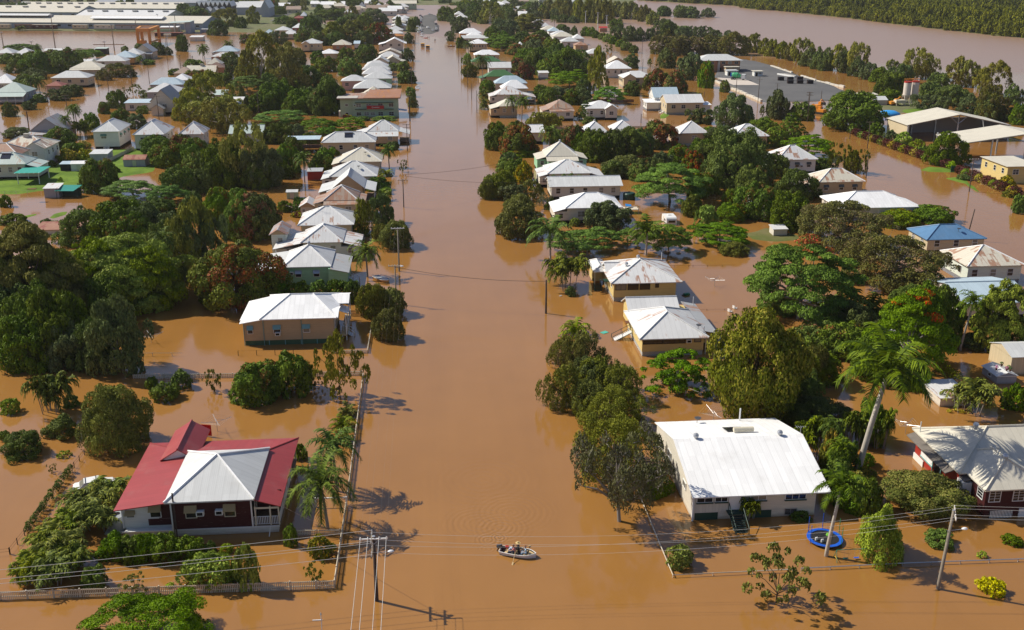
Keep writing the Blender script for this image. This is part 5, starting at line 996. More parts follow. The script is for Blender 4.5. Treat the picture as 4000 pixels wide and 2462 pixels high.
# ------------------------------------------------------------------ what grows where: kind tile centre top foot spread [mode] | where
TT = '''
olive V 262 920 1098 158 | left of the red roofed house, by the wire fence
dark A 403 45 215 205 | on open water above the vine fence
fig A 147 148 318 262 .3 | alone in the water near the left edge, with a clear shadow
dark A 15 148 218 95 | cut by the left edge
tuft A 428 285 340 95 | between the vine fence and the lone tree
sparse A 365 375 430 60 | pale and low in open water
cane A 700 470 640 290 | beside the white car
cane A 560 560 760 330 | left of the red roofed house, second of the row
cane A 660 620 860 300 | against the water tank
cane A 350 800 990 300 | between the vine fence and the dark hedge bushes
cane A 390 870 1090 300 | in the middle of the front left palm group
cane A 250 960 1160 280 | left in the front left palm group
cane A 300 1020 1250 340 | just behind the paling fence at left
dark A 770 850 1055 200 | in the row before the red roofed house, first from left
dark A 880 870 1060 170 | in the row before the red roofed house, second from left
dark A 985 845 1055 190 | in the row before the red roofed house, third from left
dark A 1115 855 1065 210 | in the row before the red roofed house, fourth from left
dark A 1275 875 1045 190 | in the row before the red roofed house, fifth from left
bush A 632 1078 1250 165 | behind the paling fence, dense and upright
sparse A 930 1142 1255 185 | behind the paling fence, low and see-through
lime A 1425 995 1262 330 | large and leafy behind the paling fence
tuft A 1160 1190 1228 60 | tiny in the front yard water
bush A 1437 908 990 75 | under the maroon front wall
lime A 1548 925 995 90 | small, under the front skirting boards
lime B 122 935 1212 150 0 | tall and slender in the front yard
bush B 412 795 948 85 | at the verandah steps corner
gold B 608 858 1035 150 | yellow and red leaved inside the corner fence
sparse B 575 1050 1190 125 | in the front corner of the fenced yard
dark B 482 238 358 78 | right of the red roof, against its eave
queen B 668 500 815 470 640 | inside the front fence, nearest the camera
queen B 735 250 560 350 715 | inside the front fence, behind the nearest palm
cycad B 765 40 150 190 | along the fence above the two palms
cycad B 800 -40 60 150 | along the fence, farthest
cycad B 790 120 240 130 | along the fence, behind the palm crown
umb A 1030 1290 1640 690 | cut by the bottom edge of the picture
dry C 1085 120 765 600 | leaning over the street beside the white roofed house
bottle C 1050 20 440 560 0 | behind the leaning half bare tree
dark C 1335 385 608 235 | at the left wall of the broad white house
lime C 1515 938 1108 165 | alone in the front yard behind the pipe rail
bottle H 760 925 1150 250 | at the head of the street side row, upper left
bottle H 890 905 1210 300 | in the street side row behind the first two
bottle H 740 1130 1480 290 | nearest the street in the row, with long hanging tips
bottle H 980 1060 1340 320 | in the middle of the street side row
bottle H 1130 1120 1440 340 | right side of the street side row
bottle H 900 1230 1520 320 | lower middle of the street side row
bottle H 1090 1300 1640 440 | just above the leaning half bare tree
royal H 630 195 385 300 625 | beside the street, in front of the white porch house
royal H 1302 185 356 260 1305 | behind the farther yellow house
cane H 750 335 610 290 | left of the farther yellow house
dark H 775 575 648 72 | clipped round under the cane palms
cycad H 815 795 945 235 | in the water left of the nearer yellow house
umb H 890 165 345 420 .5 | behind the street side royal palm
umb H 1480 150 350 310 .5 | right of the second royal palm
umb H 1180 175 300 190 .5 | left of the second royal palm
olive H 420 -10 248 340 | at the street edge left of the royal palms
grey H 1050 -20 190 300 | before the white porch house wall
fern H 1560 1035 1372 430 | in front of the nearer yellow house
lychee V 1812 752 1004 205 0 | tall on a bare trunk behind the broad white house
lychee I 1390 830 1230 240 | right behind the tall yellow tipped tree
cane I 545 1060 1195 160 | with one broad ragged leaf, beside the yellow house
poin V 1915 572 765 275 0 | big, with its flowers at the top right
bush I 1060 475 545 170 | low along the wire fence
cycad I 1430 370 600 260 | silvery, between the flowering trees
cycad V 2045 690 790 130 | dark and full, between the flowering trees
cycad V 2100 695 775 110 | dark and full, right one of the pair
mango I 1560 580 880 500 | bright crown left of the big royal palm
mango I 1780 620 900 380 | bright crown right beside the big royal palm
pods V 2040 482 605 195 .5 | left one of the brown pair behind the flowering trees
pods V 2165 565 705 220 .5 | large, before the rust streaked pale house
pods J 820 470 620 300 .4 | lower, merging with the flowering tree
poin V 2185 698 905 195 .3 | with flowers down its right side
fig J 1080 570 985 300 | darkest, right of the flowering tree
fig J 860 560 800 250 | between the two flowering trees
queen J 1170 680 1025 210 1215 | slim and tall beside the deep shade
rain J 1450 545 1012 360 0 | domed with a dark trunk at the right edge
bush J 1330 850 905 110 | small on the water left of the domed right edge tree
grey J 1300 900 1030 190 | shadowed, under the slim palm
royal V 2056 885 1144 215 2100 | tallest, leaning right over the gardens
cane J 1285 1215 1500 360 | right of the grey carport roof
bush J 1580 1270 1455 150 | cut by the right edge below the cream metal shed
bush J 880 1130 1320 240 | left of the grey carport roof
grey J 800 1080 1300 260 | under the big royal palm
lime E 515 305 395 105 | rounded, beside the grey palm trunk
gold E 500 385 500 140 | yellowing, under the round lime bush
dark E 520 470 735 210 | deep shade mass beside the white house
bush E 430 480 720 240 | beneath the near royal palm
queen E 218 110 365 180 238 | thin, right of the broad white roof
queen E 300 260 470 190 300 | thin, low beside the broad white roof
royal E 222 520 1005 330 275 | beside the blue trampoline, with yellow skirt fronds
cane E 600 -20 280 150 | tall and narrow by the open water
cane E 420 -40 260 190 | behind the grey trunk of the tallest royal palm
gold E 265 150 430 130 | yellow green, between the thin palms
bush E 330 330 560 190 | low, between the thin palms
dark I 1240 1330 1560 300 | in shade behind the broad white roof
bush I 1340 1310 1500 200 | sunlit in front of the dark shade
fig V 1990 960 1050 150 | dark beside the tallest royal palm foot
cane V 1960 1000 1100 80 | right of the broad white roof ridge
cone E 655 672 1062 330 | broad, in front of the dark red house
lychee E 1000 455 790 530 | broad and golden, before the dark red house
bush E 1037 833 962 195 | rounded, left of the leaning pole
yellow E 1393 1160 1285 165 | alone in the street water at lower right
dark E 1525 862 945 130 | low under the dark red house
tuft E 1305 975 1022 60 | tiny yellow leaves on the water
sparse V 1862 1330 1446 145 | open and straggly at the street corner
cane D 1090 845 1105 200 | beside the front stairs
dark D 1600 1000 1108 200 | low at the white front wall
rainy F 190 140 900 680 .5 | largest, cut by the left edge
rain F 850 212 740 700 .5 | large, right of the yellowish one
rainy F -20 260 900 360 .5 | half outside the left edge
fig F 200 560 1080 420 | shaded, under the big feathery trees at left
fig F 480 640 1100 300 | shaded, second under the big feathery trees
grey F 810 655 1200 400 .4 | before the big feathery trees
grey F 430 815 1185 330 | silvery, left in the group before the feathery trees
fig F 560 20 300 330 | left of the grey green tall tree
fig F 790 -30 320 430 | middle of the dark group
grey F 1020 0 330 330 | right in the dark group
gum F 1350 -20 480 330 | grey and tall before the red mango
mangored V 557 583 748 205 | big and very red beside the pale green house
mangored N 470 868 1330 520 | behind the big red one, half green
mango N 110 818 1210 300 | left of the half green red mango
queen F 1282 235 605 190 1185 | shaded, under the feathery tree edge
queen F 1200 270 600 140 1180 | shaded, second under the feathery tree edge
cane F 330 1140 1490 300 | tall stems, at the left in open shade
dark F 1270 1165 1305 130 | right of the paling fence start
dark F 1145 1255 1395 180 | in the water below the middle fence, dark
dark F 1060 1210 1310 100 | small at the middle fence
sparse F 1500 1165 1305 115 | at the middle fence, olive
lime F 55 1368 1482 125 | at the left edge, pale
bush F 490 1340 1430 110 | low under the tall stems
mango G 165 1105 1425 350 | light green pair in the fenced yard, left one
dark G 425 1040 1365 270 | dark pair in the fenced yard, right one
sparse G 590 1160 1285 130 | behind the young tree, low
sapling G 772 885 1358 290 | with a nest box, at the fence corner
olive G 1000 560 810 190 | at the tan house fence, yellow tipped
olive G 1135 590 790 180 | beside the street pole
olive G 1110 735 975 200 | nearest, at the tan house corner
queen G 965 330 508 230 960 | before the pale green house
cypress G 930 -40 225 140 | bright, at the street left
grey N 1690 880 1190 250 | rounded, at the street left
olive N 1835 1140 1420 310 | behind the street pole left of the road
olive N 1690 1170 1330 170 | behind the street pole, smaller
bush G 350 555 690 140 | behind the tan house, first in a row
bush G 480 545 690 160 | behind the tan house, second in a row
bush G 620 535 690 160 | behind the tan house, third in a row
bush G 750 530 690 170 | behind the tan house, fourth in a row
bush G 860 540 700 130 | behind the tan house, last in a row
bush N 1650 718 862 230
cycad N 1700 830 950 170
queen N 1770 460 622 170 1765
bush N 1795 378 462 130
sparse N 1908 555 670 90 | nearly bare, standing in the street water
cycad N 1740 630 715 140
bush N 1160 440 640 190
queen N 960 545 770 210 960
mango N 800 395 690 220
gum N 400 220 810 400 .4
fig N 160 350 830 380
grey N 560 440 840 330
gum N 200 -20 300 440 .3
umb N 720 82 225 480 .5
umb N 1090 145 305 300 .5
umb N 1390 150 290 300 .5
umb N 1180 230 325 210 .5
fig N 700 190 410 260
grey N 860 210 380 200
grey N 620 240 400 220
bush N 760 945 1060 130
bush N 915 915 1065 140
croton N 890 1045 1110 120
gum M 800 315 812 420 0 | tallest, with a leaning white trunk
gum M 1040 430 850 370 0 | tall, beside the leaning white trunk
gum M 240 690 1110 420 .3
gum M 330 930 1200 520 .3
gum M 100 860 1190 300 .3
umb M 640 735 905 330 .5
cypress M 610 795 1055 70 0
fig M 1440 745 1110 300
fig M 1160 860 1100 300
fig M 1240 830 1070 240
fig M 1210 630 810 260
fig M 880 800 1070 290
fig M 700 640 800 280
cycad M 1085 930 1090 190
mango M 1630 550 735 225
mango M 1600 462 590 140
mango M 1410 545 695 190
fig M 1785 428 605 220
bush M 1320 490 615 130
rainy M 1480 215 430 220
rainy M 1660 200 420 230
fig M 1260 150 370 200
mangored M 1905 215 405 230
grey M 1770 290 430 170
fig M 1420 90 195 300
fig M 1650 130 230 200
grey M 1860 85 240 290
mango M 1180 280 405 140
fig M 1000 150 245 190
gumwood M 700 65 240 135
gumwood M 430 85 270 290
fig M 365 190 345 185
fig M 590 165 285 120
mango M 150 65 190 230
fig M 50 60 140 100
mangored M 900 0 135 110
fig M 960 60 150 120
fig M 30 340 495 80
queen M 250 470 592 130 240
cycad M 465 375 450 100
mangored M 640 330 420 120
bush M 2190 680 805 170
bush M 2225 840 935 100
fig M 2240 925 1035 95
bush M 2150 590 690 120
queen M 2060 640 735 120 2060
grey M 2190 465 590 110
grey M 2200 310 420 100
fig M 2230 180 310 80
fig M 2280 160 260 65
fig M 2110 160 300 70
croton M 1610 1100 1150 80
bush M 1760 1115 1165 130
dark M 1960 1115 1165 240
gold M 1700 830 900 60
grey L 150 298 445 350
mango L 670 298 565 360
queen L 915 90 410 200 915
queen L 800 200 430 160 810
cane L 1000 200 420 220
bush L 1085 130 330 170
mango L 1240 -5 135 115
mango L 1420 80 225 210
grey L 1620 138 330 265
fig L 1690 40 140 150
gold L 2130 115 225 200
gold L 800 555 725 230 | left of three by the two storey white house
gold L 1010 560 715 220 | right of three by the two storey white house
gold L 990 465 560 140 | behind the other golden ones
bush L 850 485 600 240
bush L 610 698 790 100
dark L 452 668 775 95
mango L 1185 675 1058 400 0 | small with clear trunk on the lawn edge
dark L 1388 770 855 90
dark L 1080 930 968 80
tuft L 718 900 965 60
mango L 1850 385 630 350
mangored L 2150 378 580 270
mango L 2020 470 800 460
mango L 2280 430 800 400
mango L 2150 745 1120 430
umb L 1560 930 1180 620 .5
umb L 2000 990 1240 460 .5
fig L 2400 800 1100 260
bush L 50 1118 1265 125
dark L 120 1335 1480 290
bush L 540 1400 1480 120
bush L 640 1420 1480 100
bush K 190 530 615 380
queen K 462 575 680 130 460
mango K 390 605 885 420
mango K 730 580 880 390
umb K 1020 585 730 340 .5
fig K 70 640 775 230
grey K 360 820 960 300
queen K 390 960 1170 250 390
queen K 490 980 1160 200 480
queen K 330 1000 1150 180 320
queen K 105 840 960 130 105
fig K 820 1018 1165 280
grey K 660 1075 1215 280
dark K 440 1130 1235 170
grey K 80 1225 1405 180
grey K 330 1215 1325 160
pods K 1390 755 935 340
pods K 1220 850 970 190
queen K 1110 800 900 140 1110
fig K 1880 508 665 180
bush K 1660 525 605 95
bush K 1490 555 620 85
grey K 2010 565 665 115
queen K 1690 700 780 110 1690
bush K 1770 715 780 150
fig K 2170 425 620 150
queen K 2435 590 700 140 2435
bush K 2300 715 810 220
bush K 2080 825 905 140
sparse K 1635 1012 1135 135
sparse K 1500 1055 1175 105
mango K 1390 1085 1305 195
mango K 1240 1230 1370 115
grey K 1820 1055 1205 310
mangored K 2330 845 1010 260
queen K 920 1310 1480 170 915
fig K 2190 45 195 200
fig K 2340 80 235 210
fig K 2080 140 195 110
queen K 40 55 110 70 42
queen K 330 55 110 70 332
cane K 235 310 375 110
fig O 100 65 205 160
grey O 165 140 215 100
grey O 240 160 320 170
grey O 150 300 400 85
dark O 245 358 465 95
queen O 320 430 545 120 320
lime O 310 515 625 85
olive O 340 610 745 135
queen O 455 580 860 175 455 | beside the street, before the dark green roof
mango O 505 765 895 140
cycad O 470 845 945 120
cycad O 475 915 1055 110
queen O 745 965 1135 150 735
queen O 830 975 1155 170 840
gumwood O 540 15 235 250
fig O 430 60 220 170
fig O 380 30 200 140
fig O 300 30 150 140
mango O 200 20 120 150
grey O 700 190 360 210
rainy O 900 140 310 250
umb O 640 325 490 270 .4
mangored O 780 418 530 190
mangored O 960 340 480 240
gum O 1080 380 480 120
fig O 1020 290 400 180
fig O 900 465 650 320
fig O 1050 460 660 280
fig O 1290 450 745 300
fig O 1180 480 730 260
grey O 1400 480 660 200
mangored O 800 560 700 180
mangored O 860 590 765 170
umb O 1300 675 850 350 .4
gum O 1550 460 885 190 0 | thin and very tall, right of the dense dark trees
grey O 1480 580 720 160
fig O 1020 815 940 150
grey O 1190 830 980 230
grey O 1420 850 1010 220
umb O 1680 835 1000 280 .4
mango O 1890 778 918 140 0
mangored O 2150 665 880 220
mangored O 2330 675 905 230
pine O 1450 975 1150 160
gum O 1050 1080 1230 240 .5
bush O 1490 1120 1200 140
fig O 720 80 190 130
mangored O 770 70 150 60
fig O 870 60 170 150
grey O 960 100 200 160
fig O 800 190 270 140
fig O 600 240 340 160
queen O 1145 175 265 90 1140
fig O 1230 235 330 140
grey O 1340 250 350 80
fig O 1370 20 130 170
gumwood O 1110 -10 140 170
gumwood O 1200 0 150 150
gumwood O 1290 -5 200 170
gumwood O 1390 -20 215 150
gumwood O 1480 -10 220 150
gumwood O 1570 -20 225 150
gumwood O 1650 0 230 140
gumwood O 1770 20 160 170
gumwood O 1880 20 190 170
gumwood O 2010 55 210 130
gumwood O 2100 110 240 160
grey O 2210 180 290 170
gumwood O 2300 240 350 160
grey O 2400 255 370 160
fig O 1240 140 220 120
grey O 1330 150 225 110
fig O 1750 180 300 140
mango O 1440 255 345 90 0
mango O 1495 262 350 85 0
mango O 1545 295 365 75 0
mango O 1605 315 380 75 0
mango O 1660 325 405 100 0
mango O 1710 345 425 90 0
mango O 1770 378 450 80 0
mango O 1832 402 485 95 0
mango O 1905 435 508 80 0
mango O 1815 355 405 60 0
grey O 1760 260 385 120 0
grey O 1860 250 395 130 0
grey O 1960 265 390 120 0
grey O 2080 270 390 130 0
grey O 1885 515 650 160 0
sparse O 1660 415 500 80
pods O 2180 330 520 210 .3
pods O 2330 355 535 210 .3
grey O 2210 465 650 170 0
grey O 2420 545 680 120
mango P 345 185 415 190
mangored P 560 190 515 360
gum P 740 100 270 190 .5
gum P 880 110 260 150 .5
queen P 850 290 430 220 850
mangored P 1100 220 490 230
fig P 1310 255 580 320
fig P 1640 235 540 340
mangored P 1935 180 455 350
mango P 960 260 400 150
mango P 2130 410 610 270
mangored P 2240 470 700 190
olive P 1610 515 720 420 .6
grey P 1830 530 720 200
umb P 2050 600 1000 680 .5 | huge dome behind the caravan
olive P 2240 885 1105 200
mango P 450 535 690 180
gold P 610 570 790 180
olive P 265 730 940 150
olive P 420 650 880 250
gum P 690 750 930 190
grey P 1050 690 905 280
dry P 800 880 1030 170
mango P 560 440 530 300
bush P 450 480 560 100
cane P 1930 500 620 140
bush P 1800 590 720 160
lime P 2380 1000 1250 220
grey P 2120 1195 1270 80
lime P 1100 1112 1195 90
dark P 870 930 1040 110
grey R 330 130 380 270 .3
grey R 90 235 355 180
fig R 555 300 440 210
pine R 770 275 500 260
mango R 650 370 520 170
umb R 890 440 615 360 .5
sparse R 1080 498 695 170
olive R 1200 545 715 110
sparse R 1245 545 718 130
dark R 990 598 705 170
fig R 400 380 860 500
mango R 130 370 510 210
grey R 250 360 520 240
mangored R 30 540 700 130
fig R 820 690 930 280
mango R 540 785 1070 310
fig R 770 845 1150 310
mango R 60 700 900 150
bush R 30 875 1035 130
mango R 300 830 960 120
mango R 320 930 1080 200
umb R 230 1085 1260 400 .4
olive R 330 1215 1330 210
fig R 1190 108 378 450 0 | huge spreading crown beside the side street water
grey R 640 105 310 150 0
bush R 850 190 325 190
lime R 1690 465 560 100
bush R 1730 515 600 90
lime R 1580 410 525 115
grey R 1485 395 490 110
bush R 1385 340 450 130
fig R 1885 415 650 250 0 | in front of the second open shed
mango R 1590 975 1125 280
mango R 1840 945 1095 280
bush R 2435 875 1015 100
grey R 2030 720 770 90
gold R 2400 820 900 120
gold R 2360 730 830 120
fig R 1500 95 200 170
grey R 1820 135 260 230
grey R 2050 125 270 170 0
pods R 2215 75 320 220 .3
grey R 2400 55 215 150
fig R 1980 60 200 200
fig R 1800 40 180 190
grey R 2330 210 330 180
fig R 2440 200 360 120
fig R 1450 -20 150 140
mango Q 100 175 235 150
fig Q 30 140 250 110
grey Q 180 180 250 100
grey Q 270 180 260 110
grey Q 350 205 270 100
grey Q 440 210 290 110
pods Q 100 245 375 190
pods Q 230 255 375 170
pods Q 345 245 375 180
pods Q 490 220 385 200
gumwood Q 615 235 365 110
gumwood Q 690 265 375 90
gumwood Q 745 275 390 90
gumwood Q 805 290 405 90
gumwood Q 865 300 420 90
gum Q 935 268 445 150
grey Q 1000 330 460 120
grey Q 1060 325 480 100
grey Q 1120 330 490 110
gum Q 1190 310 490 130
grey Q 1240 350 505 110
gum Q 1305 300 510 150
grey Q 1330 390 530 110
grey Q 1410 430 550 120
fig Q 1490 460 570 120
gum Q 1560 415 560 120
gum Q 1715 335 540 180
gum Q 1800 400 540 110
grey Q 1640 440 580 150
fig Q 1580 500 640 170
gum Q 1990 395 590 160
gum Q 2090 420 600 130
gum Q 2220 425 650 220
fig Q 1900 500 640 150
grey Q 170 365 545 170 0
mango Q 275 420 600 110 0
mango Q 403 550 632 60 0
grey Q 750 620 800 140 0
fig N 300 470 800 320
rain F 640 250 760 420
rain F 1010 300 770 420
rainy F 330 320 900 460
fig F 350 600 1150 420
fig F 120 760 1200 420
fig F 640 800 1190 280
mango F 900 60 360 300
fig F 1190 380 650 240
fig F 1130 120 500 300
grey F 1430 60 500 260
fig F 60 560 1000 400
fig F 700 500 900 360
mango I 1480 600 930 420
fig I 1500 900 1230 380
lychee I 1250 850 1280 260
fig I 1330 1060 1440 300
mango I 1640 620 980 460
fig J 640 900 1270 360
fig J 960 560 1010 340
grey J 480 690 980 300
gold E 450 420 650 200
bush E 360 200 500 200
bush E 560 -60 260 190
fig I 1120 350 560 260
grey H 930 1080 1330 260
mango G 60 -60 260 240
olive P 330 690 930 220
grey P 520 790 980 240
fig P 520 540 760 220
olive P 560 880 1090 280
cane A 640 540 760 280
cane A 480 690 900 280
cane A 440 940 1160 280
cane A 200 1040 1220 240
cane A 300 840 1040 240
fig N 330 830 1060 280
fig N 520 560 840 280
mango N 660 450 720 220
grey N 90 500 800 260
fig N 730 560 740 180
mango N 1010 290 430 160
fig N 840 330 520 180
fig N 1230 430 560 120
bush N 1090 500 660 160
mango N 1180 520 660 130
bush N 1700 900 980 110
lime N 1740 820 890 110
fig M 960 760 1060 300
fig M 560 900 1060 240
mango M 1330 860 1110 260
grey M 1020 640 850 280
fig M 870 700 880 200
mango M 1150 700 860 220
fig M 760 900 1080 240
grey M 560 560 760 220
mango M 480 500 620 150
fig M 420 700 830 160
fig M 1500 820 1090 200
mango M 1380 700 850 180
fig M 1120 460 640 180
grey M 930 300 430 180
mango M 1330 300 440 170
fig M 1500 300 440 170
fig M 1560 170 310 180
mango M 1780 130 300 180
grey M 1310 150 300 160
fig M 1080 170 300 130
fig O 560 250 430 160
mango O 640 300 470 150
fig O 840 300 460 190
grey O 930 380 560 200
mango O 1130 360 520 170
fig O 1180 420 620 180
fig O 960 480 720 210
mango O 1210 560 740 230
grey O 1330 540 750 190
mango O 1100 560 740 180
fig O 1110 840 1010 200
mango O 1330 850 1010 170
fig O 1430 760 900 150
grey O 620 170 330 150
fig O 850 150 300 170
mango P 1050 240 470 180
fig P 1200 280 540 220
fig P 1480 260 560 220
mango P 1760 250 500 180
grey P 1950 480 660 200
fig P 2350 380 620 240
fig P 1480 560 740 220
mango P 1720 590 760 220
grey P 480 480 640 160
fig P 330 260 470 180
fig R 120 460 640 240
fig R 250 560 800 260
mango R 130 700 880 200
fig R 640 560 760 220
mango R 480 650 900 240
fig R 1960 60 220 220
grey R 2240 120 330 180
fig K 200 650 880 260
mango K 560 640 880 220
grey K 250 880 1120 240
mango L 2350 600 900 260
fig L 1500 1150 1400 420
fig L 1900 1150 1440 420
fig L 2300 1080 1430 300
'''
for ln in TT.strip().split('\n'):
    a, _, w = ln.partition('|'); p = a.split()
    plant(p[0], p[1], float(p[2]), float(p[3]), float(p[4]), float(p[5]), w.strip() or None, float(p[6]) if len(p) > 6 else None)
# ------------------------------------------------------------------ fences
def paling(label, pts, h, period=.17, wbar=.095, name='paling_fence', post=2.4, mat=None, z0=-.6):
    o = thing(name, label, 'fence', (pts[0][0], pts[0][1], 0)); off = (pts[0][0], pts[0][1], 0); P_, R_ = MB(), MB()
    for a, b in zip(pts[:-1], pts[1:]):
        a, b = Vector((*a, 0)), Vector((*b, 0)); L = (b-a).length; d = (b-a)/L; n = Vector((-d.y, d.x, 0))
        k = int(L/period)
        for i in range(k+1):
            c = a + d*(i*L/max(k, 1)); hh = h*(1+.03*math.sin(i*12.9898)); P_.obox(c + Vector((0,0,(hh+z0)/2)) - n*.03, d, n, (0,0,1), wbar/2, .011, (hh-z0)/2)
        for z in (h*.86, h*.35): R_.obox((a+b)/2 + Vector((0,0,z)) + n*.02, d, n, (0,0,1), L/2, .03, .04)
        for i in range(int(L/post)+1): c = a + d*min(L, i*post); R_.box(c.x-.055, c.x+.055, c.y-.055, c.y+.055, z0, h+.06)
    P_.build('palings', mat or M_FENCE, o, off); R_.build('posts_and_rails', mat or M_FENCE, o, off); return o
paling('long pale paling fence along the front of the red roofed corner house', [(-62,85.6),(-40.2,84.7),(-9.75,84.0)], .88)
paling('street side paling fence beside the palms of the red roofed house', [(-9.7,84.1),(-9.62,98.9)], .78); paling('street side paling fence above the white gate, running to the young tree', [(-9.6,100.6),(-9.7,136.2)], .72)
paling('middle paling fence behind the fenced yard', [(-9.9,136.2),(-28,136.9),(-41.8,137.6)], .62, .24, .13); paling('short inner paling fence beside the feather palm foot', [(-9.9,93.5),(-14.9,93.8)], .62)
paling('dark picket fence at the far side of the tan house yard', [(-13.4,162),(-10.6,161.8)], .95, .2, .09, mat=M_RUSTB); paling('low worn fence around the tan house yard', [(-9.5,156.5),(-9.6,144.8),(-14.9,145.1)], .5, .24, .12)
g = thing('gate_post', 'white gate rail with posts in the street side paling fence', 'gate', (-11.2,99.4,0)); MB().box(-1.7,1.6,-.05,.05,.95,1.08).build('rail',M_WHITE,g); MB().box(1.5,1.68,-.1,.1,-.5,1.1).build('post',M_WHITE,g); MB().box(-1.75,-1.6,-.1,.1,-.5,1.1).build('post',M_WHITE,g)
def wire_fence(label, pts, h=.55, gap=2.6, r=.03, name='wire_fence', mat=None, rails=(1.,), pr=.045):
    o = thing(name, label, 'fence', (pts[0][0], pts[0][1], 0)); off = (pts[0][0], pts[0][1], 0); m, q = MB(), MB()
    for z in rails: m.path([(p[0],p[1],h*z) for p in pts], r, 5)
    for a, b in zip(pts[:-1], pts[1:]):
        L = math.dist(a, b)
        for i in range(int(L/gap)+1): t = min(1, i*gap/L); x, y = a[0]+(b[0]-a[0])*t, a[1]+(b[1]-a[1])*t; q.tube((x,y,-.6),(x,y,h+.05),pr,n=5)
    m.build('rail', mat or M_STEEL, o, off); q.build('posts', mat or M_STEEL, o, off); return o
wire_fence('low galvanised pipe rail around the broad white house corner', [(22.2,100.5),(22.3,83.1),(34.2,83.1)], .28, 3.9, .055, 'pipe_fence', M_FENCE)
wire_fence('low galvanised pipe rail in front of the blue trampoline and dark red house', [(34.9,83.2),(45,83.25),(57.5,83.0),(64,82.8)], .28, 2.9, .055, 'pipe_fence')
wire_fence('wire fence with dark posts left of the red roofed house', [(-41.3,115.6),(-41.7,109.5)], .7, 1.6, .012, rails=(.5,.95), mat=M_DARK); wire_fence('wire fence stub with dark posts at the left edge', [(-42,96),(-42.2,92.5),(-46,92)], .7, 1.7, .012, rails=(.5,.95), mat=M_DARK)
wire_fence('row of thin dark posts in front of the tan house', [(-28.6,145.3),(-20.3,145)], .75, 2.7, .008, mat=M_DARK); wire_fence('white topped wire fence behind the shaded yard', [(-47,146.6),(-36.8,145.8)], .5, 2.9, .03)
wire_fence('wire fence between the yellow houses and the water', [(43.6,185.4),(50,185.1),(58,184.7)], .3, 2.8, .02, mat=M_RUSTB); wire_fence('wire fence line behind the nearer yellow house', [(43,160),(53.6,159.4)], .2, 3, .015, mat=M_RUSTB); wire_fence('low wire line under the bottlebrush row', [(28,135.1),(36,135.4)], .3, 2.5, .02, mat=M_FENCE)
wire_fence('post fence standing in water left of the lawn', [(-125,246),(-98,243)], .9, 6., .02, mat=M_RUSTB); wire_fence('wire fence with many posts along the lawn edge', [(-112,259.5),(-97,261.5)], .9, 2.6, .015, mat=M_STEEL)
paling('dark timber fence on the lawn beside the rusty shed', [(-88.5,321),(-91,296)], 1.3, .3, .28, mat=M_FENCE); paling('brown board fence behind the two gabled white house', [(66,420),(84,417)], 1.1, .35, .33, mat=M_RUSTB)
paling('cream board fence at right of the two gabled white house', [(60.3,385),(60.6,368)], 1., .35, .33, mat=M_TRIM); paling('cream board fence in front of the long cream house by the yard', [(66,353),(84,352)], .5, .35, .33, mat=M_TRIM); paling('long weathered fence right of the domed green tree', [(77.5,246),(78,222)], 1.2, .3, .28)
# ------------------------------------------------------------------ hedges and vines
def hedge(name, label, pts, w, h, mat, leaf=.22, n=2600, cat='hedge', bloom=0., seg=.8, group=None, per=None):
    rg = np.random.RandomState(len(label)); cl = []; tot = 0
    for a, b in zip(pts[:-1], pts[1:]):
        L = math.dist(a, b); k = max(2, int(L/seg))
        for i in range(k):
            t = (i+.5)/k; cl.append((a[0]+(b[0]-a[0])*t+rg.normal()*w*.12-pts[0][0], a[1]+(b[1]-a[1])*t+rg.normal()*w*.12-pts[0][1], h*(.45+.2*rg.rand()), w*(.5+.18*rg.rand()), h*.55))
    me = crown_mesh(name, cl, leaf, n, rg, jit=.8, bloom=bloom, bloomtop=0.); me.materials.append(mat)
    o = link(name, me, None, None, (pts[0][0], pts[0][1], 0)); tag(o, label, cat, group); return o
hedge('vine', 'long creeper smothering the wire fence left of the red roofed house', [(-41.7,110),(-41.9,96.2)], .62, .95, LM_['bush'], .16, 4200, 'vine')
def croton_row(label, a, b, k):
    rg = random.Random(4)
    for i in range(k):
        t = i/(k-1); x, y = a[0]+(b[0]-a[0])*t, a[1]+(b[1]-a[1])*t; yl = i % 3 == 2
        o = hedge('croton_bush', '%s croton bush in hedge %s, number %d from far end' % ('yellow green' if yl else 'dark maroon', label, i+1), [(x,y+.8),(x,y-.8)], 2.5 if not yl else 2.1, 2.3 if not yl else 2.0, LM_['yellow' if yl and i % 2 else 'lime' if yl else 'croton'], .42, 420, 'bush', 0. , .8, 'croton hedge ' + label)
croton_row('by the big open shed', (140.4,329), (144.6,272), 27); croton_row('near the yellow building', (143.7,266), (143.9,238), 13)
hedge('hedge', 'overgrown green hedge with yellow flowers behind the grey carport roof', [(73.5,139),(72.5,127)], 1.6, 1.0, LM_['gold'], .25, 1500); hedge('hedge', 'low clipped yellow hedge beside the grey carport roof', [(66.4,117.2),(68.9,117)], .7, .35, LM_['yellow'], .14, 700)
hedge('hedge', 'yellow leaved shrubs in a row behind the nearer yellow house', [(53.5,158.5),(59.5,157.6)], 1.1, .8, LM_['yellow'], .3, 700); hedge('hedge', 'thin clipped hedge beside the bamboo like palms at right', [(78,118),(83,110)], .9, .8, LM_['lime'], .25, 900)
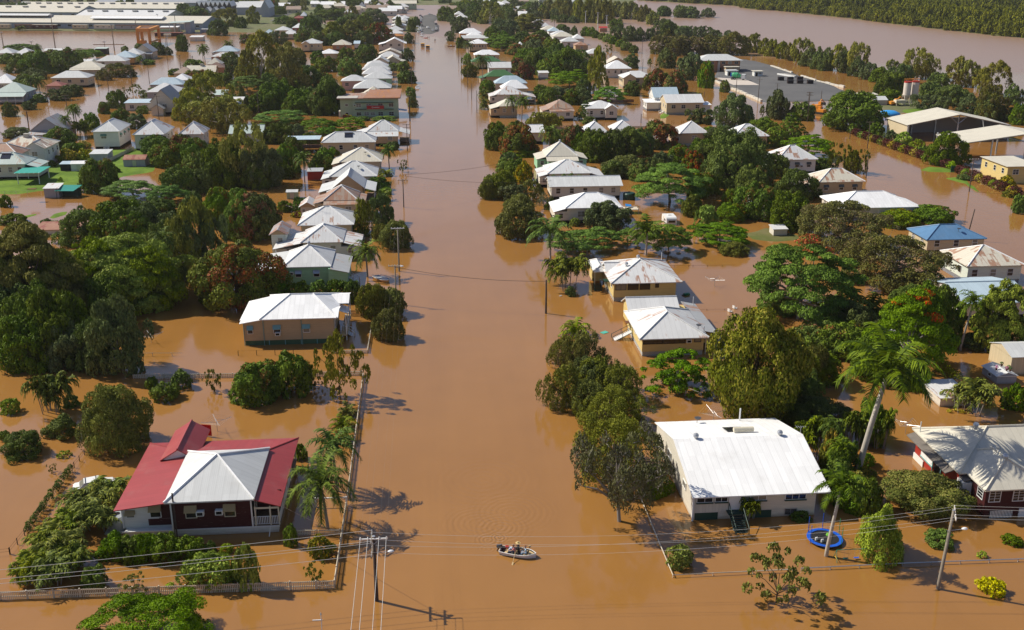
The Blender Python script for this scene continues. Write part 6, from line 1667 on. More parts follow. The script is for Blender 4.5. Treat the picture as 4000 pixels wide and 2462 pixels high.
# ------------------------------------------------------------------ power poles and lines
def pole(label, x, y, h, arms=((.25, 'x', 2.2),), r=.13, mat=None, lamp=None, lean=(0,0), name='power_pole', group=None, armmat=None):
    o = thing(name, label, 'power pole' if arms else 'post', (x,y,0), 0, group); L = Vector((lean[0], lean[1], h))
    MB().path([(0,0,-1.5),(0,0,0),tuple(L)], [r*1.15,r*1.1,r*.8], 10).build('pole', mat or M_POLE, o, smooth=True)
    near = y < 260
    for dz, ax, ln in arms:
        c = L*((h-dz)/h); u = Vector((1,0,0)) if ax == 'x' else Vector((0,1,0)) if ax == 'y' else Vector((math.cos(ax), math.sin(ax), 0)); n = Vector((0,0,1)).cross(u)
        a = MB().obox(c - n*(r*1.05), u, n, (0,0,1), ln/2, .05, .06).build('crossarm', armmat or (M_FENCE if mat is not None else M_POLEG), o)
        if near:
            for q in (-.46,-.2,.2,.46): MB().lathe([(.035,.05),(.06,.09),(.045,.15),(.06,.19),(.02,.24)], tuple(c + u*ln*q - n*(r*1.05)), 8).build('insulator', M_WHITE, a)
            for sg in (-1, 1): MB().path([tuple(c + u*ln*.22*sg - n*r*1.1), tuple(c - Vector((0,0,.55)) - n*r*1.0)], .018, 4).build('brace', M_STEEL, a)
    if lamp:
        dx, dy, lz = lamp; b = Vector((0,0,lz)); e = b + Vector((dx,dy,.25)); q = MB().path([tuple(b), tuple(e)], .03, 5).build('lamp_arm', M_STEEL, o)
        MB().lathe([(.04,-.1),(.16,-.05),(.2,.03),(.12,.12),(.02,.15)], tuple(e), 10, 1.5, .9).build('lamp_head', plain('lamp_white',(.7,.72,.74),.4,.4), q)
    if near and arms: MB().lathe([(r*.85,0),(r*.85,.05),(r*.3,.07)], tuple(L), 10).build('pole_cap', M_STEEL, o)
    return o
pole('dark timber power pole with white crossarm in the foreground water', -5.67, 81.67, 6.75, ((.15,'x',2.55),), .17, None, (1.5,-.35,5.1), armmat=M_WHITE); 
pf = [o for o in COL.objects if o.name.startswith('power_pole')][0]
for dz in (.1, 1.45):
    a = MB().box(-.06,.06,-1.1,1.1,6.65-dz,6.77-dz).build('crossarm', M_POLEG, pf, (0,0,0)); a.location = (-.2,0,0)
    for q in (-.95,-.5,.5,.95): MB().lathe([(.035,.05),(.06,.1),(.02,.24)], (0,q,6.75-dz), 8).build('insulator', M_WHITE, a)
lm('B',1000,900,'the foreground power pole')
pole('pale leaning timber power pole with street lamp at lower right', 46.6, 79.2, 8.3, ((.3,1.15,2.6),), .16, M_POLEG, (1.55,-.2,6.2), (.35,0)); lm('E',1060,900,'the pale leaning power pole')
pole('green grey power pole with crossarm among trees left of the street', -5.7, 186.7, 8.4, ((.05,'x',2.5),), .15, M_POLEG, armmat=M_WHITE); pole('power pole with street lamp before the bushes at the tan house', -5.8, 167.4, 6.9, ((.1,'x',2.2),), .13, M_POLEG, (1.2,-.2,6.5)); pole('bare dark timber pole standing alone right of the street', 19.0, 160.5, 5.8, (), .16)
pole('dark leaning pole with a wire behind the blue roofed house', 111.6, 199.5, 6.6, (), .13, M_POLE, None, (.8,0))
def polep(tile, x, yb, yt, arms=((.2,'x',2.4),), label='', r=.14, mat=None, lamp=None, xt=None):
    g = at(tile, x, yb); h = height_at(g.x, g.y, tf(tile, x, yt)[1]); return pole(label, g.x, g.y, h, arms, r, mat, lamp, name='power_pole' if arms else 'pole')
A2 = ((.2,'x',2.4),); A3 = ((.2,'x',2.4),(1.1,'x',2.4))
for a in (('N',1910,1008,738,A2,'power pole beside the street left of the wires, below the dead shrub'),('N',1945,470,208,A3,'power pole beside the stained roof left of the street'),('N',1972,182,-60,A2,'power pole in front of the green flats street corner'),('M',2212,1165,880,A2,'power pole beside the trees at the green flats'),
  ('M',2236,900,660,A3,'power pole between verge trees left of the street'),('M',2255,760,560,A2,'power pole left of the street above the rounded shrubs'),('M',2262,560,400,A2,'tall power pole left of the street near the orange trucks'),('M',2268,430,260,(),'slim pole left of the far parked cars'),('M',2290,300,170,A2,'farthest power pole by the parked cars'),
  ('O',400,1085,870,(),'nearest slim pole right of the street by yellow shrub'),('O',350,955,800,(),'slim pole right of the street beside the bent rail'),('O',312,840,680,(),'slim pole below the dark green roof'),('O',250,720,545,(),'paired pole right of the street, nearer one'),('O',226,605,450,(),'paired pole right of the street, farther one'),('O',160,400,280,(),'slim pole beside the far right verge tree'),('P',385,600,505,(),'pole top beside the leaning green bushes right of the street'),('P',497,895,800,(),'grey post in front of the olive street trees'),
  ('O',1175,1150,915,A2,'pole before the rusty hip cross street house'),('O',1990,690,565,(),'pole in the side street beside the white strip verandah house'),('O',2283,650,465,A2,'white pole beside the far park tree'),('O',1985,520,390,(),'pole among the row of clipped park trees'),('O',1975,1180,1095,(),'short grey post in the cross street water'),
  ('W',660,840,440,(),'pole before the green and white truck'),('W',1085,970,495,((1.1,'x',2.4),),'power pole standing at the yard barrier'),('W',1450,790,620,A3,'double armed power pole behind the yard corner tree'),('W',2050,1040,780,A3,'double armed power pole beside the orange machines'),('W',2290,990,760,(),'slim pole at the back of the yard'),('W',50,890,775,(),'short dark pole beside the white awning room'),
  ('R',1300,530,330,A2,'pole beside the croton hedge by the big open shed'),('R',1290,750,572,A2,'pole in the side street right of the rust striped tan house'),('R',2052,848,605,A2,'tall pole before the croton hedge near the yellow building'),('R',858,335,115,A3,'power pole at the side street fork'),('R',835,455,375,(),'pole behind the domed bright tree'),('R',1170,460,400,(),'white street sign post in the side street'),
  ('K',1308,1120,930,A3,'power pole in the left side street, with two crossarms'),('K',1795,1010,795,A2,'power pole in the left side street before the bluish roof'),('K',1585,1040,830,(),'bare pole in the left side street'),('K',840,1560,1140,A3,'power pole among the palms on the left side street'),('K',1910,1440,1150,A2,'power pole in front of the grey church hall'),('K',570,1230,1030,(),'pole beside the domed tree on the left'),('K',845,1010,845,(),'pole before the cream side street house'),
  ('K',2170,835,660,A2,'power pole near the two distant waders'),('L',350,345,105,A2,'pole behind the grey gabled lawn house'),('M',768,1145,875,(),'pale leaning pole among the gums'),('K',340,1470,1340,(),'short pole by the small trees left of the side street'),('K',1178,1010,860,(),'pole beside the brownish trees'),('K',2010,740,470,(),'thin pole with a dark cap in the open water')): polep(*a[:5], label=a[5], r=.12)
for i, (tl, x, yb, yt, lab) in enumerate((('Z',80,1110,780,'left edge floodlight mast in the rail yard water'),('Z',1330,1175,380,'tallest floodlight mast in the rail yard water'),('Z2',290,1220,600,'floodlight mast right of the tallest one'),('Z2',850,1045,460,'floodlight mast left of the orange gantry crane'),('Z2',1350,690,350,'floodlight mast behind the orange gantry crane'),('Z2',1770,770,330,'floodlight mast before the yard canopy'),('Z',760,1100,1010,'short pole before the feathery palm top'),('Z2',60,1160,1010,'short pole beside the dark open shed'),('Z2',1560,1140,930,'small pole in the water right of the crane'),('O',1443,225,110,'white light mast in the flooded park, left'),('O',1558,300,125,'white light mast in the flooded park, middle'),('O',1645,255,150,'white light mast in the flooded park, right'))):
    g = at(tl, x, yb); h = height_at(g.x, g.y, tf(tl, x, yt)[1]); o = thing('light_mast', lab, 'light mast', g); MB().path([(0,0,-1),(0,0,h)], [.34,.2] if h > 6 else [.2,.15], 6).build('mast', M_POLEG if tl != 'O' else M_WHITE, o); MB().box(-.9,.9,-.2,.2,h-.15,h+.35).build('light_head', M_STEEL, o)
def wires(label, ends, group, sag=.8, r=.02, mat=None, name='power_line'):
    for i, (a, b) in enumerate(ends):
        a, b = Vector(a), Vector(b); n = 22
        pts = [a.lerp(b, t/n) - Vector((0,0,sag*4*(t/n)*(1-t/n))) - a for t in range(n+1)]
        tag(link(name, MB().path(pts, r, 4).mesh(name), mat or M_WIRE, None, a), label, 'power line', group)
px, py = -5.87, 81.67
wires('thin power line strung left from the foreground power pole over the paling fence', [((px,py+q,6.95-dz),(-62,75.9+q*.6,6.95-dz)) for dz in (.1,1.45) for q in (-.95,.95)], 'power lines left of the foreground pole', .25)
wires('thin power line from the foreground power pole over the boat to the leaning pole', [((px,py+.6*q,6.95-dz),(46.9+.3*q,79.2+.9*q,8.15-dz*.2)) for dz in (.1,1.45) for q in (-1,1)], 'power lines above the boat', 1.5, .011)
wires('thin power line running toward the viewer from the white crossarm', [((-5.67+q,81.45,6.85),(-5.67+q*1.02,32,8.)) for q in (-1.15,-.5,.5,1.15)], 'power lines toward the viewer', .5)
wires('faint power line running away up the street from the white crossarm', [((-5.67+q,81.8,6.85),(-5.7+q,186.6,8.3)) for q in (-1.15,-.5,.5,1.15)], 'power lines along the street', 1.2, .004, M_POLEG)
wires('thin power line running right from the leaning pole past the dark red house', [((46.9+.4*q,79.2+1.1*q,8.2),(90+.4*q,78+1.1*q,8.4)) for q in (-1,-.5,.5,1)], 'power lines right of the leaning pole', .9, .014)
wires('long dark cable sagging across the street to the lone bare pole', [((-5.8,167.4,6.6),(19,160.5,5.6))], None, .7, .035, M_POLE); wires('dark cable across the street toward the long low pale house', [((-5.7,239,7.6),(30,245,4.5))], None, 1.0, .03, M_POLE)
wires('upper dark cable rising across the street to the mango trees', [((-5.7,239,7.8),(22,262,6.2))], None, .6, .03, M_POLE); wires('cable from the red roofed verandah to the foreground pole', [((-16.2,95,3.1),(-5.8,82,6.)),], None, .4, .018, M_POLE)
t = thing('street_sign', 'thin white post with small arm at the bottom edge of the water', 'post', (-10.2,76.9,0)); MB().tube((0,0,-1),(0,0,2.1),.045).build('post', M_WHITE, t); MB().box(-.75,.1,-.03,.03,1.55,1.63).build('arm', M_WHITE, t); MB().lathe([(.03,2.1),(.09,2.15),(.02,2.35)]).build('cap', M_STEEL, t)
# ------------------------------------------------------------------ people
def skin_body(joints, edges, mats, zone, name, parent):
    me = bpy.data.meshes.new('b'); ks = list(joints); me.from_pydata([joints[k][0] for k in ks], [(ks.index(a), ks.index(b)) for a, b in edges], [])
    ob = bpy.data.objects.new('b', me); COL.objects.link(ob); md = ob.modifiers.new('s', 'SKIN'); ob.modifiers.new('u', 'SUBSURF').levels = 1
    for i, k in enumerate(ks):
        v = me.skin_vertices[0].data[i]; v.radius = (joints[k][1], joints[k][1]); v.use_root = (k == 'pelvis')
    dg = bpy.context.evaluated_depsgraph_get(); out = bpy.data.meshes.new_from_object(ob.evaluated_get(dg)); bpy.data.objects.remove(ob); out.name = name
    out.materials.clear()
    for m in mats: out.materials.append(m)
    J = [(Vector(joints[k][0]), zone.get(k, 0)) for k in ks]
    for p in out.polygons: p.material_index = min(J, key=lambda q: (q[0]-p.center).length)[1]; p.use_smooth = True
    return link(name, out, None, parent)
SKIN = plain('skin', (.42,.23,.15), .6, .3, .06)
def cloth(c): return plain('cloth_%d%d%d' % tuple(int(q*100) for q in c), c, .9, .1, .12, 8)
def person(label, loc, rz, shirt, trousers, hair, pose='stand', hat=None, sleeves=True, group=None):
    o = thing('person', label, 'person', loc, rz, group); V = {}
    if pose == 'stand':
        V = dict(pelvis=((0,0,.92),.13), waist=((0,0,1.1),.12), chest=((0,.0,1.32),.15), neck=((0,.0,1.48),.06), head=((0,.02,1.62),.10), crown=((0,.02,1.72),.08))
        for s, n in ((1,'r'),(-1,'l')):
            V.update({'sh'+n:((.17*s,0,1.40),.065),'el'+n:((.24*s,-.02,1.14),.045),'wr'+n:((.25*s,.06,.90),.03),'hip'+n:((.09*s,0,.86),.095),'kn'+n:((.10*s,.02,.48),.065),'an'+n:((.10*s,-.02,.07),.045),'ft'+n:((.10*s,.13,.03),.04)})
    else:                                           # seated, legs forward (+y), arms reaching forward; bent = how far the back leans
        b = {'sit': .08, 'row': .22, 'bent': .42}[pose]
        V = dict(pelvis=((0,0,.12),.14), waist=((0,b*.3,.30),.125), chest=((0,b*.8,.50),.145), neck=((0,b*1.1,.65),.06), head=((0,b*1.25+.02,.78),.10), crown=((0,b*1.25+.02,.87),.08))
        for s, n in ((1,'r'),(-1,'l')):
            V.update({'sh'+n:((.17*s,b*.95,.58),.062),'el'+n:((.25*s,b+.16,.38),.045),'wr'+n:((.20*s,b+.40,.36),.03),'hip'+n:((.10*s,.08,.11),.10),'kn'+n:((.13*s,.45,.24),.07),'an'+n:((.13*s,.58,-.14),.045),'ft'+n:((.13*s,.70,-.17),.04)})
    E_ = [('pelvis','waist'),('waist','chest'),('chest','neck'),('neck','head'),('head','crown')]
    for n in 'rl':
        E_ += [('chest','sh'+n),('sh'+n,'el'+n),('el'+n,'wr'+n),('pelvis','hip'+n),('hip'+n,'kn'+n),('kn'+n,'an'+n),('an'+n,'ft'+n)]
        w, e = Vector(V['wr'+n][0]), Vector(V['el'+n][0]); d = (w-e).normalized(); V['palm'+n] = (tuple(w+d*.07), .028); E_.append(('wr'+n,'palm'+n)); sd = d.cross(Vector((0,0,1))).normalized()
        for i in range(4):
            q = w + d*(.145+.012*(1-abs(i-1.5))) + sd*(i-1.5)*.019 - Vector((0,0,.025)); V['f%d%s' % (i, n)] = (tuple(q), .0085); E_.append(('palm'+n, 'f%d%s' % (i, n)))
        V['th'+n] = (tuple(w + d*.08 + sd*.05*(1 if n == 'r' else -1)), .010); E_.append(('palm'+n,'th'+n))
    Z = {}
    for k in V:
        if k in ('waist','chest') or k[:2] == 'sh' or (sleeves and k[:2] == 'el'): Z[k] = 1
        elif k == 'pelvis' or k[:2] in ('hi','kn','an'): Z[k] = 2
        elif k[:2] == 'ft': Z[k] = 3
    skin_body(V, E_, [SKIN, cloth(shirt), cloth(trousers), M_BLACK], Z, 'body', o)
    hx, hy, hz = V['head'][0]
    MB().lathe([(.085,-.02),(.112,.05),(.105,.11),(.06,.16),(.01,.17)], (hx,hy-.025,hz), 12).build('hair', plain('hair_%d' % int(hair[0]*1000), hair, .7, .3, .1), o, smooth=True)
    m = MB(); m.lathe([(.004,-.012),(.018,0),(.004,.014)], (hx,hy+.108,hz-.02), 6); m.build('nose', SKIN, o)
    for s in (-1, 1): MB().lathe([(.002,-.01),(.012,0),(.002,.01)], (hx+.038*s,hy+.098,hz+.012), 6).build('eye', M_DARK, o)
    MB().box(hx-.025,hx+.025,hy+.094,hy+.102,hz-.062,hz-.052).build('mouth', plain('lips',(.32,.10,.08)), o)
    for s in (-1, 1): MB().lathe([(.004,-.03),(.018,0),(.004,.03)], (hx+.108*s,hy-.005,hz-.005), 6).build('ear', SKIN, o)
    if hat: MB().lathe([(.25,.06),(.255,.075),(.12,.09),(.115,.17),(.08,.21),(.01,.215)], (hx,hy,hz), 18).build('hat', plain('straw',(.55,.42,.20),.9,.1,.2,8), o)
    return o
# ------------------------------------------------------------------ the rowing boat and the moored dinghy
def hull(o, L, B, hgt, mat, inm, transom=.78, off=(0,0,0)):
    n = 14; m = MB(); i_ = MB(); rim = []; P = []
    for s in range(n+1):
        t = s/n; x = -L/2 + L*t; w = B/2*(transom + (1-transom)*math.sin(min(1, t/.5)*math.pi/2) if t < .5 else math.cos(((t-.5)/.5)**1.9*math.pi/2)*1.); w = max(w, .02); z = hgt*(1 + .28*max(0, t-.45)**1.6*2.2); P.append((x, w, z))
    def ring(x, w, z, k): return [(x, -w, z), (x, -w*.88*k, z*.25), (x, -w*.55*k, -.10), (x, w*.55*k, -.10), (x, w*.88*k, z*.25), (x, w, z)]
    for a, b in zip(P[:-1], P[1:]):
        ra, rb = ring(*a, 1), ring(*b, 1)
        for q in range(5): m.face(ra[q], ra[q+1], rb[q+1], rb[q])
        sa, sb = ring(a[0], max(.01, a[1]-.04), a[2], .95), ring(b[0], max(.01, b[1]-.04), b[2], .95)
        sa = [(p[0], p[1], max(p[2], .02)) for p in sa]; sb = [(p[0], p[1], max(p[2], .02)) for p in sb]
        for q in range(5): i_.face(sa[q], sb[q], sb[q+1], sa[q+1])
    m.face(*ring(*P[0], 1)[::-1])
    m.build('hull', mat, o); i_.build('inside', inm, o)
    MB().path([(p[0], -p[1], p[2]) for p in P] + [(p[0], p[1], p[2]) for p in P[::-1]] + [(P[0][0], -P[0][1], P[0][2])], .035, 5, False).build('gunwale', plain('gunwale_white', (.78,.77,.74), .5, .4, .08), o)
BZ = R(-20.5); bc = Vector((7.95, 88.25, 0))
t = thing('rowing_boat', 'small white rowing boat with four people crossing the flooded street', 'boat', bc, BZ); hull(t, 3.65, 1.4, .40, plain('boat_white',(.62,.60,.62),.5,.4,.1), plain('boat_inside',(.10,.085,.07),.8,.2,.4,3)); lm('C',380,960,'the rowing boat')
for x, w in ((-1.15,1.05),(-.2,1.28),(.75,1.15)): MB().box(x-.14,x+.14,-w/2,w/2,.24,.29).build('bench', M_TIMBER, t)
MB().prism([(1.05,-.44),(1.4,-.25),(1.7,-.03),(1.7,.03),(1.4,.25),(1.05,.44)],.33,.40).build('bow_deck', M_TIMBER, t)
def b2w(x, y, z=0): return bc + Vector((x*math.cos(BZ)-y*math.sin(BZ), x*math.sin(BZ)+y*math.cos(BZ), z))
mo = thing('outboard_motor', 'dark outboard motor tilted on the stern of the rowing boat', 'motor', b2w(-1.85,.1), BZ); MB().obox((-.1,0,.62),(1,0,.35),(0,1,0),(-.35,0,1),.24,.15,.13).build('cowl', plain('motor_black',(.03,.03,.035),.4,.5), mo); MB().tube((-.05,0,.55),(-.35,0,.05),.06).build('leg', M_BLACK, mo); MB().box(-.06,.10,-.12,.12,.30,.55).build('clamp', M_STEEL, mo); MB().tube((.05,0,.6),(.45,.08,.62),.025).build('tiller', M_BLACK, mo)
fu = thing('fuel_tank', 'red fuel can lying in the stern of the rowing boat', 'fuel can', b2w(-1.25,.42,.3), BZ); MB().box(-.16,.16,-.12,.12,0,.24).build('can', M_REDP, fu); MB().lathe([(.04,.24),(.04,.29),(.02,.3)]).build('cap', M_BLACK, fu)
for i, (a, b, lab) in enumerate(((b2w(-.15,-.55,.55), b2w(-.05,-2.0,-.05), 'wooden oar reaching out on the near side of the boat'), (b2w(.25,.6,.55), b2w(.75,2.05,-.02), 'wooden oar on the far side of the boat, blade in spray'))):
    o = thing('oar', lab, 'oar', a); d = b-a; u = d.normalized(); s_ = u.cross(Vector((0,0,1))).normalized(); MB().tube(tuple(-u*.5), tuple(d*.72), .028, .024).build('shaft', M_TIMBER, o); MB().obox(tuple(d*.86), u, s_, u.cross(s_), d.length*.15, .075, .012).build('blade', M_TIMBER, o)
person('person in a pink top rowing near the boat middle', b2w(-.15,-.22,.27), BZ+math.pi/2, (.60,.20,.18), (.03,.035,.06), (.16,.06,.03), 'row', None, False)
person('person in dark shirt and wide straw hat on the far side of the boat', b2w(.02,.32,.30), BZ+math.pi/2, (.025,.028,.04), (.03,.03,.035), (.05,.03,.02), 'sit', True)
person('person with brown hair and light blue top sitting at the bow', b2w(.85,-.02,.28), BZ+math.pi*.62, (.42,.56,.66), (.35,.48,.60), (.20,.07,.03), 'sit', None, False)
person('person in pale blue bent forward at the stern of the boat', b2w(-.98,-.1,.26), BZ-math.pi/2, (.42,.47,.58), (.16,.19,.28), (.30,.18,.08), 'bent')
t = thing('dinghy', 'grey covered dinghy with orange trim moored beside the feathery palm', 'boat', (-8.7,181.3,0), R(-52)); hull(t, 4.2, 1.7, .45, plain('dinghy_orange',(.55,.30,.10),.5,.4,.15), M_STEEL); m = MB(); m.prism([(-1.9,-.62),(0,-.8),(1.1,-.6),(1.9,-.05),(1.9,.05),(1.1,.6),(0,.8),(-1.9,.62)],.42,.5); m.build('cover', plain('boat_cover',(.30,.31,.34),.7,.3,.15), t); MB().box(-.5,-.1,-.75,.75,.5,.56).build('strap', M_WHITE, t)
lm('G',1065,520,'the moored dinghy')
# ------------------------------------------------------------------ vehicles and garden things
def car(label, loc, rz, body, name='parked_car', z=0., kind='car', group=None):
    o = thing(name, label, kind, Vector(loc), rz, group); o.location.z = z; bm = plain('car_paint_%d' % int(sum(body)*997), body, .3, .5, .05)
    prof = [(-2.2,.35),(-2.25,.75),(-2.0,.95),(-1.55,.98),(-1.0,1.45),(.55,1.48),(1.15,1.02),(2.0,.88),(2.2,.65),(2.2,.32)]
    m = MB(); n = len(prof)
    for sgn in (-1, 1):
        m.v += [(x, sgn*(.86 if zz < 1.1 else .68), zz) for x, zz in prof]
    m.f += [tuple(range(n)), tuple(range(2*n-1, n-1, -1))] + [(i, n+i, n+(i+1) % n, (i+1) % n) for i in range(n)]; m.build('body', bm, o)
    g = MB()
    for sgn in (-1, 1): g.face(*[(x, sgn*y, zz) for x, y, zz in ((-1.35,.80,1.03),(.95,.80,1.03),(.5,.71,1.40),(-.95,.71,1.40))][::sgn])
    g.face((1.12,-.74,1.06),(1.12,.74,1.06),(.62,.66,1.44),(.62,-.66,1.44)); g.face((-1.52,.74,1.03),(-1.52,-.74,1.03),(-1.06,-.66,1.43),(-1.06,.66,1.43)); g.build('windows', glass(), o)
    for x in (-1.35, 1.35):
        for sgn in (-1, 1):
            w = MB(); w.lathe([(.33,-.1),(.34,0),(.33,.1)], n=14); q = w.build('wheel', M_BLACK, o, loc=(x, sgn*.80, .33)); q.rotation_euler = (math.pi/2, 0, 0); MB().lathe([(.18,-.105),(.18,.105)], n=10).build('rim', M_STEEL, q)
    for sgn in (-1, 1): MB().box(2.17,2.22,sgn*.55-.18,sgn*.55+.18,.62,.78).build('headlight', M_WHITE, o); MB().box(-2.27,-2.22,sgn*.6-.14,sgn*.6+.14,.68,.82).build('tail_light', M_REDP, o)
    return o
c0 = car('white estate car sunk to its windows beside the cane palms', (-37.9,105.9,0), R(18), (.72,.72,.70), z=-.45); lm('A',700,500,'the sunken white car'); MB().box(-.9,-.84,-.7,.7,1.5,1.54).build('roof_rack', M_BLACK, c0); MB().box(.2,.26,-.7,.7,1.5,1.54).build('roof_rack', M_BLACK, c0)
def caravan():
    o = thing('caravan', 'white caravan standing in the flooded yard under the big dome tree', 'caravan', (53.3,217.2,0)); y = 4.6
    prof = [(0,-.6),(-.12,.5),(.1,1.35),(.35,1.62),(1.2,1.72),(3.8,1.72),(4.5,1.55),(4.75,.9),(4.6,-.6)]; m = MB(); n = len(prof)
    for x in (-1.15, 1.15): m.v += [(x, a, b) for a, b in prof]
    m.f += [tuple(range(n))[::-1], tuple(range(n, 2*n))] + [(i, (i+1) % n, n+(i+1) % n, n+i) for i in range(n)]; m.build('body', plain('caravan_white',(.74,.74,.72),.4,.4,.06), o)
    f = MB().box(-.8,.8,-.17,-.1,.55,1.12).build('window', M_STEEL, o); MB().box(-.72,.72,-.185,-.16,.6,1.07).build('pane', glass(), f); f = MB().box(-1.2,-1.14,1.0,2.2,.6,1.1).build('window', M_STEEL, o); MB().box(-1.22,-1.19,1.05,2.15,.64,1.06).build('pane', glass(), f)
    MB().box(-1.165,1.165,-.05,4.6,.30,.38).build('stripe', plain('caravan_stripe',(.45,.42,.36)), o); MB().box(-.4,.3,2.0,2.7,1.72,1.86).build('roof_hatch', M_WHITE, o); MB().box(-1.165,-1.14,2.7,3.3,-.5,1.35).build('door', M_TRIM, o)
caravan(); lm('P',2000,1110,'the white caravan')
def hoist(label, x, y, h, r=1.8, tilt=0., rz=0.):
    o = thing('clothes_hoist', label, 'clothes hoist', (x,y,0), rz); MB().tube((0,0,-.8),(0,0,h),.035).build('mast', M_STEEL, o); a = MB()
    for k in range(4): u = k*math.pi/2; a.tube((0,0,h-.35),(math.cos(u)*r,math.sin(u)*r,h),.022,n=4); a.tube((0,0,h),(math.cos(u)*r*.5,math.sin(u)*r*.5,h-.18),.015,n=4)
    a.build('arms', M_STEEL, o); w = MB()
    for q in (.55,.8,1.): w.path([(math.cos(k*math.pi/2)*r*q, math.sin(k*math.pi/2)*r*q, h-.35+.35*q) for k in range(5)], .008, 3, False)
    w.build('lines', M_WIRE, o); return o
hoist('rotary clothes hoist in the flooded yard behind the red roofed house', -26.9, 119.3, 1.6, 1.9, 0, .4); hoist('rotary clothes hoist behind the farther yellow house', 50.8, 172.7, 1.5, 1.9, 0, .9); hoist('rotary clothes hoist behind the broad white roof', 35.4, 116.9, 1.5, 2.1, 0, .2); hoist('rotary clothes hoist behind the dark red house', 58.2, 111.5, 1.6, 1.7, 0, .7); hoist('rotary clothes hoist in shade left of the tan house', -42.8, 152, 1.4, 2., 0, .5); hoist('rotary clothes hoist beside the rusty two tier house', -31.6, 237.4, 1.5, 1.8)
tag(MB().box(-.62,.62,-.02,.02,.1,1.55).build('towel', plain('red_towel',(.55,.012,.012),.9,.1,.1), None, loc=(-27.9,118.0,.0)), 'red cloth hanging from the clothes hoist behind the red roofed house', 'cloth'); o = COL.objects['towel']; o.rotation_euler = (0,0,-.25)
def trampoline():
    o = thing('trampoline', 'round blue edged trampoline with blue and green net poles', 'trampoline', (39.15,88.35,0)); ri = MB(); rp, n = [], 32
    for k in range(n):
        a, b = 2*math.pi*k/n, 2*math.pi*(k+1)/n
        ri.solid([[(1.78*math.cos(a),1.78*math.sin(a),.34),(1.78*math.cos(b),1.78*math.sin(b),.34),(1.42*math.cos(b),1.42*math.sin(b),.34),(1.42*math.cos(a),1.42*math.sin(a),.34)][::1]], .06)
    ri.build('pad', M_BLUE, o); MB().lathe([(1.43,.26),(1.43,.28)], n=32).build('mat', M_BLACK, o); MB().path([(1.72*math.cos(k*math.pi/8),1.72*math.sin(k*math.pi/8),.24) for k in range(17)], .03, 5, False).build('frame', M_STEEL, o)
    for k in range(6):
        a = k*math.pi/3+.3; x, y = 1.75*math.cos(a), 1.75*math.sin(a); g = k in (0, 5, 4); MB().tube((x,y,-.7),(x,y,2.1),.035).build('net_pole', M_BLUE if not g else plain('green_pole',(.03,.30,.13),.5,.4), o)
    nt = MB()
    for k in range(24):
        a, b = 2*math.pi*k/24, 2*math.pi*(k+1)/24
        for z in (.7,1.1,1.5,1.9): nt.tube((1.7*math.cos(a),1.7*math.sin(a),z),(1.7*math.cos(b),1.7*math.sin(b),z),.006,n=3)
        nt.tube((1.7*math.cos(a),1.7*math.sin(a),.35),(1.7*math.cos(a),1.7*math.sin(a),1.95),.005,n=3)
    nt.build('net', M_BLACK, o)
    for x, y, lab in ((-1.0,-.35,'small white box on the trampoline, left one'),(-.55,-.75,'small white box on the trampoline, right one')): b = tag(MB().obox((0,0,.16),(1,.3,0),(-.3,1,0),(0,0,1),.13,.05,.16).build('white_box', M_WHITE, None, loc=(39.15+x,88.35+y,.285)), lab, 'box')
    gb = thing('green_cushion', 'crumpled bright green cushion lying on the trampoline', 'cushion', (39.7,88.7,.285)); MB().lathe([(.2,0),(.32,.1),(.26,.22),(.05,.27)], n=9).build('cushion', plain('bright_green',(.16,.42,.05),.7,.2), gb)
trampoline(); lm('E',225,920,'the blue trampoline')
t = thing('swing_set', 'green metal swing set with yellow braces beside the trampoline', 'swing', (38.9,84.7,0)); SG = plain('swing_green',(.02,.22,.15),.5,.4)
MB().tube((0,0,1.15),(3.0,0,1.15),.035).build('top_bar', SG, t)
for x in (0, 3.0):
    for s in (-1, 1): MB().tube((x,0,1.15),(x+(x-1.5)*.05,s*.7,-.5),.03).build('leg', SG, t)
    MB().tube((x,-.45,.3),(x,.45,.3),.028).build('brace', M_YEL, t)
for x in (.8, 1.25, 1.85, 2.3): MB().tube((x,0,1.15),(x,0,.2),.008,n=3).build('chain', M_STEEL, t)
for x in (1.0, 2.08): MB().box(x-.25,x+.25,-.1,.1,.17,.2).build('seat', M_BLUE if x > 2 else SG, t)
t = thing('wheelie_bin', 'green wheelie bin tipped over beside the farther yellow house', 'bin', (44.6,168.2,0), .4); MB().box(-.5,.5,-.3,.3,-.15,.32).build('bin', plain('bin_green',(.01,.17,.05),.5,.3), t); MB().box(-.85,-.52,-.32,.32,.05,.13).build('lid', plain('bin_dark',(.02,.025,.03),.5,.3), t)
t = thing('water_tank', 'dark green round water tank behind the long low pale house', 'tank', (48.9,243.5,0)); MB().lathe([(1.5,-.5),(1.5,1.3),(1.3,1.55),(.2,1.75)], n=20).build('tank', M_DGREEN, t); MB().lathe([(.3,1.7),(.3,1.82)], n=10).build('lid', M_BLACK, t)
t = thing('back_deck', 'timber stair landing with blue tarp behind the white porch house', 'deck', (46.6,229.5,0)); MB().box(-1.6,1.6,-1.4,1.4,.9,1.05).build('floor', M_FENCE, t); 
for x in (-1.5,1.5): MB().box(x-.06,x+.06,-1.4,-1.28,-.5,1.9).build('post', M_FENCE, t)
MB().box(-1.55,1.55,-1.4,-1.34,1.7,1.8).build('rail', M_FENCE, t); MB().solid([[(-1.2,.2,1.5),(.2,.2,1.35),(.3,1.4,1.6),(-1.1,1.4,1.8)]],.04).build('tarp', plain('blue_tarp',(.03,.22,.55),.5,.3), t)
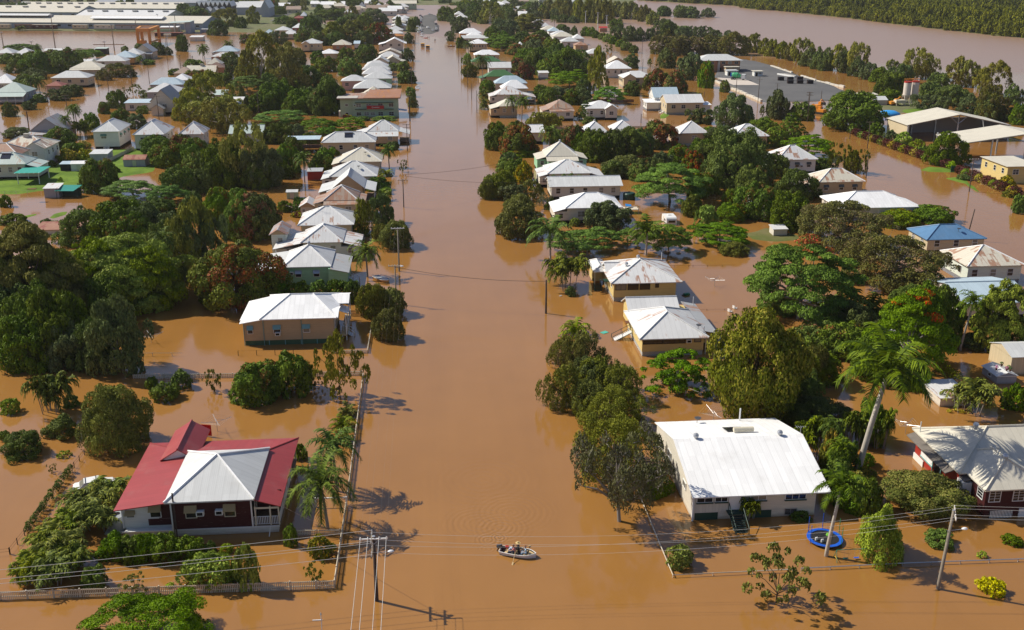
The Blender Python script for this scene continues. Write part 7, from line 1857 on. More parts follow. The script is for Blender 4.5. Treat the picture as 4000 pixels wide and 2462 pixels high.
for k, x, y, c, lab in (('H',1010,900,(.08,.42,.33),'pale green board floating in the street'),('I',640,485,(.7,.7,.68),'white plastic chair half under water'),('I',595,515,(.05,.03,.03),'dark floating board near the white plastic chair'),('H',702,642,(.35,.33,.32),'small grey object floating by the clipped bush')):
    g = at(k, x, y); o = thing('floating_debris', lab, 'debris', g, .4)
    if 'chair' in lab:
        MB().box(-.3,.3,-.25,.3,.02,.07).build('seat', M_WHITE, o); MB().box(-.33,-.27,-.25,.3,.05,.55).build('backrest', M_WHITE, o)
        for q in (-.24,.3): MB().box(-.3,.35,q-.03,q+.03,.2,.26).build('armrest', M_WHITE, o)
    else: MB().obox((0,0,.03),(1,.2,.0),(-.2,1,.05),(0,0,1),.55 if 'small' not in lab else .25,.38 if 'small' not in lab else .15,.05).build('board', plain('debris_%d' % int(c[0]*100), c), o)
def pots():
    for i, (x, y, c) in enumerate(((78.3,127.2,(.5,.06,.28)),(79.9,126.5,(.06,.16,.03)),(79.6,128.2,(.05,.14,.03)),(80.2,127.4,(.06,.16,.03)),(79.2,126.2,(.4,.05,.2)))):
        o = thing('pot_plant', 'pot plant on the grey vinyl shed roof, ' + ('the pink flowering one','nearest the right eave','farthest back','middle right one','pink flowered one at the front eave')[i], 'pot plant', (x,y,1.75-abs(x-79.1)*.33)); MB().lathe([(.1,0),(.17,.28),(.15,.28)], n=8).build('pot', plain('terracotta',(.10,.03,.02)), o)
        rg = np.random.RandomState(i); me = crown_mesh('leaves', [(0,0,.45,.25,.22)], .13, 90, rg); me.materials.append(plain('pot_leaf_%d' % i, c)); link('leaves', me, None, o)
pots()
# ------------------------------------------------------------------ works yard at the right
H = House('depot_building','two storey tan brick depot with pale hip roof in the yard','building',(150,527)); H.walls(139.5,160.5,527,538,-.2,5.7,wall('brick',.3)); H.hip(138.3,161.7,525.8,539.2,5.75,2.6,roof('pale'),None); lm('W',380,250,'the two storey depot')
for u in (141.5,146,151.9,155.2,158.5): H.win('F',u,526.96,3.9,1.7,1.2,None,'plain')
H.walls(148.8,149.9,526.2,527,-.2,5.4,M_CONC,'downpipe_panel'); H.p(MB().box(149.5,151,526.9,527.02,.1,2.2),'door',M_DARK)
for lab, (a, b, c, d), rm, wm, hh in (('tan flat roofed annexe in front of the depot',(151.3,158.8,521,526.5),'cream','tan',2.8),('small white booth left of the green truck',(147.8,153.6,506,511),'pale','white',2.6),('small white booth with flat roof alone in the yard',(160.3,165.2,502.5,507),'cream','white',2.5)):
    H = House('booth', lab, 'shed', ((a+b)/2,c)); H.walls(a+.4,b-.4,c+.4,d-.4,-.2,hh,wall(wm,-.4)); H.p(MB().box(a,b,c,d,hh,hh+.25),'roof',roof(rm)); H.p(MB().box(a+1,a+2,c+.34,c+.42,.2,2.1),'door',M_DARK); H.win('F',b-1.8,c+.38,1.3,1.5,.8,None,'plain')
struct(MB().prism([tuple(at('W',*p))[:2] for p in ((310,525),(620,668),(1110,668),(850,560))],-.2,.42).build('concrete_pad', plain('pale_concrete',(.52,.46,.40),.9,.2,.2,.3)))
def truck(label, loc, rz, cab, body, drum=None, z=.3, name='truck'):
    o = thing(name, label, 'truck', (loc[0],loc[1],z), rz); c1, c2 = plain('tk_%d' % int(sum(cab)*991), cab, .4, .4, .1), plain('tk_%d' % int(sum(body)*983), body, .5, .3, .1)
    MB().box(1.6,3.4,-1.2,1.2,.6,2.6).build('cab', c1, o); w = MB().box(3.38,3.46,-1.05,1.05,1.6,2.4).build('windscreen', glass(), o); MB().box(3.4,3.55,-1.15,1.15,.55,.95).build('bumper', M_STEEL, o); MB().box(-3.4,1.5,-.5,.5,.55,.85).build('chassis', M_BLACK, o)
    if drum: MB().path([(-3.2,0,2.5),(-2.3,0,2.2),(-.4,0,2.0),(1.1,0,1.7)],[.6,1.15,1.25,.6],12).build('drum', c2, o); MB().box(-3.7,-3.1,-.6,.6,1.4,2.9).build('hopper', M_BLUE, o)
    else: MB().box(-3.4,1.4,-1.2,1.2,.9,2.5).build('tray', c2, o)
    for x in (2.5,-1.6,-2.8):
        for s in (-1, 1):
            q = MB().lathe([(.5,-.16),(.5,.16)], n=14).build('wheel', M_BLACK, o, loc=(x,s*1.02,.5)); q.rotation_euler = (math.pi/2,0,0); MB().lathe([(.22,-.17),(.22,.17)], n=8).build('rim', M_STEEL, q)
    return o
truck('green and white concrete mixer truck on the pale pad', (148.2,488,0), R(-25), (.70,.72,.70), (.05,.35,.16), True, .45); lm('W',700,510,'the mixer truck')
for i, (x, y) in enumerate(((167.8,484.7),(168,472.1),(172.5,471.7),(176.9,470.7),(172.3,484.3),(177.2,485))):
    o = thing('steel_bin', 'dark open steel bin in the yard, ' + ('far row left','near row left','near row middle','near row right','far row middle','far row right')[i], 'bin', (x,y,.3), 0, 'dark steel bins in the yard'); m = MB(); m.box(-1.3,1.3,-.7,.7,0,.1); m.box(-1.3,1.3,-.75,-.65,0,1.7); m.box(-1.3,1.3,.65,.75,0,1.7); m.box(-1.35,-1.25,-.7,.7,0,1.7); m.box(1.25,1.35,-.7,.7,0,1.7); m.build('box', plain('bin_black',(.022,.012,.012),.7,.3), o); MB().box(-1.4,1.4,-.8,-.72,1.6,1.72).build('rim', M_STEEL, o)
for i, d in enumerate((0, 1.3, 2.4)): o = tag(MB().obox((0,0,.35),(.26,-.96,0),(.96,.26,0),(0,0,1),7.2-i,.3,.3).build('concrete_beam', M_CONC if i else M_WHITE, None, loc=(176.4+d,502.5+i*.6,.3)), 'long pale beam lying on the yard asphalt, %s of three' % ('left','middle','right')[i], 'beam', 'long beams on the yard asphalt')
def blocks(label, pts, w, group, jig=.3):
    rg = random.Random(3); i = 0
    for a, b in zip(pts[:-1], pts[1:]):
        L = math.dist(a, b); k = int(L/w); u = Vector((b[0]-a[0], b[1]-a[1], 0))/L; n = Vector((-u.y, u.x, 0))
        for j in range(k):
            i += 1; c = Vector((a[0], a[1], 0)) + u*(j+.5)*w; hh = .55+.25*rg.random()
            tag(MB().obox((0,0,hh/2-.2),u,n,(0,0,1),w*.47,.45,hh).build('barrier_block', plain('block_white',(.58,.54,.46),.9,.2,.3,1), None, loc=c), 'pale block %s, number %d from far end' % (label, i), 'barrier', group)
blocks('along the flooded side of the yard', [(136.4,488),(135.6,458),(136.2,444),(135.9,410.5)], 3.4, 'concrete blocks along the near yard edge'); blocks('along the river side of the yard', [(184.8,551),(184.1,514)], 3.2, 'concrete blocks along the river side of the yard'); blocks('at the back corner of the yard', [(184.3,503),(184,481),(188,452)], 4.2, 'low blocks at the back of the yard')
H = House('open_shed','big open fronted steel shed with pale gable roof and cream side wall','shed',(169,319)); zs = 5.0
H.gable(153,186,318.6,334.6,zs,3.3,'y',roof('cream'),M_CONC,None,40,.2) if False else None
H.p(MB().solid([[(153,334.6,zs),(153,318.8,zs),(169.6,318.0,8.3),(169.9,334.2,8.3)],[(186.4,316.4,zs-.2),(186.4,333.4,zs),(169.9,334.2,8.3),(169.6,318.0,8.3)]],.18),'roof',roof('cream')); H.p(MB().box(153.4,153.7,319.5,334.2,-.5,zs-.1),'side_wall',wall('cream',-.4)); H.p(MB().box(153.7,186,333.7,334,-.5,zs),'rear_wall',wall('grey',-.5)); H.p(MB().box(185.8,186.1,317,333.8,-.5,zs),'side_wall',wall('grey',-.5))
H.posts([(153.6,319.3),(169.6,318.6),(186,317)],-.6,zs,M_DGREEN if 0 else M_STEEL,.2); H.posts([(161.5,333.2),(177.5,333.2),(169.6,333.2)],-.6,5.5,M_STEEL,.15); m = MB()
for s in (-1, 1): m.tube((169.6,318.5,5.2),(169.6+s*3,318.5,7.6),.15,n=4)
m.tube((169.6,318.5,5.),(169.6,318.5,8.1),.18,n=4); m.tube((153.5,319.1,4.9),(169.6,318.3,8.1),.14,n=4); m.tube((186,316.8,4.8),(169.6,318.3,8.1),.14,n=4); H.p(m,'truss',M_STEEL); lm('R',1850,330,'the big open shed')
H = House('open_shed','second open steel shed with pale gable roof on tall posts','shed',(166,280)); H.p(MB().solid([[(150.8,295.2,5.9),(150.4,279.3,5.9),(169.6,278.6,8.6),(169.9,294.8,8.6)],[(188,277.6,5.9),(188,294,5.9),(169.9,294.8,8.6),(169.6,278.6,8.6)]],.18),'roof',roof('cream')); H.posts([(150.8,279.8),(151,294.6),(160,280),(160,294.4),(169.6,279.2),(169.6,294.2),(179,279),(179,294)],-.6,6.6,M_STEEL,.17); m = MB()
m.tube((150.8,279.6,5.7),(169.6,279,8.3),.13,n=4); m.tube((188,278.2,5.7),(169.6,279,8.3),.13,n=4); m.tube((169.6,279.2,6.),(163.5,279.2,7.4),.12,n=4); m.tube((169.6,279.2,6.),(175.5,279.2,7.4),.12,n=4); H.p(m,'truss',M_STEEL); H.p(MB().box(150.2,150.5,287,295,-.4,1.1),'low_wall',wall('cream',-.4)); lm('R',2100,430,'the second open shed')
struct(MB().prism([(152,270),(190,267),(190,277),(152,279)],-.3,.05).build('shed_apron', plain('apron_concrete',(.36,.34,.31),.9,.2,.2,.3)))
def silo(x, y, lab):
    o = thing('silo', lab, 'silo', (x,y,0)); MB().lathe([(1.45,4.0),(1.45,9.1),(1.3,9.3)], n=18).build('tank', plain('silo_cream',(.62,.55,.48),.6,.3,.15,.6), o); MB().lathe([(.35,2.2),(1.45,4.0)], n=18).build('cone', plain('silo_cream',(.62,.55,.48)), o); MB().lathe([(1.47,8.8),(1.47,9.35)], n=18).build('red_band', plain('band_red',(.40,.03,.02)), o)
    for sx in (-1,1):
        for sy in (-1,1): MB().tube((sx*1.15,sy*1.15,-.5),(sx*1.15,sy*1.15,4.3),.11,n=5).build('leg', plain('silo_cream',(.62,.55,.48)), o)
    for s in (-1,1): MB().tube((s*1.15,-1.2,.3),(-s*1.15,-1.2,4.0),.06,n=4).build('cross_brace', M_TRIM, o)
    m = MB(); m.path([(1.5*math.cos(k*math.pi/6),1.5*math.sin(k*math.pi/6),10.2) for k in range(13)], .05, 4, False)
    for k in range(12): a = k*math.pi/6; m.tube((1.5*math.cos(a),1.5*math.sin(a),9.2),(1.5*math.cos(a),1.5*math.sin(a),10.2),.04,n=3)
    m.build('top_railing', M_ORANGE, o); MB().box(-.2,.2,1.46,1.6,.2,9.6).build('ladder', M_STEEL, o); return o
silo(189.6,399,'cream cement silo with red band, left one of the pair'); silo(193.2,400,'cream cement silo with red band, right one of the pair'); lm('R',1600,120,'the silos')
t = thing('batch_hopper','cream loading hopper at the foot of the silos','hopper',(186.2,396.5,0)); MB().box(-2.2,1.8,-1.3,1.3,1.4,2.5).build('bin', M_TRIM, t); 
for x in (-1.9,1.5):
    for y in (-1.1,1.1): MB().box(x-.1,x+.1,y-.1,y+.1,-.3,1.4).build('leg', M_TRIM, t)
t = thing('tarpaulin','bright blue tarpaulin draped over a heap below the silos','tarp',at('R',1455,285)); me = crown_mesh('x',[(0,0,.3,1,.3)],.1,10,np.random.RandomState(1)); MB().lathe([(4.2,0),(3.6,.9),(2.,1.7),(.4,1.9)],n=14,sx=1.15,sy=.8).build('sheet', plain('tarp_blue',(.04,.32,.72),.5,.3,.15,.6), t, smooth=True); MB().lathe([(3.4,-.1),(2.6,1.0),(1.,1.7),(.2,1.8)],(-4.6,1.,0),12,1.2,.8).build('sand_heap', plain('sand',(.52,.36,.22),.95,.1,.15,.5), t, smooth=True)
def digger(lab, k, x, y, rz, col=M_ORANGE):
    o = thing('excavator', lab, 'excavator', at(k,x,y), rz); 
    for s in (-1.1,1.1): MB().box(-1.8,1.8,s-.3,s+.3,-.2,.7).build('track', M_BLACK, o)
    MB().box(-1.8,1.2,-1.2,1.2,.8,1.8).build('body', col, o); c = MB().box(.3,1.6,-1.2,0,1.0,2.8).build('cab', col, o); MB().box(.4,1.64,-1.24,-.1,1.9,2.6).build('cab_glass', glass(), c); MB().path([(1.2,.5,1.5),(3.2,.5,3.4),(5.0,.5,2.2)],[.3,.25,.2],5).build('boom', col, o); MB().box(4.6,5.4,0,1.,1.1,2.1).build('bucket', M_BLACK, o)
digger('orange loader between trees beside the yard','R',930,240,.6); digger('orange loader partly behind the first, nearer the water','R',955,275,2.2); digger('orange and black digger left of the silos','R',1490,215,.2)
shed('low white flat roofed store behind the spreading fig',(172,184),(412,417),2.6,'cream','offwhite','s',.2,False); shedp('pale open shelter with gable roof left of the silos','R',1340,1450,215,2.2,6,'pale','beige','gx',1.2,False)
o = thing('gate','dark green mesh gate at the end of the croton hedge','gate',at('R',1960,705)); MB().box(-1.6,1.6,-.05,.05,.1,1.7).build('panel', plain('gate_green',(.01,.10,.06)), o); MB().box(-1.75,-1.6,-.1,.1,-.5,1.9).build('post', M_DGREEN, o); MB().box(1.6,1.75,-.1,.1,-.5,1.9).build('post', M_DGREEN, o)
# ------------------------------------------------------------------ far street: parked cars, trucks, waders
rc = random.Random(8); CP = ((.6,.6,.6),(.72,.72,.71),(.12,.13,.15),(.4,.42,.44),(.72,.72,.72),(.25,.02,.02),(.05,.06,.08),(.5,.5,.48))
CS = [(-1.6,834,0),(-3.2,846,1),(-5.2,838,0),(-1.1,858,1),(-2.4,870,1),(-4.4,880,4),(3.9,869.8,1),(-1.2,905,2),(-2.2,925,5),(-1.6,945,2),(-2.,965,3),(-1.2,985,0),(-1.8,1005,1),(-1.,1025,2),(-2.2,1045,6),(6.7,1078,1),(10.3,837.5,2),(10.6,850,1),(10.8,862,1),(10.9,876,2),(7.5,836,1),(11.2,915,6),(-1.,800,1),(-3.5,815,3)]
for i, (x, y, c) in enumerate(CS): car('%s car on the far dry road, number %d from the water' % (('grey','white','dark','silver','white','red','black','pale')[c], i+1), (x,y,0), math.pi/2 + rc.uniform(-.2,.2), CP[c], z=.36, group='cars parked on the far dry road')
truck('orange truck pushing through the flooded street, farther one', (-.5,694,0), -math.pi/2, (.55,.28,.03), (.60,.32,.04), None, -.35); truck('orange truck pushing through the flooded street, nearer one', (2.7,677,0), -math.pi/2, (.55,.28,.03), (.60,.32,.04), None, -.4)
car('white four wheel drive wading at the edge of the dry road', (-1.1,785,0), -math.pi/2, (.7,.7,.7), z=-.3); car('white utility parked half flooded beside the left street trees', (-3.3,470,0), -math.pi/2, (.7,.7,.7), z=-.5)
for i, (k, x, y, c, lab) in enumerate((('U',845,1135,(.05,.06,.05),'wading person in dark clothes near the red object, left'),('U',885,1135,(.04,.05,.06),'wading person in dark clothes near the red object, right'),('U',1040,1215,(.10,.10,.12),'person wading in mid street, left of two'),('U',1070,1215,(.12,.10,.10),'person wading in mid street, right of two'),('K',2292,700,(.05,.05,.06),'person wading in the wide left street, left of two'),('K',2310,700,(.06,.05,.06),'person wading in the wide left street, right of two'))):
    g = at(k, x, y); person(lab, (g.x, g.y, -.35), i*1.3, c, (.05,.05,.07), (.03,.02,.015), 'stand')
t = thing('kayak','small red kayak drifting by the far waders','boat',at('U',780,1130)); MB().path([(-1.8,0,.05),(-1,0,.1),(0,0,.12),(1,0,.1),(1.8,0,.05)],[.05,.28,.36,.28,.05],8).build('hull', M_REDP, t); MB().lathe([(.2,.4),(.2,.44)], n=10).build('cockpit', M_DARK, t)
t = thing('barge','small dark open boat with people moored right of the street','boat',at('U',1530,1380)); MB().prism([(-2.4,-.9),(1.6,-.9),(2.6,0),(1.6,.9),(-2.4,.9)],-.1,.45).build('hull', M_RUSTB, t); MB().box(-.8,.4,-.6,.6,.45,1.0).build('seat', M_WHITE, t)
o = thing('shelter','red roofed open picnic shelter in the flooded park','shelter',at('O',1610,305)); MB().solid([[(-3.2,-2.2,3.),(3.2,-2.2,3.),(3.2,0,4.),(-3.2,0,4.)],[(3.2,2.2,3.),(-3.2,2.2,3.),(-3.2,0,4.),(3.2,0,4.)]],.1).build('roof', plain('shelter_red',(.45,.03,.03)), o); MB().box(-2.9,2.9,-1.9,1.9,-.4,2.4).build('wall', wall('brick',.2), o)
# ------------------------------------------------------------------ rail yard: sheds, wagons, gantry crane
def long_shed(lab, xr, yr, L, d, ze, rise, rm, wm, wins=0, vents=0, name='industrial_shed', rz=-.186):
    """front right corner at (xr, yr); the rail sheds stand a little askew to the streets"""
    xc, y0 = xr - L/2*math.cos(rz), yr - L/2*math.sin(rz); x0, x1 = xc-L/2, xc+L/2
    H = House(name, lab, 'building', (xc, y0), rz=rz); H.x0, H.x1, H.y0 = x0, x1, y0; H.walls(x0+.5,x1-.5,y0+.6,y0+d-.6,-.5,ze,wall(wm,-3.)); H.gable(x0,x1,y0,y0+d,ze,rise,'x',roof(rm),wall(wm,-3.),None,.6,.5)
    for i in range(wins): u = x0+(x1-x0)*(i+.5)/wins; f = H.p(MB().box(u-1.6,u+1.6,y0+.45,y0+.62,ze*.45,ze*.75),'window',M_STEEL); MB().box(u-1.45,u+1.45,y0+.4,y0+.46,ze*.47,ze*.73).build('pane', glass(), f, H.off)
    for i in range(vents): u = x0+(x1-x0)*(i+.5)/vents; q = d*.36; H.p(MB().box(u-2.2,u+2.2,y0+q-1.5,y0+q+1.5,ze+rise*q/(d/2)+.1,ze+rise*q/(d/2)+1.1),'roof_vent',plain('vent_grey',(.36,.35,.33)))
    return H
H = long_shed('longest pale roofed rail shed, nearest the water', -173, 860, 300, 42, 5.6, 4.4, 'cream', 'bluegrey', 34); r = H.x1; y = H.y0; H.gable(r-96,r-36,y+7,y+17,8.6,1.6,'x',roof('bright'),M_WHITE,None,.4,.3,'clerestory_roof'); H.gable(r-300,r-134,y+12,y+22,10.2,1.2,'x',roof('white'),M_WHITE,None,.4,.3,'clerestory_roof'); lm('K',700,240,'the longest rail shed')
long_shed('grey rail shed with row of roof vents at left', -321, 1035, 190, 44, 6, 5, 'cream', 'bluegrey', 16, 11); long_shed('long tan rail shed with many roof vents behind', -246, 1097, 170, 50, 6, 5, 'cream', 'grey', 0, 15); long_shed('white rail workshop between the long rail sheds', -228, 982, 86, 40, 5, 4, 'white', 'offwhite', 0, 6)
long_shed('dark roofed industrial hall at the top left', -235, 1205, 130, 50, 7, 5, 'grey', 'grey', 0, 0); long_shed('yellow brown building with dark windows at the top left', -462, 1300, 42, 20, 11, 1, 'cream', 'tan', 5); long_shed('wide grey roof at the far top left corner', -505, 1270, 130, 60, 7, 6, 'zinc', 'grey')
H = House('yard_canopy','tall grey steel canopy over the rail yard entrance','canopy',(-184,835)); H.p(MB().solid([[(-193,830,7.6),(-176,828,8.6),(-176,846,8.8),(-193,848,7.8)]],.3),'roof',roof('pgreen')); H.posts([(-192,831),(-188,831),(-184,831),(-192,846),(-184,846)],-.5,7.8,M_STEEL,.2); H.walls(-180,-176.3,830,846,-.5,8.2,wall('bluegrey',-1.),'wall')
shed('low white roofed platform shelter left of the yard canopy',(-204,-190),(850,858),3.4,'bright','beige','s',.5,False); shed('green shipping container before the platform shelter',(-203,-193),(838,841),2.4,'green','green','s',.05,False,'shipping_container'); shed('maroon box wagon in the water behind the crane',(-196,-176),(800,803.5),2.6,'rred','maroon','s',.1,False,'rail_wagon'); shed('cream vehicle shell beside the maroon box wagon',(-188,-183),(793,795.5),2.1,'cream','cream','s',.1,True,'small_cabin')
shed('small kiosk with white roof at the flooded yard entrance',(-161,-152),(752,760),2.8,'white','offwhite','s',.6,True); shed('white office cabin right of the yard canopy',(-166,-156),(852,860),3.,'white','offwhite','s',.2,True); shed('dark box container right of the yard canopy',(-171,-165),(838,843),2.6,'white','bluegrey','s',.05,False,'shipping_container')
for lab, x0, x1, y, c in (('cream and blue carriage at the left end of the wagons',-338,-326,889,'cream'),('brown open wagon with patched sides',-322,-308,891,'brown'),('maroon carriage with white roof',-307.5,-288,891,'maroon'),('cream freight van with rusty roof line',-275,-263,890,'cream'),('cream passenger carriage with blue base',-257.5,-241.5,888,'offwhite'),('dark grey long wagon',-240,-214,887,'grey')):
    o = thing('rail_wagon', lab + ' beside the longest rail shed', 'wagon', ((x0+x1)/2,850+(-177-(x0+x1)/2)*.19,.7), -.186); L = (x1-x0)/2; MB().box(-L,L,-1.4,1.4,1.,3.6).build('body', wall(c,-2.), o); MB().box(-L-.2,L+.2,-1.6,1.6,3.6,3.95).build('roof', M_TRIM if c not in ('brown','grey') else M_RUSTB, o); MB().box(-L,L,-1.3,1.3,.4,1.).build('underframe', M_DARK, o)
    for u in (-.6,0,.6): f = MB().box(u*L-.9,u*L+.9,-1.46,-1.38,2.1,3.0).build('window', M_STEEL, o); MB().box(u*L-.8,u*L+.8,-1.49,-1.45,2.2,2.9).build('pane', glass(), f)
o = thing('gantry_crane','orange straddle gantry crane standing in the flooded rail yard','crane',(-186,715,0)); GO = plain('crane_orange',(.60,.25,.05),.6,.3,.2,.5)
for x, y in ((0,0),(8.2,-3),(-4,26),(6.6,29)): MB().box(x-.8,x+.8,y-.9,y+.9,-1,10).build('leg', GO, o)
for a, b in (((0,0),(8.2,-3)),((-4,26),(6.6,29)),((0,0),(-4,26)),((8.2,-3),(6.6,29))):
    u = Vector((b[0]-a[0],b[1]-a[1],0)); L = u.length; u /= L; MB().obox(((a[0]+b[0])/2,(a[1]+b[1])/2,10.2),u,(-u.y,u.x,0),(0,0,1),L/2+.6,.8,1.0).build('top_beam', GO, o)
MB().obox((7.4,13,2.2),(-.05,1,0),(-1,-.05,0),(0,0,1),16,.4,.5).build('sill_beam', GO, o); MB().obox((-2,13,2.2),(-.15,1,0),(-1,-.15,0),(0,0,1),13,.4,.5).build('sill_beam', GO, o); MB().box(1.2,5.4,-2.6,-.2,.6,3.6).build('engine_house', GO, o); MB().lathe([(.9,3.6),(.9,4.8),(.4,5.6)],(3.2,-1.4,0),10).build('drum', GO, o); MB().solid([[(.5,-1,10.9),(7.5,-3.2,10.9),(7.,26,10.9),(-3,25,10.9)]],.2).build('walkway', M_RUSTB, o)
lm('K',1810,430,'the gantry crane')
o = thing('slab','long dark kerb strip lying in the left rail yard water','kerb',at('K',1130,533)); b = at('K',1480,536); MB().obox(((b.x-o.location.x)/2,(b.y-o.location.y)/2,.1),(1,0,0),(0,1,0),(0,0,1),(b.x-o.location.x)/2,.7,.25).build('strip', M_CONC, o)
# ------------------------------------------------------------------ the skyline of the town and the wood on the other bank
ru = random.Random(21)
TOWN = [(-560,1210),(-500,1190),(-440,1230),(-390,1180),(-150,1180),(-120,1230),(-90,1170),(-260,1240),(-210,1200),(-330,1220),(-60,1240),(-36,1220),(-22,1150),(-28,1100),(-34,1060),(-48,1120),(-70,1090),(-100,1130),(-130,1100),(-160,1130),(50,1150),(70,1190),(95,1230),(60,1250),(120,1280),(150,1330),(180,1260),(34,1100),(42,1040),(52,990),(88,1010),(100,1080),(-180,1250),(-300,1190),(-600,1260)]
WORD = ('bright white','cream','pale grey','white','tan'); COLS = ('bright','cream','pale','white','rust')
for i, (x, y) in enumerate(TOWN):
    c = ru.randrange(5); w = ru.uniform(11,20); d = ru.uniform(10,16); H = House('far_house', '%s roofed building on the far edge of town, number %d from the left' % (WORD[c], 1+sum(1 for q in TOWN if q[0] < x)), 'house', (x,y), 'houses on the far edge of town'); H.walls(x-w/2+.6,x+w/2-.6,y+.6,y+d-.6,-.3,4.6,wall(('offwhite','cream','white')[c % 3])); (H.hip(x-w/2,x+w/2,y,y+d,4.6,3.2,roof(COLS[c]),None) if c % 2 else H.gable(x-w/2,x+w/2,y,y+d,4.6,3.,'x',roof(COLS[c]),wall('white')))
    for q in (-.25,.2): H.win('F',x+w*q,y+.58,1.8,1.6,1.4,None,'plain')
rw = random.Random(77)
def far_tree(x, y, kind, r, h, lab, grp):
    lod = 3 if y > 1000 else 2; cm, tm = tree_mesh(kind, lod, rw.randrange(3)); o = thing(NAMEN[kind], lab, 'tree', (x,y,.2), rw.random()*6.28, grp)
    for me, nm in ((tm,'trunk'),(cm,'crown')): q = link(nm, me, None, o); q.scale = (r, r, h)
FT = []
for i in range(210):
    x, y = rw.uniform(-560,300), rw.uniform(985,1420)
    if -14 < x < 26 and y < 1300: continue
    if x < -130 and y < 1110: continue
    if x + y*.95 > 1220 + 150: continue
    FT.append((x, y))
FT.sort()
for i, (x, y) in enumerate(FT): far_tree(x, y, rw.choice(('fig','mango','grey','gumwood','fig')), rw.uniform(4.5,8.5), rw.uniform(7,13), 'tree on the far edge of town, number %d from the left' % (i+1), 'trees on the far edge of town')
def wood():
    """The forest across the river reads as one mass: one object."""
    src = [tree_mesh(k, 3, v)[0] for k, v in (('gumwood',0),('gumwood',1),('grey',0),('gumwood',2))]; V, TN, n0 = [], [], 0
    arr = []
    for me in src:
        c = np.empty(len(me.vertices)*3); me.vertices.foreach_get('co', c); t_ = np.empty(len(me.polygons)); me.attributes['tint'].data.foreach_get('value', t_); arr.append((c.reshape(-1,3), t_))
    rg = np.random.RandomState(5); P = np.array(fb)
    for i in range(2600):
        k = rg.randint(len(P)-1); t_ = rg.rand(); e = P[k]*(1-t_) + P[k+1]*t_; dpt = abs(rg.normal())*.0 + (rg.rand()**1.7)*520; x = e[0] + dpt*.72 + 3; y = e[1] + dpt*.69 + 3
        c, tn = arr[rg.randint(len(arr))]; r = rg.uniform(3.6,6.8); h = rg.uniform(8,16) * (.65 if dpt < 12 else 1); a = rg.rand()*6.28
        q = np.stack([(c[:,0]*math.cos(a)-c[:,1]*math.sin(a))*r + x, (c[:,0]*math.sin(a)+c[:,1]*math.cos(a))*r + y, c[:,2]*h + .8], 1); V.append(q); TN.append(np.clip(tn*.7 + rg.uniform(-.1,.35), 0, 1))
    V = np.concatenate(V); TN = np.concatenate(TN); N = len(TN); me = bpy.data.meshes.new('river_wood'); me.vertices.add(4*N); me.vertices.foreach_set('co', V.ravel()); me.loops.add(4*N); me.loops.foreach_set('vertex_index', np.arange(4*N, dtype=np.int32)); me.polygons.add(N); me.polygons.foreach_set('loop_start', np.arange(0,4*N,4,dtype=np.int32)); me.update(calc_edges=True)
    for nm, a in (('tint', TN), ('bloom', np.zeros(N))): z = me.attributes.new(nm, 'FLOAT', 'FACE'); z.data.foreach_set('value', a.astype(np.float32))
    me.materials.append(LM_['gum']); o = link('river_wood', me); o['label'] = 'eucalypt wood covering the far river bank'; o['category'] = 'wood'; o['kind'] = 'stuff'
wood()

def haze():
    m = MB().box(-1560, 1560, -160, 2560, -3.2, 62); o = m.build('haze', None); mt = bpy.data.materials.new('air'); mt.use_nodes = True; n = mt.node_tree.nodes; n.remove(n['Principled BSDF'])
    v = n.new('ShaderNodeVolumePrincipled'); v.inputs['Color'].default_value = (.90,.90,.92,1); v.inputs['Density'].default_value = .00005; v.inputs['Anisotropy'].default_value = .2
    mt.node_tree.links.new(v.outputs[0], n['Material Output'].inputs['Volume']); o.data.materials.append(mt); struct(o, 'stuff')
haze()
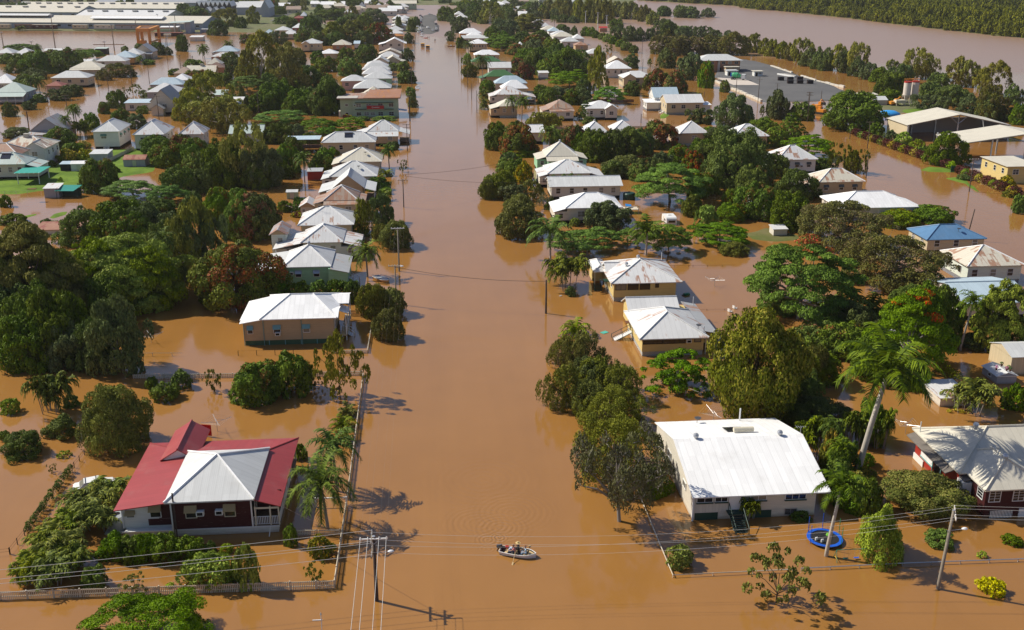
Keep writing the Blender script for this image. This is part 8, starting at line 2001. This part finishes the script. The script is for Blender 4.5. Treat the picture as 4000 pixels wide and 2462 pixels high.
# ------------------------------------------------------------------ labels of the plants: kind + where it stands; each one single
def finish_labels():
    used = {}
    for o in COL.objects:
        if o.parent is None and 'label' in o.keys() and o['label']: used.setdefault(o['label'], []).append(o)
    todo = {}
    for o, kind, where, fx, fy, fw in TREES:
        size = 'big ' if fw > 210 and not ADJ[kind].startswith(('tall', 'big', 'broad')) else 'small ' if fw < 36 and 'small' not in ADJ[kind] else ''
        if where: lab = ADJ[kind] + ', ' + where; short = SADJ.get(kind, ADJ[kind]) + ', ' + where
        else:
            x, y, s = min(LMK, key=lambda q: abs(q[0]-fx)*1. + abs(q[1]-fy)*1.6)
            dx, dy = fx-x, fy-y
            rel = ('right of' if dx > 0 else 'left of') if abs(dx) > abs(dy)*1.4 else ('in front of' if dy > 0 else 'behind')
            if abs(dx) + abs(dy) > 330: rel = 'far ' + rel if 'of' in rel else 'well ' + rel
            lab = '%s%s %s %s' % (size, ADJ[kind], rel, s); short = '%s%s %s %s' % (size, SADJ.get(kind, ADJ[kind]), rel, s)
        if len(lab.replace(',', '').split()) > 12: lab = short
        todo.setdefault(lab, []).append((o, fx, fy))
    ordn = ('first','second','third','fourth','fifth','sixth','seventh','eighth','ninth','tenth')
    for lab, L in todo.items():
        if len(L) == 1: L[0][0]['label'] = lab; continue
        xs = [q[1] for q in L]; ys = [q[2] for q in L]; hor = (max(xs)-min(xs)) >= (max(ys)-min(ys))*1.2
        L.sort(key=lambda q: q[1] if hor else -q[2])
        for i, q in enumerate(L):
            if len(L) == 2: e = (('left one', 'right one') if hor else ('nearer one', 'farther one'))[i]
            else: e = '%s from %s' % (ordn[i] if i < 10 else 'number %d' % (i+1), 'left' if hor else 'front')
            q[0]['label'] = lab + ', ' + e
    seen = {}
    for o in list(COL.objects):
        if o.parent is None and 'label' in o.keys():
            n = len(o['label'].replace(',', '').split())
            if n > 16: print('LONG LABEL', n, o['label'])
            if o['label'] in seen and o.get('group') is None: print('SAME LABEL', o['label'])
            seen[o['label']] = 1
SADJ = dict(mango='mango tree', mangored='bronze red mango tree', rain='feathery tree', rainy='yellowish feathery tree', gum='tall gum tree', fig='dark tree', grey='grey green tree', bottle='drooping bottlebrush', lychee='yellow tipped tree', umb='flat topped tree', poin='orange flowered flat tree', fern='ferny tree', pods='brownish wide tree', sparse='thin sparse tree', sapling='thin young tree', dry='half bare tree', bush='green bush', dark='dark bush', yellow='yellow green bush', gold='golden flowered bush', cone='conical conifer', royal='royal palm', queen='feathery palm', cane='cane palm clump', cycad='low palm', croton='croton bush', tuft='leaf tuft')
finish_labels()
